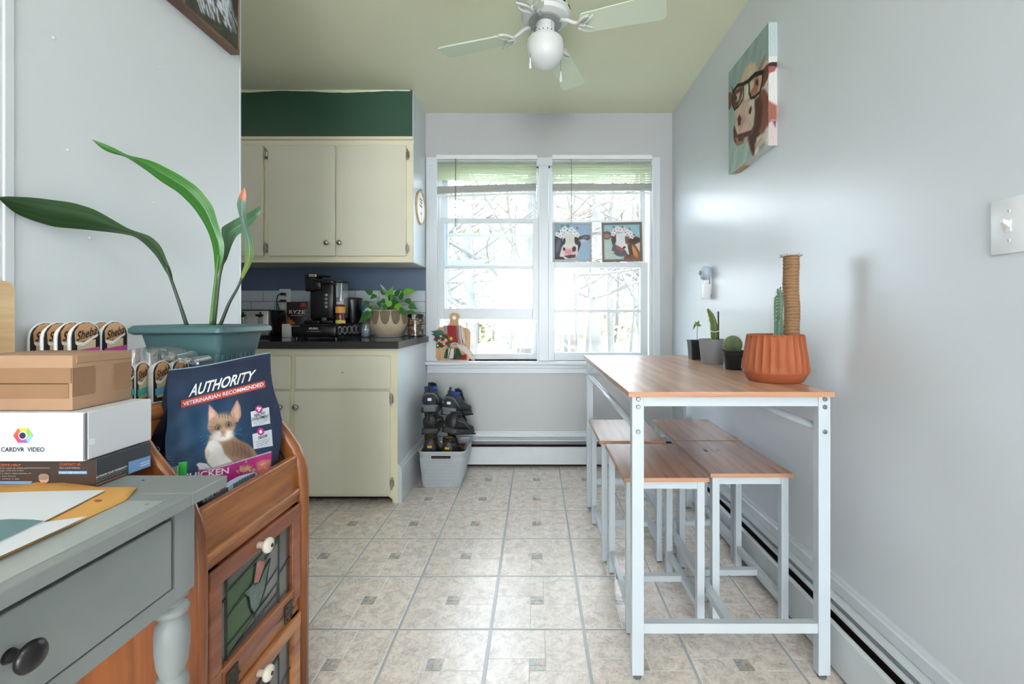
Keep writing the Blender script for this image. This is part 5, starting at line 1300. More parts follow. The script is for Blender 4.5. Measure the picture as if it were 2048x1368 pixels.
cpoly(p, [(400, 480), (440, 400), (470, 385), (475, 700), (440, 640), (410, 610)], WH, 3)
cpoly(p, [(380, 620), (430, 620), (470, 700), (475, 920), (440, 930), (420, 990), (380, 1040), (345, 1140), (330, 1140), (290, 1010), (340, 900), (345, 720)], BR, 3)
cpoly(p, [(390, 640), (410, 760), (400, 900), (370, 980), (330, 980), (350, 860), (355, 720)], DB, 5)
cpoly(p, [(300, 980), (350, 960), (390, 960), (380, 1040), (345, 1140), (325, 1110)], DB, 3)
cpoly(p, [(365, 1000), (420, 960), (445, 910), (470, 920), (472, 1060), (400, 1090), (345, 1140)], WH, 4); cpoly(p, [(380, 1060), (430, 1030), (440, 1060), (380, 1110)], (150, 158, 156), 5); cpoly(p, [(350, 1050), (400, 990), (410, 1010), (360, 1090)], TN, 5)
cpoly(p, [(408, 470), (440, 430), (470, 412), (470, 500), (450, 540), (420, 600), (400, 610)], (120, 70, 60), 2)
cpoly(p, [(375, 480), (395, 420), (420, 370), (437, 342), (440, 350), (425, 400), (405, 460), (385, 485)], (150, 118, 88), 1.5); cpoly(p, [(160, 590), (172, 600), (182, 620), (190, 640), (176, 634)], (110, 88, 76))
cpoly(p, [(142, 650), (165, 640), (180, 690), (165, 760), (142, 790)], (112, 74, 60), 2)
cpoly(p, [(225, 575), (250, 500), (280, 440), (320, 412), (355, 415), (372, 440), (380, 500), (410, 500), (400, 600), (380, 680), (345, 700), (200, 790), (175, 720), (180, 640)], (186, 158, 132), 3)
cpoly(p, [(280, 450), (320, 415), (355, 418), (370, 470), (330, 520), (280, 560), (240, 580)], (206, 190, 166), 5)
cpoly(p, [(265, 600), (300, 580), (308, 660), (300, 700), (250, 710)], WH, 2)
cpoly(p, [(180, 640), (240, 600), (262, 600), (240, 700), (200, 780), (180, 740)], (96, 64, 54), 3); cpoly(p, [(205, 660), (235, 640), (228, 700), (205, 720)], (190, 176, 156), 3); cpoly(p, [(200, 680), (212, 675), (210, 700), (202, 705)], (40, 34, 34), 1)
cpoly(p, [(305, 560), (350, 515), (375, 510), (385, 560), (370, 640), (340, 680), (315, 670)], (168, 112, 84), 3); cpoly(p, [(310, 570), (345, 540), (340, 600), (315, 640)], WH, 4); cpoly(p, [(355, 555), (376, 540), (376, 590), (360, 590)], (52, 38, 34), 1.5)
cpoly(p, [(200, 790), (235, 740), (300, 710), (345, 700), (350, 800), (340, 900), (310, 960), (250, 1000), (215, 990), (195, 900)], (204, 176, 160), 3)
cpoly(p, [(300, 720), (345, 700), (348, 820), (330, 900), (315, 860), (320, 780)], WH, 4); cpoly(p, [(205, 850), (230, 820), (280, 830), (300, 870), (240, 920), (205, 930)], PK, 7)
cpoly(p, [(302, 790), (322, 745), (328, 770), (318, 812), (305, 815)], (76, 44, 48), 1.2); cpoly(p, [(215, 850), (232, 815), (244, 850), (238, 900), (220, 905)], (84, 52, 52), 2)
cpoly(p, [(182, 940), (190, 900), (215, 975), (290, 950), (335, 935), (310, 980), (270, 1000), (260, 1040), (215, 1060), (195, 1040), (185, 1010)], (92, 56, 52), 2); cpoly(p, [(198, 1000), (215, 1000), (275, 990), (262, 1040), (212, 1062)], (160, 116, 100), 3); cpoly(p, [(220, 1000), (270, 985), (255, 1025), (225, 1030)], (96, 58, 54), 2)
G = (34, 32, 32)
def gl(pts, w): p.line([cvp(*q) for q in pts], w, G, .6)
gl([(178, 640), (215, 592), (262, 578), (300, 555)], 4.2); gl([(300, 555), (350, 505), (415, 485)], 5); gl([(178, 640), (176, 740), (192, 780), (225, 750)], 2.6); gl([(225, 750), (262, 690), (262, 590)], 2.2); gl([(305, 560), (306, 650), (322, 690), (345, 680)], 3); gl([(345, 685), (390, 640), (410, 560), (414, 488)], 3.2)
p.mottle(.10, .35, .25, 11)
painted('canvas_front', lambda u, v: (cvX, cvY1 - (cvY1 - cvY0) * u / 100, cvZ1 - (cvZ1 - cvZ0) * v / 130), X, Yg, p, MT['canvas'], cv, False)
X, Yg = mesh_xy(0, 9, 0, 130, 12, 195); p = Paint(X, Yg); p.fill((176, 190, 192))
p.poly([(0, 36), (9, 36), (9, 108), (0, 110)], (208, 206, 204)); p.poly([(-2, 44), (3, 42), (9, 42), (9, 47), (4, 47), (-2, 50)], (60, 40, 40)); p.poly([(-2, 47), (4, 46), (9, 47), (6, 52), (2, 53), (-2, 58)], (150, 90, 84)); p.poly([(-1, 82), (9, 88), (9, 104), (-1, 108)], (150, 96, 84), 3); p.poly([(-1, 108), (4, 103), (9, 104), (9, 130), (-1, 130)], (196, 182, 182), 3); p.poly([(4, 104), (8, 104), (7, 112)], (120, 80, 90)); p.mottle(.06, 1, .3, 4)
painted('canvas_side', lambda u, v: (cvX + (WR - cvX) * u / 9, cvY0, cvZ1 - (cvZ1 - cvZ0) * v / 130), X, Yg, p, MT['canvas'], cv, False)

# framed picture on the left wall
fX = WL + .03; fY1 = -fX * F / 592.3; fZ = H + 521.3 * fY1 / F; fY0, fZ1 = .84, 2.36
fp = thing('dark_framed_picture', 'brown framed dark green picture with streaming white shape, top left', 'picture', (WL, 1.15, fZ))
M_FR = wood('walnut_frame', (78, 54, 42), (126, 92, 72), (1, .3, 1), 12, .4)
fw = .030
for a in ((fY0, fY1, fZ, fZ + fw * .35), (fY0, fY1, fZ1 - fw, fZ1), (fY0, fY0 + fw, fZ, fZ1), (fY1 - fw * .12, fY1, fZ, fZ1)): part('frame_side', MB().box(WL + .001, fX, a[0], a[1], a[2], a[3], .0015), M_FR, fp)
part('backing', MB().box(WL + .001, fX - .005, fY0 + .01, fY1 - .005, fZ + .005, fZ1 - .01), MT['black_matte'], fp)
X, Yg = mesh_xy(0, 100, 0, 100, 150, 120); p = Paint(X, Yg); p.fill((60, 64, 54)); p.ell(10, 80, 30, 30, (86, 68, 48), 0, 1.2)
rs = random.Random(3)
def fpt(px, py):     # pixel on the picture plane -> picture units
    Y = fX * F / (px - VX); return ((Y - fY0) / (fY1 - fY0) * 100, (fZ1 - (H - (py - VY) * Y / F)) / (fZ1 - fZ) * 100)
for k in range(42):
    t = rs.random(); x0_, y0_ = 400 + 66 * t + rs.uniform(-6, 6), -40 + 20 * rs.random(); L_ = rs.uniform(45, 100) * (.6 + .5 * t)
    pts = [fpt(x0_ + q * L_ * .28 * (1 if t > .3 else .5) + 2 * math.sin(q * 9 + k), y0_ + q * L_) for q in (0, .25, .5, .75, 1)]
    p.line(pts, rs.uniform(.5, 1.6), rs.choice([(206, 212, 228), (170, 178, 200), (222, 226, 236), (120, 128, 140)]), .9, .9)
for k in range(12):
    x0_ = 395 + 5 * k; p.line([fpt(x0_, -30), fpt(x0_ + 4, 5), fpt(x0_ + 10, 22 + 3 * k)], 1.2, (212, 216, 230), .9)
for k in range(46):
    x0_, y0_ = rs.uniform(392, 478), rs.uniform(-20, 62); L_ = rs.uniform(5, 20)
    p.line([fpt(x0_, y0_), fpt(x0_ + L_ * .3, y0_ + L_)], rs.uniform(.5, 1.5), rs.choice([(44, 44, 40), (56, 56, 50), (66, 52, 44)]), .8, .9)
p.poly([fpt(455, -60), fpt(479, -60), fpt(479, 38), fpt(468, 20)], (52, 50, 54), 2); p.line([fpt(371, -30), fpt(371, 10)], 1.0, (150, 118, 88)); p.line([fpt(408, 46), fpt(440, 56), fpt(479, 60)], .5, (78, 88, 76)); p.mottle(.1, .3, .3, 8)
painted('print', lambda u, v: (fX - .004, fY0 + (fY1 - fY0) * u / 100, fZ1 - (fZ1 - fZ) * v / 100), X, Yg, p, MT['vcol'], fp, False)
# ================================================================== WOODEN BIN CABINET
M_PINE = wood('honey_pine_shaded', (106, 54, 24), (158, 94, 50), (5, 5, .6), 4, .32, 5, .05, .6)  # pine darkened for the shade under the desk on the side panel
M_PINEH = wood('honey_pine_rail', (128, 72, 34), (188, 124, 72), (5, .6, 5), 4, .32, 5, .05, .6)
M_RED_P = wood('reddish_pine', (112, 58, 36), (156, 92, 62), (5, .6, 5), 4, .35, 5, .05, .5)
BX, BB, BY0, BY1 = -.608, -.968, .818, 1.203
bn = thing('bin_cabinet', 'honey pine bin cabinet with two glazed flip doors and curved sides', 'cabinet', (-.79, 1.01, 0))
curve = [(-.745, .865), (-.722, .828), (-.700, .792), (-.668, .752), (-.645, .722), (-.629, .697), (-.617, .668), (-.611, .640), (-.608, .58)]
prof = [(BB, 0), (BB, .865)] + curve + [(BX, 0)]
pa = part('side_panel', MB().prism(prof, 'y', BY0, BY0 + .022), M_PINE, bn)
pb = part('side_panel', MB().prism(prof, 'y', BY1 - .034, BY1), M_PINE, bn)
part('tambour_groove', MB().tube([(x - .022, BY1 - .0345, z - .012) for x, z in curve[:-1]] + [(-.634, BY1 - .0345, .62)], .0035, 5), MT['dark_gap'], pb)
part('curved_edge', MB().tube([(x - .003, BY1 - .017, z - .002) for x, z in curve] + [(BX - .004, BY1 - .017, 0)], .0175, 10), M_PINE, pb, True)
part('curved_edge', MB().tube([(x - .003, BY0 + .011, z - .002) for x, z in curve] + [(BX - .004, BY0 + .011, 0)], .0115, 10), M_PINE, pa, True)
part('top_shelf', MB().box(BB, -.752, BY0 + .022, BY1 - .034, .838, .865).tube([(-.752, BY0 + .022, .8495), (-.752, BY1 - .034, .8495)], .0155, 12), M_PINEH, bn, 40)
part('shelf_lip', MB().box(-.757, -.742, BY0 + .022, BY1 - .034, .806, .838, .004), M_PINEH, bn)
part('back_panel', MB().box(BB, BB + .012, BY0 + .02, BY1 - .03, 0, .84), M_PINE, bn)
part('bin_floor', MB().box(BB + .012, BX - .03, BY0 + .022, BY1 - .034, .560, .575), M_PINEH, bn)
part('upper_board', MB().box(BX - .022, BX - .006, BY0 + .018, BY1 - .034, .598, .682, .002), M_PINEH, bn)
part('moulding_strip', MB().box(BX - .022, BX + .004, BY0 + .016, BY1 - .034, .584, .600, .005).box(BX - .022, BX - .001, BY0 + .016, BY1 - .034, .566, .586, .002), M_PINEH, bn)
part('left_stile', MB().box(BX - .03, BX - .001, BY0 + .003, BY0 + .020, 0, .598, .002), M_PINE, bn)
part('middle_rail', MB().box(BX - .022, BX - .002, BY0 + .018, BY1 - .034, .288, .322, .002), M_PINEH, bn)
part('bottom_rail', MB().box(BX - .022, BX - .002, BY0 + .018, BY1 - .034, 0.0, .048, .002), M_PINEH, bn)
M_LEAD = mat('lead_came', (52, 58, 60), .45, metal=.3)
GL = [glass_mat('clear_art_glass', (186, 190, 184), .12, .12, .28, (128, 128, 120)), glass_mat('green_art_glass', (120, 160, 116), .1, .15, .42, (96, 132, 92)), mat('rose_art_glass', (166, 104, 88), .25, var=.15, scale=60, bump=.5, bscale=90), mat('teal_art_glass', (72, 100, 88), .25, var=.15, scale=60, bump=.5, bscale=90), glass_mat('milky_art_glass', (190, 190, 190), .12, .15, .5, (158, 158, 154))]
def bin_door(z0, z1, n):
    ya, yb_ = BY0 + .021, BY1 - .037; w = .036
    d = thing_part = part('door', MB().box(BX - .016, BX + .006, ya, ya + w, z0, z1, .004).box(BX - .016, BX + .006, yb_ - w, yb_, z0, z1, .004).box(BX - .016, BX + .006, ya + w, yb_ - w, z0, z0 + w, .004).box(BX - .016, BX + .007, ya, yb_, z1 - w, z1, .004), M_RED_P if n == 0 else M_PINEH, bn)
    bm_ = MB()
    for k in range(70):
        for zz in ((z0 + w - .001,) if n == 0 else (z1 - .002,)): bm_.sphere((BX + .0055, ya + .006 + (yb_ - ya - .012) * k / 69, zz), .0026, nu=5, nv=4)
    part('bead_trim', bm_, M_PINEH, d)
    part('box_back', MB().box(BX - .20, BX - .195, ya, yb_, z0, z1), mat('dark_inside', (74, 70, 62), .8) if n == 0 else MT['dark_gap'], bn)
    gy0, gy1, gz0, gz1 = ya + w, yb_ - w, z0 + w, z1 - w
    XG = BX - .004
    def G(u, v): return Vector((XG, gy0 + (gy1 - gy0) * u, gz0 + (gz1 - gz0) * v))
    def gpoly(pts, m, dx=0):
        mb = MB(); f_ = [G(*q) + Vector((dx, 0, 0)) for q in pts]; b_ = [q + Vector((-.002, 0, 0)) for q in f_]; mb.ring_loft([b_, f_])
        part('glass_piece', mb, m, d)
    L1, R1 = .09, .80
    gpoly([(0, 0), (L1, 0), (L1, 1), (0, 1)], GL[0]); gpoly([(R1, 0), (1, 0), (1, 1), (R1, 1)], GL[0])
    gpoly([(L1, .02), (.44, .19), (.40, .26), (.34, .55), (L1, .50)], GL[1] if n == 0 else GL[0]); gpoly([(L1, .50), (.34, .56), (.47, .60), (.46, .82), (L1, .86)], GL[1] if n == 0 else GL[0])
    gpoly([(L1, .86), (.46, .82), (.62, .76), (R1, .86), (R1, 1), (L1, 1)], GL[0]); gpoly([(.58, .45), (.62, .76), (R1, .86), (R1, .30), (.46, .20)], GL[4]); gpoly([(L1, 0), (R1, 0), (R1, .28), (.44, .17)], GL[0])
    flw = [(.46, .86), (.52, .84), (.60, .76), (.56, .66), (.50, .56), (.44, .58), (.42, .62)]
    tul = [(.30, .60), (.36, .60), (.42, .615), (.50, .555), (.57, .66), (.66, .74), (.62, .55), (.58, .38), (.50, .24), (.43, .22), (.38, .34), (.36, .50)]
    gpoly(flw, GL[2], .002); gpoly(tul, GL[3], .002)
    ld = MB()
    def lead(pts, r=.0013): ld.tube([G(*q) + Vector((.002, 0, 0)) for q in pts], r, 5)
    for q in (flw, tul): lead(q + [q[0]], .0017)
    for q in ([(L1, 0), (L1, 1)], [(R1, 0), (R1, 1)], [(L1, .50), (.30, .60)], [(L1, .80), (.47, .88), (.46, .86)], [(.46, .88), (R1, .98)], [(.60, .78), (.68, .86), (R1, .90)], [(.60, .42), (R1, .52)], [(L1, .16), (R1, .30)], [(.46, .24), (.46, .12)], [(L1, .03), (R1, .16)], [(R1, .4), (1, .5)], [(0, .7), (L1, .74)]): lead(q)
    part('lead_lines', ld, M_LEAD, d)
    mb = MB(Matrix.Translation((BX + .006, .985, z1 - .019)) @ Matrix.Rotation(PI / 2, 4, 'Y'))
    k_ = part('porcelain_knob', mb.lathe(0, 0, [(.0075, 0), (.007, .010), (.009, .014), (.015, .018), (.0165, .023), (.0145, .028), (.006, .0305)], 24), mat('ivory_porcelain', (226, 220, 206), .15), d, True)
    part('knob_screw', MB(Matrix.Translation((BX + .0368, .985, z1 - .019)) @ Matrix.Rotation(PI / 2, 4, 'Y')).lathe(0, 0, [(.0045, -.001), (.004, .0012)], 12), mat('brass_dark', (84, 62, 44), .4, metal=.8), k_)
    M_H = mat('bronze_hinge', (72, 62, 54), .45, metal=.6)
    for y in (ya + .062, yb_ - .062):
        part('hinge', MB().box(BX + .005, BX + .009, y - .017, y + .017, z0 - .022, z0 + .020, .001).tube([(BX + .009, y - .018, z0 - .002), (BX + .009, y + .018, z0 - .002)], .003, 8).sphere((BX + .009, y - .009, z0 + .012), .003, nu=6, nv=4).sphere((BX + .009, y + .009, z0 + .012), .003, nu=6, nv=4).sphere((BX + .009, y - .009, z0 - .015), .003, nu=6, nv=4).sphere((BX + .009, y + .009, z0 - .015), .003, nu=6, nv=4), M_H, d)
bin_door(.324, .563, 0); bin_door(.050, .286, 1)

# ================================================================== GREY DESK
M_DESK = mat('grey_chalk_paint', (136, 142, 141), .45, var=.03, scale=12, bump=.12, bscale=50)
M_DESKL = mat('pale_grey_leaf_paint', (158, 165, 164), .4, var=.03, scale=12)
DX, DZ, DY1, DY0 = -.543, .760, .801, -.15
dk = thing('grey_desk', 'grey painted writing desk with turned legs and a dark knobbed drawer', 'desk', (-.75, .35, 0))
part('desktop', MB().box(-.96, DX, DY0, DY1 - .084, DZ - .020, DZ, .002).box(-.96, DX, DY1 - .0832, DY1, DZ - .020, DZ, .002), M_DESK, dk)
lf = part('flip_leaf', MB().box(-.9, -.5605, .0, .687, DZ - .002, DZ + .0012, .0005), M_DESKL, dk)
for y in (.672,): part('leaf_screw', MB().lathe(-.575, y, [(.0022, DZ + .001), (.002, DZ + .0022)], 10), MT['steel'], lf)
part('nail_mark', MB().lathe(-.669, .775, [(.002, DZ), (.0018, DZ + .0006)], 8), MT['black_matte'], dk)
ax_ = -.566
part('apron', MB().box(ax_ - .02, ax_ + .0, DY0 + .1, .716, .588, .614, .0015).box(ax_ - .02, ax_ - .001, DY0 + .1, .716, .728, DZ - .02).box(-.94, ax_ - .03, .722, .738, .60, DZ - .02).box(ax_ - .024, ax_ - .012, DY0 + .1, .716, .6, .74), M_DESK, dk)
dr = part('drawer_front', MB().box(ax_ - .018, ax_ + .002, -.02, .705, .617, .724, .002), M_DESK, dk)
M_KN = mat('dark_bronze_knob', (52, 50, 52), .3, metal=.7)
kc = Vector((ax_ + .002, .487, .676)); mb = MB(Matrix.Translation(kc) @ Matrix.Rotation(PI / 2, 4, 'Y'))
part('knob', mb.lathe(0, 0, [(.008, 0), (.006, .006), (.0055, .014), (.009, .018), (.0155, .021), (.0165, .0245), (.013, .029), (.005, .031)], 28), M_KN, dr, True)
def dleg(x, y):
    h = .021; mb = MB().box(x - h, x + h, y - h, y + h, .592, DZ - .020, .0015)
    mb.box(x - h + .004, x + h - .004, y - h + .004, y + h - .004, .582, .594, .004)
    pr = [(.0155, .584), (.0165, .577), (.0225, .572), (.0235, .567), (.0215, .561), (.0165, .557), (.0175, .552), (.0225, .546), (.0238, .530), (.0235, .505), (.021, .480), (.0175, .468), (.0165, .463), (.0205, .458), (.0225, .450), (.0222, .440), (.018, .432), (.0165, .428), (.021, .420), (.0235, .400), (.022, .33), (.018, .22), (.014, .12), (.013, .08), (.017, .07), (.018, .05), (.013, .02), (.011, -.0594)]
    mb.lathe(x, y, [(r, z) for r, z in reversed(pr)], 32); return mb
for x, y in ((-.587, .734), (-.587, -.05), (-.935, .734), (-.935, -.05)): part('leg', dleg(x, y), M_DESK, dk, 40)

# ================================================================== ON THE DESK
def face_front(Y): return lambda px, py: P(px, py, Y)
def side_x(Xc): return lambda px, py: (lambda Y: Vector((Xc, Y, H - (py - VY) * Y / F)))(Xc * F / (px - VX))
def quad_part(name, pts, m, parent, off=(0, 0, 0)):
    o = Vector(off); return part(name, quad(MB(), [Vector(p) + o for p in pts]), m, parent)
Yf = .743; XR_ = -.718
db = thing('dark_box', 'dark brown and charcoal product box, lowest of the three boxes', 'box', (-.82, .77, DZ))
part('box_body', MB().box(-.935, XR_, Yf, .848, DZ, .8055, .0008), mat('charcoal_card', (58, 60, 66), .4), db)
part('front_panel', MB().box(-.934, XR_ - .0008, Yf - .0006, Yf, DZ + .0006, .8050), mat('dark_brown_card', (62, 48, 42), .45), db)
ff = face_front(Yf - .0012); M_OR = mat('orange_print', (206, 104, 70), .5); M_LG = mat('grey_print', (190, 184, 176), .5); M_BP = mat('blue_print', (110, 150, 200), .5)
def txt_px(s, fm, x0, x1, y0, y1, m, parent, bold=0, shear=0, skew=0, sp=1.0):
    return text_part(s, lambda u, v: fm(x0 + (x1 - x0) * u, y1 + (y0 - y1) * v + skew * u), m, parent, bold, shear, 'lettering', sp)
txt_px('CONTACT US', ff, 119, 161, 926, 931, M_OR, db, .02); txt_px('Our Local Address', ff, 119, 160, 933.5, 937.5, M_LG, db)
quad_part('blue_strip', [ff(117, 942), ff(174, 942), ff(174, 948), ff(117, 948)], M_BP, db); txt_px('support@online.com', lambda a, b: ff(a, b) + Vector((0, -.0003, 0)), 119, 172, 943.2, 947.2, MT['white_ink'], db)
txt_px('RECEIVE HELP', ff, -12, 42, 928, 932, M_OR, db, .02)
for i, (y, x1, s) in enumerate(((936, 54, 'Scan this code to reach us online or'), (941.5, 48, 'write a message with the order'), (947, 62, 'number and a short description of'), (952.5, 31, 'the trouble you found'), (958, 39, 'we answer within a day'))): txt_px(s, ff, -30, x1, y - 1.6, y + 1.6, M_LG, db)
quad_part('rule_line', [ff(54, 935.6), ff(100, 935.6), ff(100, 936.3), ff(54, 936.3)], M_LG, db)
quad_part('blue_arrow_strip', [ff(-40, 962.5), ff(65, 962.5), ff(60, 968), ff(-40, 968)], M_BP, db)
pm = part('portrait_head', MB(Matrix.Translation(ff(88, 957))).sphere((0, 0, 0), .0085, (1, .06, 1), 14, 8), mat('portrait_skin', (196, 150, 128), .6), db, True)
part('portrait_hair', MB(Matrix.Translation(ff(88, 953.5) + Vector((0, -.0004, 0)))).sphere((0, 0, 0), .009, (1, .06, .6), 14, 8), mat('portrait_hair', (140, 122, 112), .7), pm, True)
sx_ = side_x(XR_ + .0006)
def side_band(name, px0, px1, a0, a1, b0, b1, m, parent, f=None, n=1):
    """quad on the side: at px0 between y a0,a1; at px1 between y b0,b1"""
    f = f or sx_; return quad_part(name, [f(px0, a0), f(px1, b0), f(px1, b1), f(px0, a1)], m, parent)
side_band('blue_label', 257, 301, 924, 938 + 10, 911, 932, M_BP, db)
for k in range(2): side_band('label_line', 281, 299, 927 + 5 * k, 928.4 + 5 * k, 920.5 + 4.5 * k, 921.6 + 4.5 * k, MT['white_ink'], db, side_x(XR_ + .001))
def sline(s, x0, x1, y0, y1, hgt, m, bold=0): text_part(s, lambda u, v: sx_(x0 + (x1 - x0) * u, y0 + (y1 - y0) * u - hgt * v), m, db, bold)
sline('ACTIVATE YOUR WARRANTY', 192, 255, 957, 934, 3.6, MT['white_ink'], .03); sline('Scan and extend the cover by a full year', 192, 254, 961, 938, 2.4, M_LG); sline('simple steps inside this package', 192, 243, 965, 946, 2.2, M_LG)
side_band('orange_rule', 192, 252, 969.4, 971, 947, 948.4, M_OR, db)

wb_ = thing('white_box', 'white product box with rainbow hexagon camera logo, middle of stack', 'box', (-.83, .795, .806))
M_WB = mat('white_card', (208, 209, 214), .5); Yw_ = .733; XW_ = -.727
part('box_body', MB().box(-.93, XW_, Yw_, .857, .8062, .8845, .001), M_WB, wb_)
part('front_flap', MB().box(-.93, XW_ - .0015, Yw_ - .0015, Yw_, .8062, .884, .0006), M_WB, wb_)
part('side_flap', MB().box(XW_, XW_ + .0016, Yw_ + .004, .858, .8075, .8838, .0007), M_WB, wb_)
part('flap_gap', MB().box(XW_ - .001, XW_ + .0006, Yw_ - .0006, Yw_ + .0036, .808, .883), mat('card_gap', (120, 120, 128), .8), wb_)
quad_part('clear_tape', [side_x(XW_ + .002)(175, 879), side_x(XW_ + .002)(190, 876), side_x(XW_ + .002)(190, 888), side_x(XW_ + .002)(175, 891)], mat('shiny_tape', (232, 236, 238), .1), wb_)
fw_ = face_front(Yw_ - .0020)
cxx, cyy = 46, 871; hexc = [(214, 90, 70), (232, 190, 70), (150, 190, 80), (130, 190, 196), (160, 90, 160), (206, 70, 90)]
hv = [(cxx + 20 * math.cos(math.radians(60 * k)), cyy - 17 * math.sin(math.radians(60 * k))) for k in range(6)]
lg = None
for k in range(6):
    a, b_ = hv[k], hv[(k + 1) % 6]
    quad_part('logo_segment', [fw_(*a), fw_(*b_), fw_(cxx, cyy)], mat('logo_hue', hexc[(8 - k) % 6], .5), wb_)
part('logo_ring', MB(Matrix.Translation(fw_(cxx, cyy) + Vector((0, -.0004, 0))) @ Matrix.Rotation(PI / 2, 4, 'X')).lathe(0, 0, [(.0068, -.0001), (.0068, .0001)], 24), MT['white_ink'], wb_)
part('logo_lens', MB(Matrix.Translation(fw_(cxx, cyy) + Vector((0, -.0008, 0))) @ Matrix.Rotation(PI / 2, 4, 'X')).lathe(0, 0, [(.0052, -.0001), (.0052, .0001)], 24), mat('logo_navy', (44, 48, 84), .4), wb_)
txt_px('CARDVR  VIDEO', fw_, 2, 89, 894.5, 903.5, MT['pure_black'], wb_, .01); txt_px('Made in', fw_, 155, 167, 883, 885, M_LG, wb_); txt_px('China', fw_, 155, 165, 886.5, 888.5, M_LG, wb_)

cb = thing('cardboard_box', 'brown corrugated cardboard box with tape, topmost of the stack', 'box', (-.84, .795, .885))
M_CB = mat('corrugated_card', (166, 132, 104), .8, var=.05, scale=20, bump=.2, bscale=100); M_CT = mat('brown_paper_tape', (146, 110, 80), .6, var=.05, scale=30)
Yc0, XC0 = .743, -.757; cz0, cz1 = .8852, .976
part('box_body', MB().box(-.93, XC0, Yc0, .852, cz0, cz1, .0025), M_CB, cb, 40)
part('lid_fold', MB().box(XC0 - .001, XC0 + .0012, Yc0 + .006, .851, cz1 - .014, cz1 - .001, .0006), M_CB, cb)
zc_ = lambda py: ZP(py, Yc0)
part('front_seam', MB().box(-.93, -.764, Yc0 - .0007, Yc0 + .001, zc_(768.3), zc_(766.8)), MT['dark_gap'], cb)
part('tape_front', MB().box(-.93, -.7585, Yc0 - .0008, Yc0, zc_(766.5), zc_(736)), M_CT, cb); part('tape_front', MB().box(-.93, -.7625, Yc0 - .0008, Yc0, zc_(797), zc_(768.6)), M_CT, cb)
yy = lambda px: XC0 * F / (px - VX)
part('tape_side', MB().box(XC0, XC0 + .0008, yy(144), yy(189), zc_(794), zc_(736)), M_CT, cb); part('tape_side', MB().box(XC0, XC0 + .0008, yy(226), yy(262), zc_(794), zc_(736)), M_CT, cb)
# papers
def onz(z): return lambda px, py: (lambda Y: Vector(((px - VX) * Y / F, Y, z)))((H - z) * F / (py - VY))
def sheet(name, pts, z, m, label, cat, th=.0006, bumps=0.0):
    f = onz(z + th); n = len(pts); top = [f(*q) for q in pts]
    if bumps:
        for i, v in enumerate(top): v.z += bumps * (0.5 + .5 * math.sin(i * 2.3))
    bot = [Vector((v.x, v.y, z)) for v in top]
    mb = MB().ring_loft([bot, top]); return solo(name, mb, m, label, cat)
M_ENV = mat('orange_manila', (214, 160, 84), .6, var=.06, scale=14, bump=.4, bscale=18)
mb = MB(); pts = [(-200, 985), (0, 971), (45, 968), (80, 965), (100, 964), (140, 966), (165, 971), (200, 977), (274, 977), (262, 990), (250, 1003), (174, 1038), (100, 1072), (0, 1118), (-200, 1222)]
zp = DZ + .0014
cen = onz(zp)(60, 1010); base = [onz(zp)(*q) for q in pts]; ringz = [base]
for f_, hz_ in ((1.0, .002), (.93, .004), (.6, .0055), (.3, .005)):
    ringz.append([Vector((cen.x + (v.x - cen.x) * f_, cen.y + (v.y - cen.y) * f_, zp + hz_ + (.0035 * math.sin(i * 1.7) ** 2 if i in (3, 4, 5) else 0))) for i, v in enumerate(base)])
mb.ring_loft(ringz); ev = solo('padded_envelope', mb, M_ENV, 'orange manila envelope lying wrinkled under the papers', 'envelope', smooth=True)
part('envelope_hole', MB().sphere(onz(zp + .0062)(196, 1000.5), .004, (1.6, .7, .12), 10, 5), mat('brown_stain', (150, 92, 50), .7), ev)
M_PAP = mat('white_paper', (214, 219, 226), .5); M_TEAL = mat('teal_print', (62, 116, 120), .35)
ps_ = sheet('paper_sheet', [(-200, 1048), (75, 1046), (174, 1032.5), (110, 1062), (0, 1112), (-200, 1208)], zp + .0062, M_PAP, 'folded white paper sheet showing below the teal magazine page', 'paper')
mg = sheet('magazine', [(-200, 990), (0, 985), (60, 983), (210, 980), (150, 1011), (86, 1043), (0, 1083), (-200, 1178)], zp + .0070, M_PAP, 'white open brochure with teal lower page on the orange envelope', 'brochure', .0012)
f = onz(zp + .0084); quad_part('teal_page', [f(-200, 1050), f(0, 1039.5), f(20, 1038), f(66, 1039), f(88, 1041.5), f(0, 1083), f(-200, 1178)], M_TEAL, mg)
# the desk is a small one: bring desk and boxes to their real size (desk top at 0.775 m, clear of the bin cabinet)
def resize(root, k, keep_floor=False):
    seen = set()
    def rec(o):
        for ch in o.children:
            if ch.type == 'MESH' and ch.data.name not in seen:
                seen.add(ch.data.name)
                for v in ch.data.vertices:
                    v.co = v.co * k
                    if keep_floor: v.co.z += H * (1 - k)
            rec(ch)
    rec(root)
    if root.type == 'MESH':
        for v in root.data.vertices: v.co = v.co * k
    l = root.location; root.location = (l.x * k, l.y * k, 0.0 if keep_floor else H - (H - l.z) * k)
    INV[root.name] = Matrix.Translation(root.location).inverted()
resize(dk, .946, True)
for r_oot in (db, wb_, cb, ev, ps_, mg): resize(r_oot, .946)
DZ = H - (H - DZ) * .946
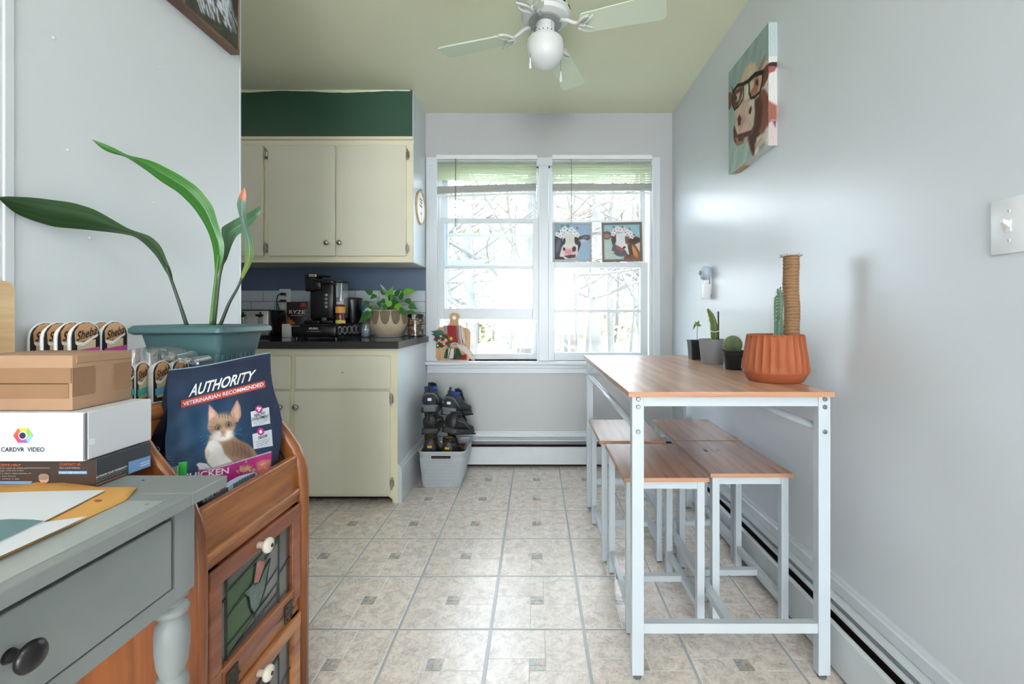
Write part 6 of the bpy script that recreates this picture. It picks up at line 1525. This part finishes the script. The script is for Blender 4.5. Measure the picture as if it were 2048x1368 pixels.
# wooden boards leaning at the left wall
M_BD = wood('bamboo_board', (196, 158, 112), (226, 196, 152), (6, .5, 6), 5, .5)
def rb_board(x0, x1, y0, y1, z0, z1, r=.018):
    pts = [(y0, z0), (y1, z0)] + [(y1 - r + r * math.cos(a), z1 - r + r * math.sin(a)) for a in [PI / 2 * i / 6 for i in range(7)]] + [(y0, z1)]
    return MB().prism(pts, 'x', x0, x1)
Yt_ = -(-.958) * F / 1047; 
solo('cutting_board', rb_board(-.982, -.967, .60, .844, DZ, 1.104), M_BD, 'tall pale wooden cutting board with rounded corner leaning on left wall', 'cutting board')
solo('cutting_board', rb_board(-.965, -.953, .60, .832, DZ, 1.018, .004), M_BD, 'shorter pale wooden board leaning in front of the tall one', 'cutting board')

# ================================================================== CAT FOOD PACKS
M_WP = mat('white_tray', (232, 234, 236), .35); M_LB = mat('label_black', (44, 42, 44), .4); M_CP = mat('label_copper', (206, 160, 118), .4); M_CRM = mat('label_cream', (212, 200, 160), .5); M_PKL = mat('pink_band', (206, 84, 160), .5); M_TQ = mat('turquoise_band', (84, 190, 186), .5); M_LBB = mat('blue_band', (100, 176, 214), .5)
def arch(x0, x1, h, ins, n=9):
    x0 += ins; x1 -= ins; h -= ins; r = (x1 - x0) / 2; cx = (x0 + x1) / 2; rr_ = r * 1.05
    return [(x0, ins)] + [(x1, ins)] + [(cx + r * math.cos(a), h - rr_ + rr_ * math.sin(a)) for a in [PI * i / n for i in range(n + 1)]]
def pack(org, ang, w, h, label, band, dark=(52, 48, 48), group=None, text=True, cup=.020):
    t = thing('cat_food_pack', label, 'cat food', org, 0, group)
    M = Matrix.Translation(Vector(org)) @ Matrix.Rotation(math.radians(ang), 4, 'Z')     # local x = along the face, -y = outward, z up
    for i in (0, 1):
        a, b_ = i * w / 2, (i + 1) * w / 2; lid = MB(M).prism(arch(a, b_, h, 0), 'y', 0, .0016)
        tr = part('tray_rim', lid, M_WP, t)
        cp_ = MB(M); rings = []
        for d_, s_ in ((.0016, .002), (cup * .6, .005), (cup * .92, .008), (cup, .013)): rings.append([(p_[0], d_, p_[1]) for p_ in arch(a, b_, h, s_)])
        cp_.ring_loft(rings); part('cup', cp_, M_WP, tr, 50)
        part('lid_film', MB(M).prism(arch(a, b_, h, .0022), 'y', -.0004, 0), M_LB, tr)
        def pz_(q, dy=-.0009): return [M @ Vector((a + u * w / 2, dy, v * h)) for u, v in q]
        part('label_copper', quad(MB(), pz_([(.14, .50), (.86, .62), (.88, .78), (.72, .93), (.50, .965), (.28, .93), (.12, .76)])), M_CP, tr)
        part('label_cream', quad(MB(), pz_([(.20, .12), (.80, .12), (.80, .58), (.20, .48)], -.0012)), M_CRM, tr)
        part('label_wave', quad(MB(), pz_([(.13, .54), (.4, .52), (.88, .70), (.88, .66), (.4, .44), (.16, .47)], -.0014)), MT['white_ink'], tr)
        if text: text_part('Sheba', lambda x, y: M @ Vector((a + w / 2 * (.17 + .66 * x), -.0018, h * (.55 + .14 * x + .20 * y))), MT['pure_black'], tr, .01, .3)
        part('label_band', quad(MB(), pz_([(.10, .18), (.92, .24), (.92, .40), (.10, .34)], -.0022)), band, tr)
    pf = MB(M)
    for k in range(12): pf.box(w / 2 - .0007, w / 2 + .0007, -.0016, -.0006, .004 + k * h * .068, .004 + k * h * .068 + .0022)
    part('perforation', pf, MT['white_ink'], t)
    return t
carton = solo('food_carton', MB().box(-.980, -.880, .866, .990, .865, .9435, .001), M_CB, 'low brown carton on the bin cabinet carrying the upright food packs', 'box')
lbs = ['upright twin cat food pack with pink band, rightmost in the back row', 'upright twin cat food pack, second from the right in the back row', 'upright twin cat food pack, third from the right in the back row', 'upright twin cat food pack, leftmost in the back row']
for k in range(4): pack((-.8875 - .0265 * k, .867, .9438), 89, .120, .0862 - .0006 * k, lbs[k], M_PKL, group='back row of cat food packs', cup=.016)
pack((-.790, .861, .8655), 88, .068, .083, 'turquoise-banded cat food pack between cardboard box and bag', M_TQ)
pack((-.764, .906, .8655), 86, .088, .084, 'blue-banded cat food pack peeking over the dark bag corner', M_LBB)
cl = MB()
def cls(u, v):
    px = 258 + 140 * u; yt = 700 if u < .45 else 700 + (u - .45) / .55 * 26
    py = yt + (735 - 0 * u - yt) * v * (1 if u < .5 else .55); Y = .915 + .035 * u + .012 * math.sin(u * 26) * (1 - v)
    return P(px, py - 3.0 * abs(math.sin(u * 13)) * (1 - v), Y)
cl.grid(cls, 40, 8)
cl.grid(lambda u, v: cls(u, 0).lerp(cls(u, 0) + Vector((.0, .05, .004 * math.sin(u * 30))), v), 40, 4)
cl_ = solo('plastic_clamshell', cl, MT['clear'], 'crumpled clear plastic clamshell tray lying over the lower food packs', 'packaging', smooth=True)

# ================================================================== PLANTER AND ITS LEAVES
M_PL = mat('teal_plastic', (62, 94, 98), .4, var=.02); 
pn = thing('teal_planter', 'teal plastic ribbed planter with four long strap leaves', 'potted plant', (-.79, 1.08, .865))
PX0, PX1, PY0, PY1, PZ = -.868, -.697, 1.0, 1.158, 1.0
def prect(f, out=0.0, n=5):
    cxm, cym = (PX0 + PX1) / 2, (PY0 + PY1) / 2; k = .80 + .20 * f; hx_, hy_ = (PX1 - PX0) / 2 * k + out, (PY1 - PY0) / 2 * k + out; r = .016; z = .865 + (PZ - .865) * f; o = []
    for sx, sy, a0 in ((1, -1, -PI / 2), (1, 1, 0), (-1, 1, PI / 2), (-1, -1, PI)):
        for i in range(n): a = a0 + PI / 2 * i / (n - 1); o.append(Vector((cxm + sx * (hx_ - r) + r * math.cos(a), cym + sy * (hy_ - r) + r * math.sin(a), z)))
    return o
def lift(r, z): return [Vector((p.x, p.y, z)) for p in r]
part('planter_body', MB().ring_loft([prect(0), prect(.25), prect(.5), prect(.68), prect(.7, .002), prect(.8, .002), prect(.9, .003), prect(1.0, .004), lift(prect(1.0, -.004), PZ), lift(prect(.9, -.004), PZ - .02)]), M_PL, pn, 40)
rm = MB(); rm.ring_loft([lift(prect(1, .004), PZ - .001), lift(prect(1, .014), PZ - .001), lift(prect(1, .020), PZ + .004), lift(prect(1, .020), PZ + .013), lift(prect(1, .014), PZ + .019), lift(prect(1, .002), PZ + .020), lift(prect(1, -.004), PZ + .015), lift(prect(1, -.004), PZ - .001)])
part('rim', rm, M_PL, pn, 50)
part('soil', MB().ring_loft([lift(prect(.85, -.004), PZ - .02), lift(prect(.85, -.004), PZ - .008)]), MT['dark_gap'], pn)
for k in range(8):
    y = PY0 + .022 + k * .0155; part('side_rib', MB().bar((PX1 - .0070 - .0, y, PZ - .048), (PX1 - .0175, y * .9 + .1079, .88), .006, .005, (1, 0, 0)), M_PL, pn)
for k in range(5):
    x = PX0 + .03 + k * .027; part('front_slot', MB().box(x - .006, x + .006, PY0 + .003, PY0 + .0075, PZ - .047, PZ - .043), mat('slot_dark_teal', (40, 66, 70), .6), pn)
def resample(pts, n):
    pts = [Vector(p) for p in pts]; d = [0]
    for a, b_ in zip(pts[:-1], pts[1:]): d.append(d[-1] + (b_ - a).length)
    out = []
    for i in range(n):
        s = d[-1] * i / (n - 1); k = 0
        while k < len(d) - 2 and d[k + 1] < s: k += 1
        f = 0 if d[k + 1] == d[k] else (s - d[k]) / (d[k + 1] - d[k]); out.append(pts[k].lerp(pts[k + 1], f))
    return out
def sm_(pts, it=3):
    for _ in range(it): pts = [pts[0]] + [(pts[i - 1] + pts[i] * 2 + pts[i + 1]) / 4 for i in range(1, len(pts) - 1)] + [pts[-1]]
    return pts
def strap(L, R, Yb, Yt, col, stem, name='strap_leaf', fold=.01, tipcol=None, midcol=None, N=46):
    """L, R: pixel outlines base -> tip; depth runs from Yb to Yt"""
    l = sm_(resample([Vector((a, b_, 0)) for a, b_ in L], N), 2); r = sm_(resample([Vector((a, b_, 0)) for a, b_ in R], N), 2)
    U, T = np.meshgrid(np.linspace(0, 1, 11), np.linspace(0, 1, N)); p = Paint(U, T); p.fill(col)
    st_ = 1 + .09 * np.sin(U * 38) + .05 * np.sin(U * 90 + T * 3); p.c = p.c * st_[..., None]
    p.c *= (1 - .22 * (np.abs(U - .5) < .04))[..., None]
    if midcol is not None:
        m_ = np.clip(1 - T * 1.9, 0, 1)[..., None]; p.c = p.c * (1 - m_) + np.array(midcol, float) * m_ * st_[..., None]
    if tipcol is not None:
        m_ = np.clip((T - .86) / .02, 0, 1)[..., None]; p.c = p.c * (1 - m_) + np.array(tipcol, float) * m_
    def fn(u, t):
        i = min(int(round(t * (N - 1))), N - 1); q = l[i].lerp(r[i], u); Y = Yb + (Yt - Yb) * t ** 1.2 + fold * abs(u - .5) * 2 * math.sin(PI * t)
        return P(q.x, q.y, Y)
    lf = painted(name, fn, U, T, p, MT['leaf_v'], pn)
    lf['label'] = stem[0]
    b0 = (P(l[0].x, l[0].y, Yb) + P(r[0].x, r[0].y, Yb)) / 2; b1 = (fn(.5, 0.1))
    pts = [P(a, b_, Y) for a, b_, Y in stem[1]] + [b0, b1]
    part('leaf_stalk', MB().tube(sm_(resample(pts, 14), 2), [.0042 - .00012 * i for i in range(14)], 8), mat('stalk_green', stem[2], .45), lf, True)
MT['leaf_v'] = vcol_mat('strap_leaf_surface', .35, .5)
strap([(343, 563), (331, 543), (313, 512), (289, 487), (269, 472), (232, 466), (168, 459), (108, 454), (67, 442), (30, 427), (0, 401), (-3, 397)], [(348, 571), (343, 539), (331, 516), (326, 496), (303, 472), (259, 459), (215, 433), (188, 418), (145, 405), (67, 395), (0, 392), (-3, 394)], 1.06, .812, (42, 72, 38), ('long dark green leaf stretching far left', [(374, 652, 1.08), (362, 615, 1.07)], (54, 74, 56)))
strap([(430, 543), (427, 502), (420, 472), (407, 445), (387, 415), (357, 385), (323, 364), (289, 338), (251, 313), (222, 307), (202, 297), (184, 279)], [(436, 548), (441, 536), (449, 506), (449, 486), (434, 442), (427, 413), (397, 375), (357, 348), (308, 323), (279, 315), (254, 311), (235, 299), (215, 290), (184, 278)], 1.08, .985, (46, 108, 30), ('broad bright green leaf arching up and left', [(422, 652, 1.08), (428, 590, 1.08)], (74, 116, 46)))
strap([(442, 533), (446, 492), (442, 455), (471, 438), (498, 425), (521, 411)], [(445, 534), (454, 519), (464, 489), (473, 472), (498, 455), (524, 424)], 1.11, 1.16, (70, 112, 72), ('short grey green leaf bending right', [(428, 652, 1.10), (438, 560, 1.11)], (60, 84, 60)), midcol=(40, 74, 50))
strap([(476, 573), (481, 553), (491, 522), (488, 482), (481, 442), (473, 408), (479, 388), (489, 375)], [(478, 574), (490, 550), (501, 532), (510, 505), (505, 475), (493, 448), (491, 415), (493, 391), (490, 375)], 1.10, 1.08, (92, 122, 106), ('yellowing leaf with brown tip, rightmost', [(440, 652, 1.10), (458, 606, 1.10)], (58, 66, 54)), tipcol=(178, 106, 74), midcol=(126, 144, 40))

# ================================================================== THINGS IN THE BIN
def bagD(px, py):
    k = (px - VX) / F; t = (-.723 - k * .893) / (k * .245 - .083)
    Y = .893 + .245 * t; v = (985 - py) / 275; u = min(1, max(0, t)); vv = min(1, max(0, v))
    return Y - .010 * math.sin(PI * u) * math.sin(PI * min(1, vv * 1.1)) + .012 * max(0, vv - .2) + .0022 * math.sin(px * .11 + py * .05) * math.sin(py * .06 - px * .02) * (1 - abs(vv - .4))
def BG(px, py, off=0.0): return P(px, py, bagD(px, py) - off)
bg = thing('kibble_bag', 'large navy pet food bag printed with a sitting kitten', 'bag', (-.69, 1.03, .576))
vs_ = [(1.0, 338, 741, 541, 709), (.88, 335, 772, 541, 741), (.75, 334, 806, 546, 776), (.6, 333, 842, 558, 812), (.5, 331, 866, 564, 842), (.38, 330, 893, 564, 872), (.3, 331, 912, 560, 893), (.2, 338, 932, 556, 920), (.1, 343, 962, 552, 955), (0, 345, 1005, 550, 1000)]
def bag_px(u, v):
    for (v1, l1, ly1, r1, ry1), (v0, l0, ly0, r0, ry0) in zip(vs_[:-1], vs_[1:]):
        if v0 <= v <= v1 + 1e-9:
            f = (v - v0) / (v1 - v0); lx_, lyy = l0 + (l1 - l0) * f, ly0 + (ly1 - ly0) * f; rx, ry = r0 + (r1 - r0) * f, ry0 + (ry1 - ry0) * f
            return lx_ + (rx - lx_) * u, lyy + (ry - lyy) * u + (2.5 * math.sin(u * 5) * v * v if v > .8 else 0)
nx, ny = 165, 190; X = np.zeros((ny, nx)); Yg = np.zeros((ny, nx))
for j in range(ny):
    for i in range(nx): X[j, i], Yg[j, i] = bag_px(i / (nx - 1), 1 - j / (ny - 1))
p = Paint(X, Yg); NV = (36, 47, 72); p.fill(NV); p.ell(420, 870, 110, 75, (42, 80, 118), 0, 1.6); p.ell(520, 800, 40, 50, NV, 0, 1.2, .7)
def B4(x, y): return (320 + x * .2265, 690 + y * .2266)
def bpoly(pts, col, soft=1.4, op=1): p.poly([B4(*q) for q in pts], col, soft, op)
def bel(x, y, rx, ry, col, rot=0, soft=.3, op=1): p.ell(*B4(x, y), rx * .2265, ry * .2265, col, rot, soft, op)
FUR, FD, FL, WHI, PNK = (176, 142, 116), (104, 78, 62), (206, 180, 156), (228, 222, 220), (222, 180, 168)
bpoly([(440, 800), (420, 870), (395, 930), (400, 1000), (430, 1060), (460, 1090), (860, 970), (830, 920), (780, 880), (700, 840), (640, 790)], (166, 134, 112), 3)
bel(700, 920, 110, 70, (140, 108, 88), 20, .6); bel(760, 950, 60, 30, (120, 92, 78), 30, .8, .7); bel(600, 900, 50, 70, (150, 116, 94), 0, .8, .7)
bpoly([(400, 930), (430, 850), (480, 830), (540, 880), (570, 960), (640, 1030), (460, 1088), (420, 1040)], WHI, 4); bel(420, 960, 20, 40, (216, 190, 176), 0, .8)
for k in range(5): p.line([B4(640 + 34 * k, 850 + 10 * k), B4(655 + 34 * k, 920 + 8 * k), B4(640 + 38 * k, 980 + 4 * k)], 2.2, FD, 2.2, .55)
bpoly([(428, 700), (426, 600), (432, 525), (470, 560), (505, 600), (520, 640), (450, 720)], (190, 150, 130), 1.5); bpoly([(438, 680), (436, 600), (440, 550), (480, 590), (490, 640)], PNK, 3)
bpoly([(620, 600), (650, 540), (682, 482), (710, 540), (718, 620), (690, 680), (660, 680)], (190, 150, 130), 1.5); bpoly([(650, 590), (680, 510), (700, 570), (705, 630), (680, 660)], PNK, 3)
bel(545, 710, 125, 100, FUR, -12, .16); bel(550, 800, 100, 50, WHI, -10, .5); bel(560, 640, 70, 42, FL, -10, .9, .6)
for k, (a, b_) in enumerate(((520, 595), (545, 590), (570, 592), (595, 600))): p.line([B4(a, b_), B4(a + 6, b_ + 50)], 1.6, FD, 1.2, .8)
for s in ((440, 720, 490, 730), (436, 750, 490, 745), (640, 700, 668, 690), (640, 715, 672, 712)): p.line([B4(s[0], s[1]), B4(s[2], s[3])], 1.5, FD, 1.2, .8)
for ex, ey in ((514, 728), (606, 700)): bel(ex, ey, 28, 25, (60, 50, 44), 0, .2); bel(ex, ey, 22, 20, (146, 142, 122), 0, .2); bel(ex, ey, 11, 14, (24, 22, 24), 0, .2); bel(ex - 5, ey - 6, 4, 4, (230, 230, 230), 0, .4)
bel(560, 760, 26, 40, (196, 160, 132), -8, .6); bpoly([(538, 765), (566, 758), (556, 785)], (196, 120, 106), 1); p.line([B4(554, 785), B4(552, 800), B4(535, 810)], .9, FD, .8); p.line([B4(552, 800), B4(575, 806)], .9, FD, .8)
for s in ((440, 800, 360, 850), (440, 790, 350, 815), (445, 815, 380, 880), (660, 760, 730, 740), (660, 775, 735, 800)): p.line([B4(s[0], s[1]), B4(s[2], s[3])], .6, (196, 206, 216), .8, .55)
bpoly([(340, 1090), (460, 1094), (985, 936), (978, 1130), (900, 1260), (330, 1400)], (228, 228, 232), 1); bpoly([(338, 1098), (460, 1102), (985, 945), (978, 1130), (900, 1260), (330, 1400)], (200, 58, 140), 1); bpoly([(320, 1052), (350, 1038), (410, 1046), (455, 1092), (345, 1090)], (226, 226, 230), 1)
rs = random.Random(9)
for k in range(150):
    a = rs.gauss(770, 42); b_ = 1085 + abs(rs.gauss(0, 1)) * -22 + abs(a - 770) * .35 + rs.uniform(0, 30); p.line([B4(a, b_), B4(a + rs.uniform(-14, 14), b_ + rs.uniform(-8, 8))], 1.3, rs.choice([(226, 196, 140), (206, 172, 116), (240, 220, 176)]), .8)
bpoly([(850, 1040), (900, 1015), (978, 1010), (978, 1090), (930, 1130), (860, 1130)], (226, 138, 124), 3); bel(910, 1050, 30, 10, (240, 180, 160), -20, .8); bel(940, 1090, 24, 10, (240, 180, 160), 30, .8)
p.poly([B4(972, 90), B4(985, 85), B4(1000, 420), B4(1085, 660), B4(1040, 1000), B4(980, 1140), B4(990, 930), B4(1000, 700), B4(985, 470)], (40, 52, 80), 3)
p.line([B4(76, 215), B4(300, 190), B4(600, 145), B4(980, 100)], .8, (74, 90, 120), .8, .7); p.line([B4(85, 250), B4(970, 150)], .8, (34, 46, 72), .8, .6); p.mottle(.05, .08, .1, 2)
front = painted('printed_front', lambda a, b_: BG(a, b_), X, Yg, p, MT['bag'], bg)
nrm = Vector((.93, -.36, 0))
bk = MB(); Nn = 16
def bag_back(u, v):
    q = bag_px(u, v); th = .055 * math.sin(PI * min(1, (1 - v) * .8 + .0)) * (.3 + .7 * math.sin(PI * u)); return BG(q[0], q[1]) - nrm * (th + .002 + .018 * (1 - v)) + Vector((0, 0, 0))
bk.grid(bag_back, 12, 14); part('back_film', bk, mat('navy_film', (42, 54, 82), .4), bg, True)
sd = MB()
for u in (0, 1):
    sd.grid(lambda a, v: BG(*bag_px(u, v)).lerp(bag_back(u, v), a), 1, 14)
sd.grid(lambda a, b_: BG(*bag_px(b_, 1)).lerp(bag_back(b_, 1), a), 1, 12)
part('gusset', sd, mat('navy_film_side', (38, 48, 74), .4), bg, True)
tp_ = MB(); tp_.tube([BG(*bag_px(i / 12, 1)) + Vector((0, 0, .001)) for i in range(13)], .0012, 5); part('top_seal', tp_, mat('pale_seal', (150, 166, 186), .5), bg)
def bag_text(s, x0, y0, x1, y1, h0, h1, m, bold=0, shear=0, off=.0016, lift=0, parent=None):
    """baseline from (x0,y0) to (x1,y1) in crop units, letter heights h0..h1"""
    return text_part(s, lambda u, v: BG(*B4(x0 + (x1 - x0) * u + lift * v, y0 + (y1 - y0) * u - (h0 + (h1 - h0) * u) * v), off), m, parent or bg, bold, shear)
bag_text('AUTHORITY', 250, 462, 838, 308, 108, 92, MT['white_ink'], .022, .25, lift=14)
M_BR = mat('brick_red_print', (196, 74, 62), .45)
def bquad(name, pts, m, off=.0013, n=14):
    a, b_, c_, d_ = pts; mb = MB(); mb.grid(lambda u, v: BG(*B4(*[(a[i] + (b_[i] - a[i]) * u) * (1 - v) + (d_[i] + (c_[i] - d_[i]) * u) * v for i in (0, 1)]), off), n, 2); return part(name, mb, m, bg, True)
rbn = bquad('red_ribbon', [(184, 492), (926, 314), (932, 374), (190, 556)], M_BR)
bag_text('VETERINARIAN RECOMMENDED', 204, 540, 914, 362, 34, 34, MT['white_ink'], .02, 0, .0021, parent=rbn)
for (x, y, w, hh_, t1, t2) in ((800, 548, 170, 175, 'HEALTHY', 'DEVELOPMENT'), (815, 745, 178, 175, 'INDOOR', None)):
    bd = bquad('info_badge', [(x, y + 42), (x + w - 8, y), (x + w + 4, y + hh_ - 30), (x + 12, y + hh_)], mat('badge_white', (214, 222, 232), .5), .0013, 8)
    if t2:
        bag_text(t1, x + 30, y + 90, x + 130, y + 64, 28, 28, MT['pure_black'], .015, 0, .002, parent=bd); bag_text(t2, x + 12, y + 124, x + 160, y + 92, 26, 28, MT['pure_black'], .015, 0, .002, parent=bd)
        for k, s in enumerate(('with DHA and vitamin E', 'helps support brain', 'and vision')): bag_text(s, x + 24 + 8 * k, y + 140 + 14 * k, x + 156 - 16 * k, y + 108 + 16 * k, 9, 9, MT['pure_black'], 0, 0, .002, parent=bd)
    else:
        bag_text(t1, x + 54, y + 90, x + 134, y + 66, 28, 26, MT['pure_black'], .015, 0, .002, parent=bd)
        for k, s in enumerate(('lifestyle supports low', 'calories and hairball', 'for indoor cats')): bag_text(s, x + 28 + 8 * k, y + 118 + 18 * k, x + 160 - 14 * k, y + 84 + 20 * k, 10, 10, MT['pure_black'], 0, 0, .002, parent=bd)
    cc = BG(*B4(x + 74, y + 18), .0024); mb = MB(Matrix.Translation(cc) @ Matrix.Rotation(math.radians(-90 + 20), 4, 'Z').inverted() @ Matrix.Rotation(PI / 2, 4, 'X') @ Matrix.Identity(4))
    def disc(cx_, cy_, r, off, m, nm): 
        mb = MB(); ring = [BG(*B4(cx_ + r * math.cos(2 * PI * i / 20), cy_ + r * math.sin(2 * PI * i / 20)), off) for i in range(20)]; quad(mb, ring); return part(nm, mb, m, bg)
    disc(x + 74, y + 18, 33, .0022, mat('magenta_print', (186, 50, 130), .5), 'badge_icon')
    for a, b_, r in (((-10, -8, 9), (10, -6, 9), (0, 10, 9)) if t2 else ((0, 4, 14), (0, -10, 6))): disc(x + 74 + a, y + 18 + b_, r, .0027, MT['white_ink'], 'icon_mark')
bag_text('CHICKEN', 190, 1200, 608, 1134, 58, 56, MT['white_ink'], .02)
# second bag behind it, at the left
b2 = thing('navy_feed_bag', 'second crumpled navy bag with faint white print behind the kitten bag', 'bag', (-.725, .87, .6))
mb = MB(); outl2 = [(335, 815), (322, 838), (306, 868), (300, 886), (302, 925), (330, 940), (352, 945), (372, 960), (372, 1040), (300, 1040)]
mb.ring_loft([[P(a, b_, Y + .0001 * (b_ - 800)) for a, b_ in outl2] for Y in (.885, .875)] ); part('bag_body', mb, mat('navy_black_film', (30, 36, 52), .35, bump=.5, bscale=30), b2)
part('printed_loop', MB().tube([P(311 + 8 * math.cos(a), 899 + 6 * math.sin(a), .872) for a in [2 * PI * i / 20 for i in range(21)]], .0006, 4), mat('grey_blue_ink', (140, 158, 176), .5), b2)
for k, s in enumerate(('complete and balanced nutrition', 'for growing kittens with real', 'chicken, rice and vitamins', 'net weight and feeding guide')): txt_px(s, face_front(.8715), 305 + k, 343 + 3 * k, 911 + 5.5 * k, 913.4 + 5.5 * k, mat('grey_blue_ink', (140, 158, 176), .5), b2, 0, 0, 2)
# green topped treat bag
tr_ = thing('treat_pouch', 'small clear treat pouch with bright green end beside the navy bag', 'pouch', (-.7, .86, .6))
mb = MB(); mb.grid(lambda u, v: P(334 + 25 * u, 930 + 60 * v + 8 * (1 - u), .862 - .004 * math.sin(u * 9)), 10, 3); mb.grid(lambda u, v: P(334 + 25 * u, 930 + 60 * v + 8 * (1 - u), .872 + .004 * math.sin(u * 9)), 10, 3); part('clear_film', mb, mat('pale_green_film', (150, 176, 160), .25, var=.15, scale=80), tr_, True)
mb = MB(); mb.ring_loft([[P(357, 925, .858), P(374, 923, .858), P(373, 948, .856), P(372, 990, .856), P(357, 990, .858)], [P(357, 925, .872), P(374, 923, .872), P(373, 948, .872), P(372, 990, .872), P(357, 990, .872)]]); part('green_end', mb, mat('bright_green_film', (60, 166, 74), .35, var=.15, scale=60), tr_)
# grooming brush
gb_ = thing('grooming_brush', 'pale blue and black grooming brush lying along the front board', 'brush', (-.63, .93, .68))
Yb_ = lambda px: .64 * F / (VX - px)
top = [(516, 946), (500, 950), (485, 955), (470, 963), (455, 975), (440, 988)]; bot = [(512, 956), (500, 962), (488, 970), (474, 980), (462, 992), (445, 1004)]
mb = MB(); n_ = len(top)
rg = []
for (a, b_), (c_, d_) in zip(top, bot):
    q1 = P(a, b_, Yb_(a) - .004); q2 = P(c_, d_, Yb_(c_) - .004); o = Vector((-.014, .006, 0)); rg.append([q1, q2, q2 + o, q1 + o])
mb.ring_loft(rg); hd = part('handle', mb, mat('pale_blue_plastic', (176, 194, 216), .35), gb_, 30)
for k in range(8):
    f_ = k / 8; a = Vector((508 - 44 * f_, 951 + 18 * f_ + 6 * f_ * f_, 0)); q = P(a.x, a.y, Yb_(a.x) - .0065); part('grip_ridge', MB().bar(q + Vector((-.001, 0, .005)), q + Vector((.002, -.001, -.005)), .004, .004), mat('slate_rubber', (76, 92, 112), .5), hd)
mb = MB(); a0 = P(446, 980, Yb_(446) - .002); a1 = P(402, 1010, Yb_(402)); mb.bar(a0, a1, .022, .012); part('brush_head', mb, mat('dark_navy_plastic', (36, 42, 56), .4), gb_)
br = MB()
for k in range(160):
    f_ = random.random(); q = a0.lerp(a1, .25 + .75 * f_) + Vector((random.uniform(-.01, .01), random.uniform(-.004, .004), .005)); br.tube([q, q + Vector((random.uniform(-.002, .002), -.002, .012))], .0004, 3)
part('bristles', br, mat('bristle_grey', (160, 164, 166), .5), gb_)['kind'] = 'stuff'
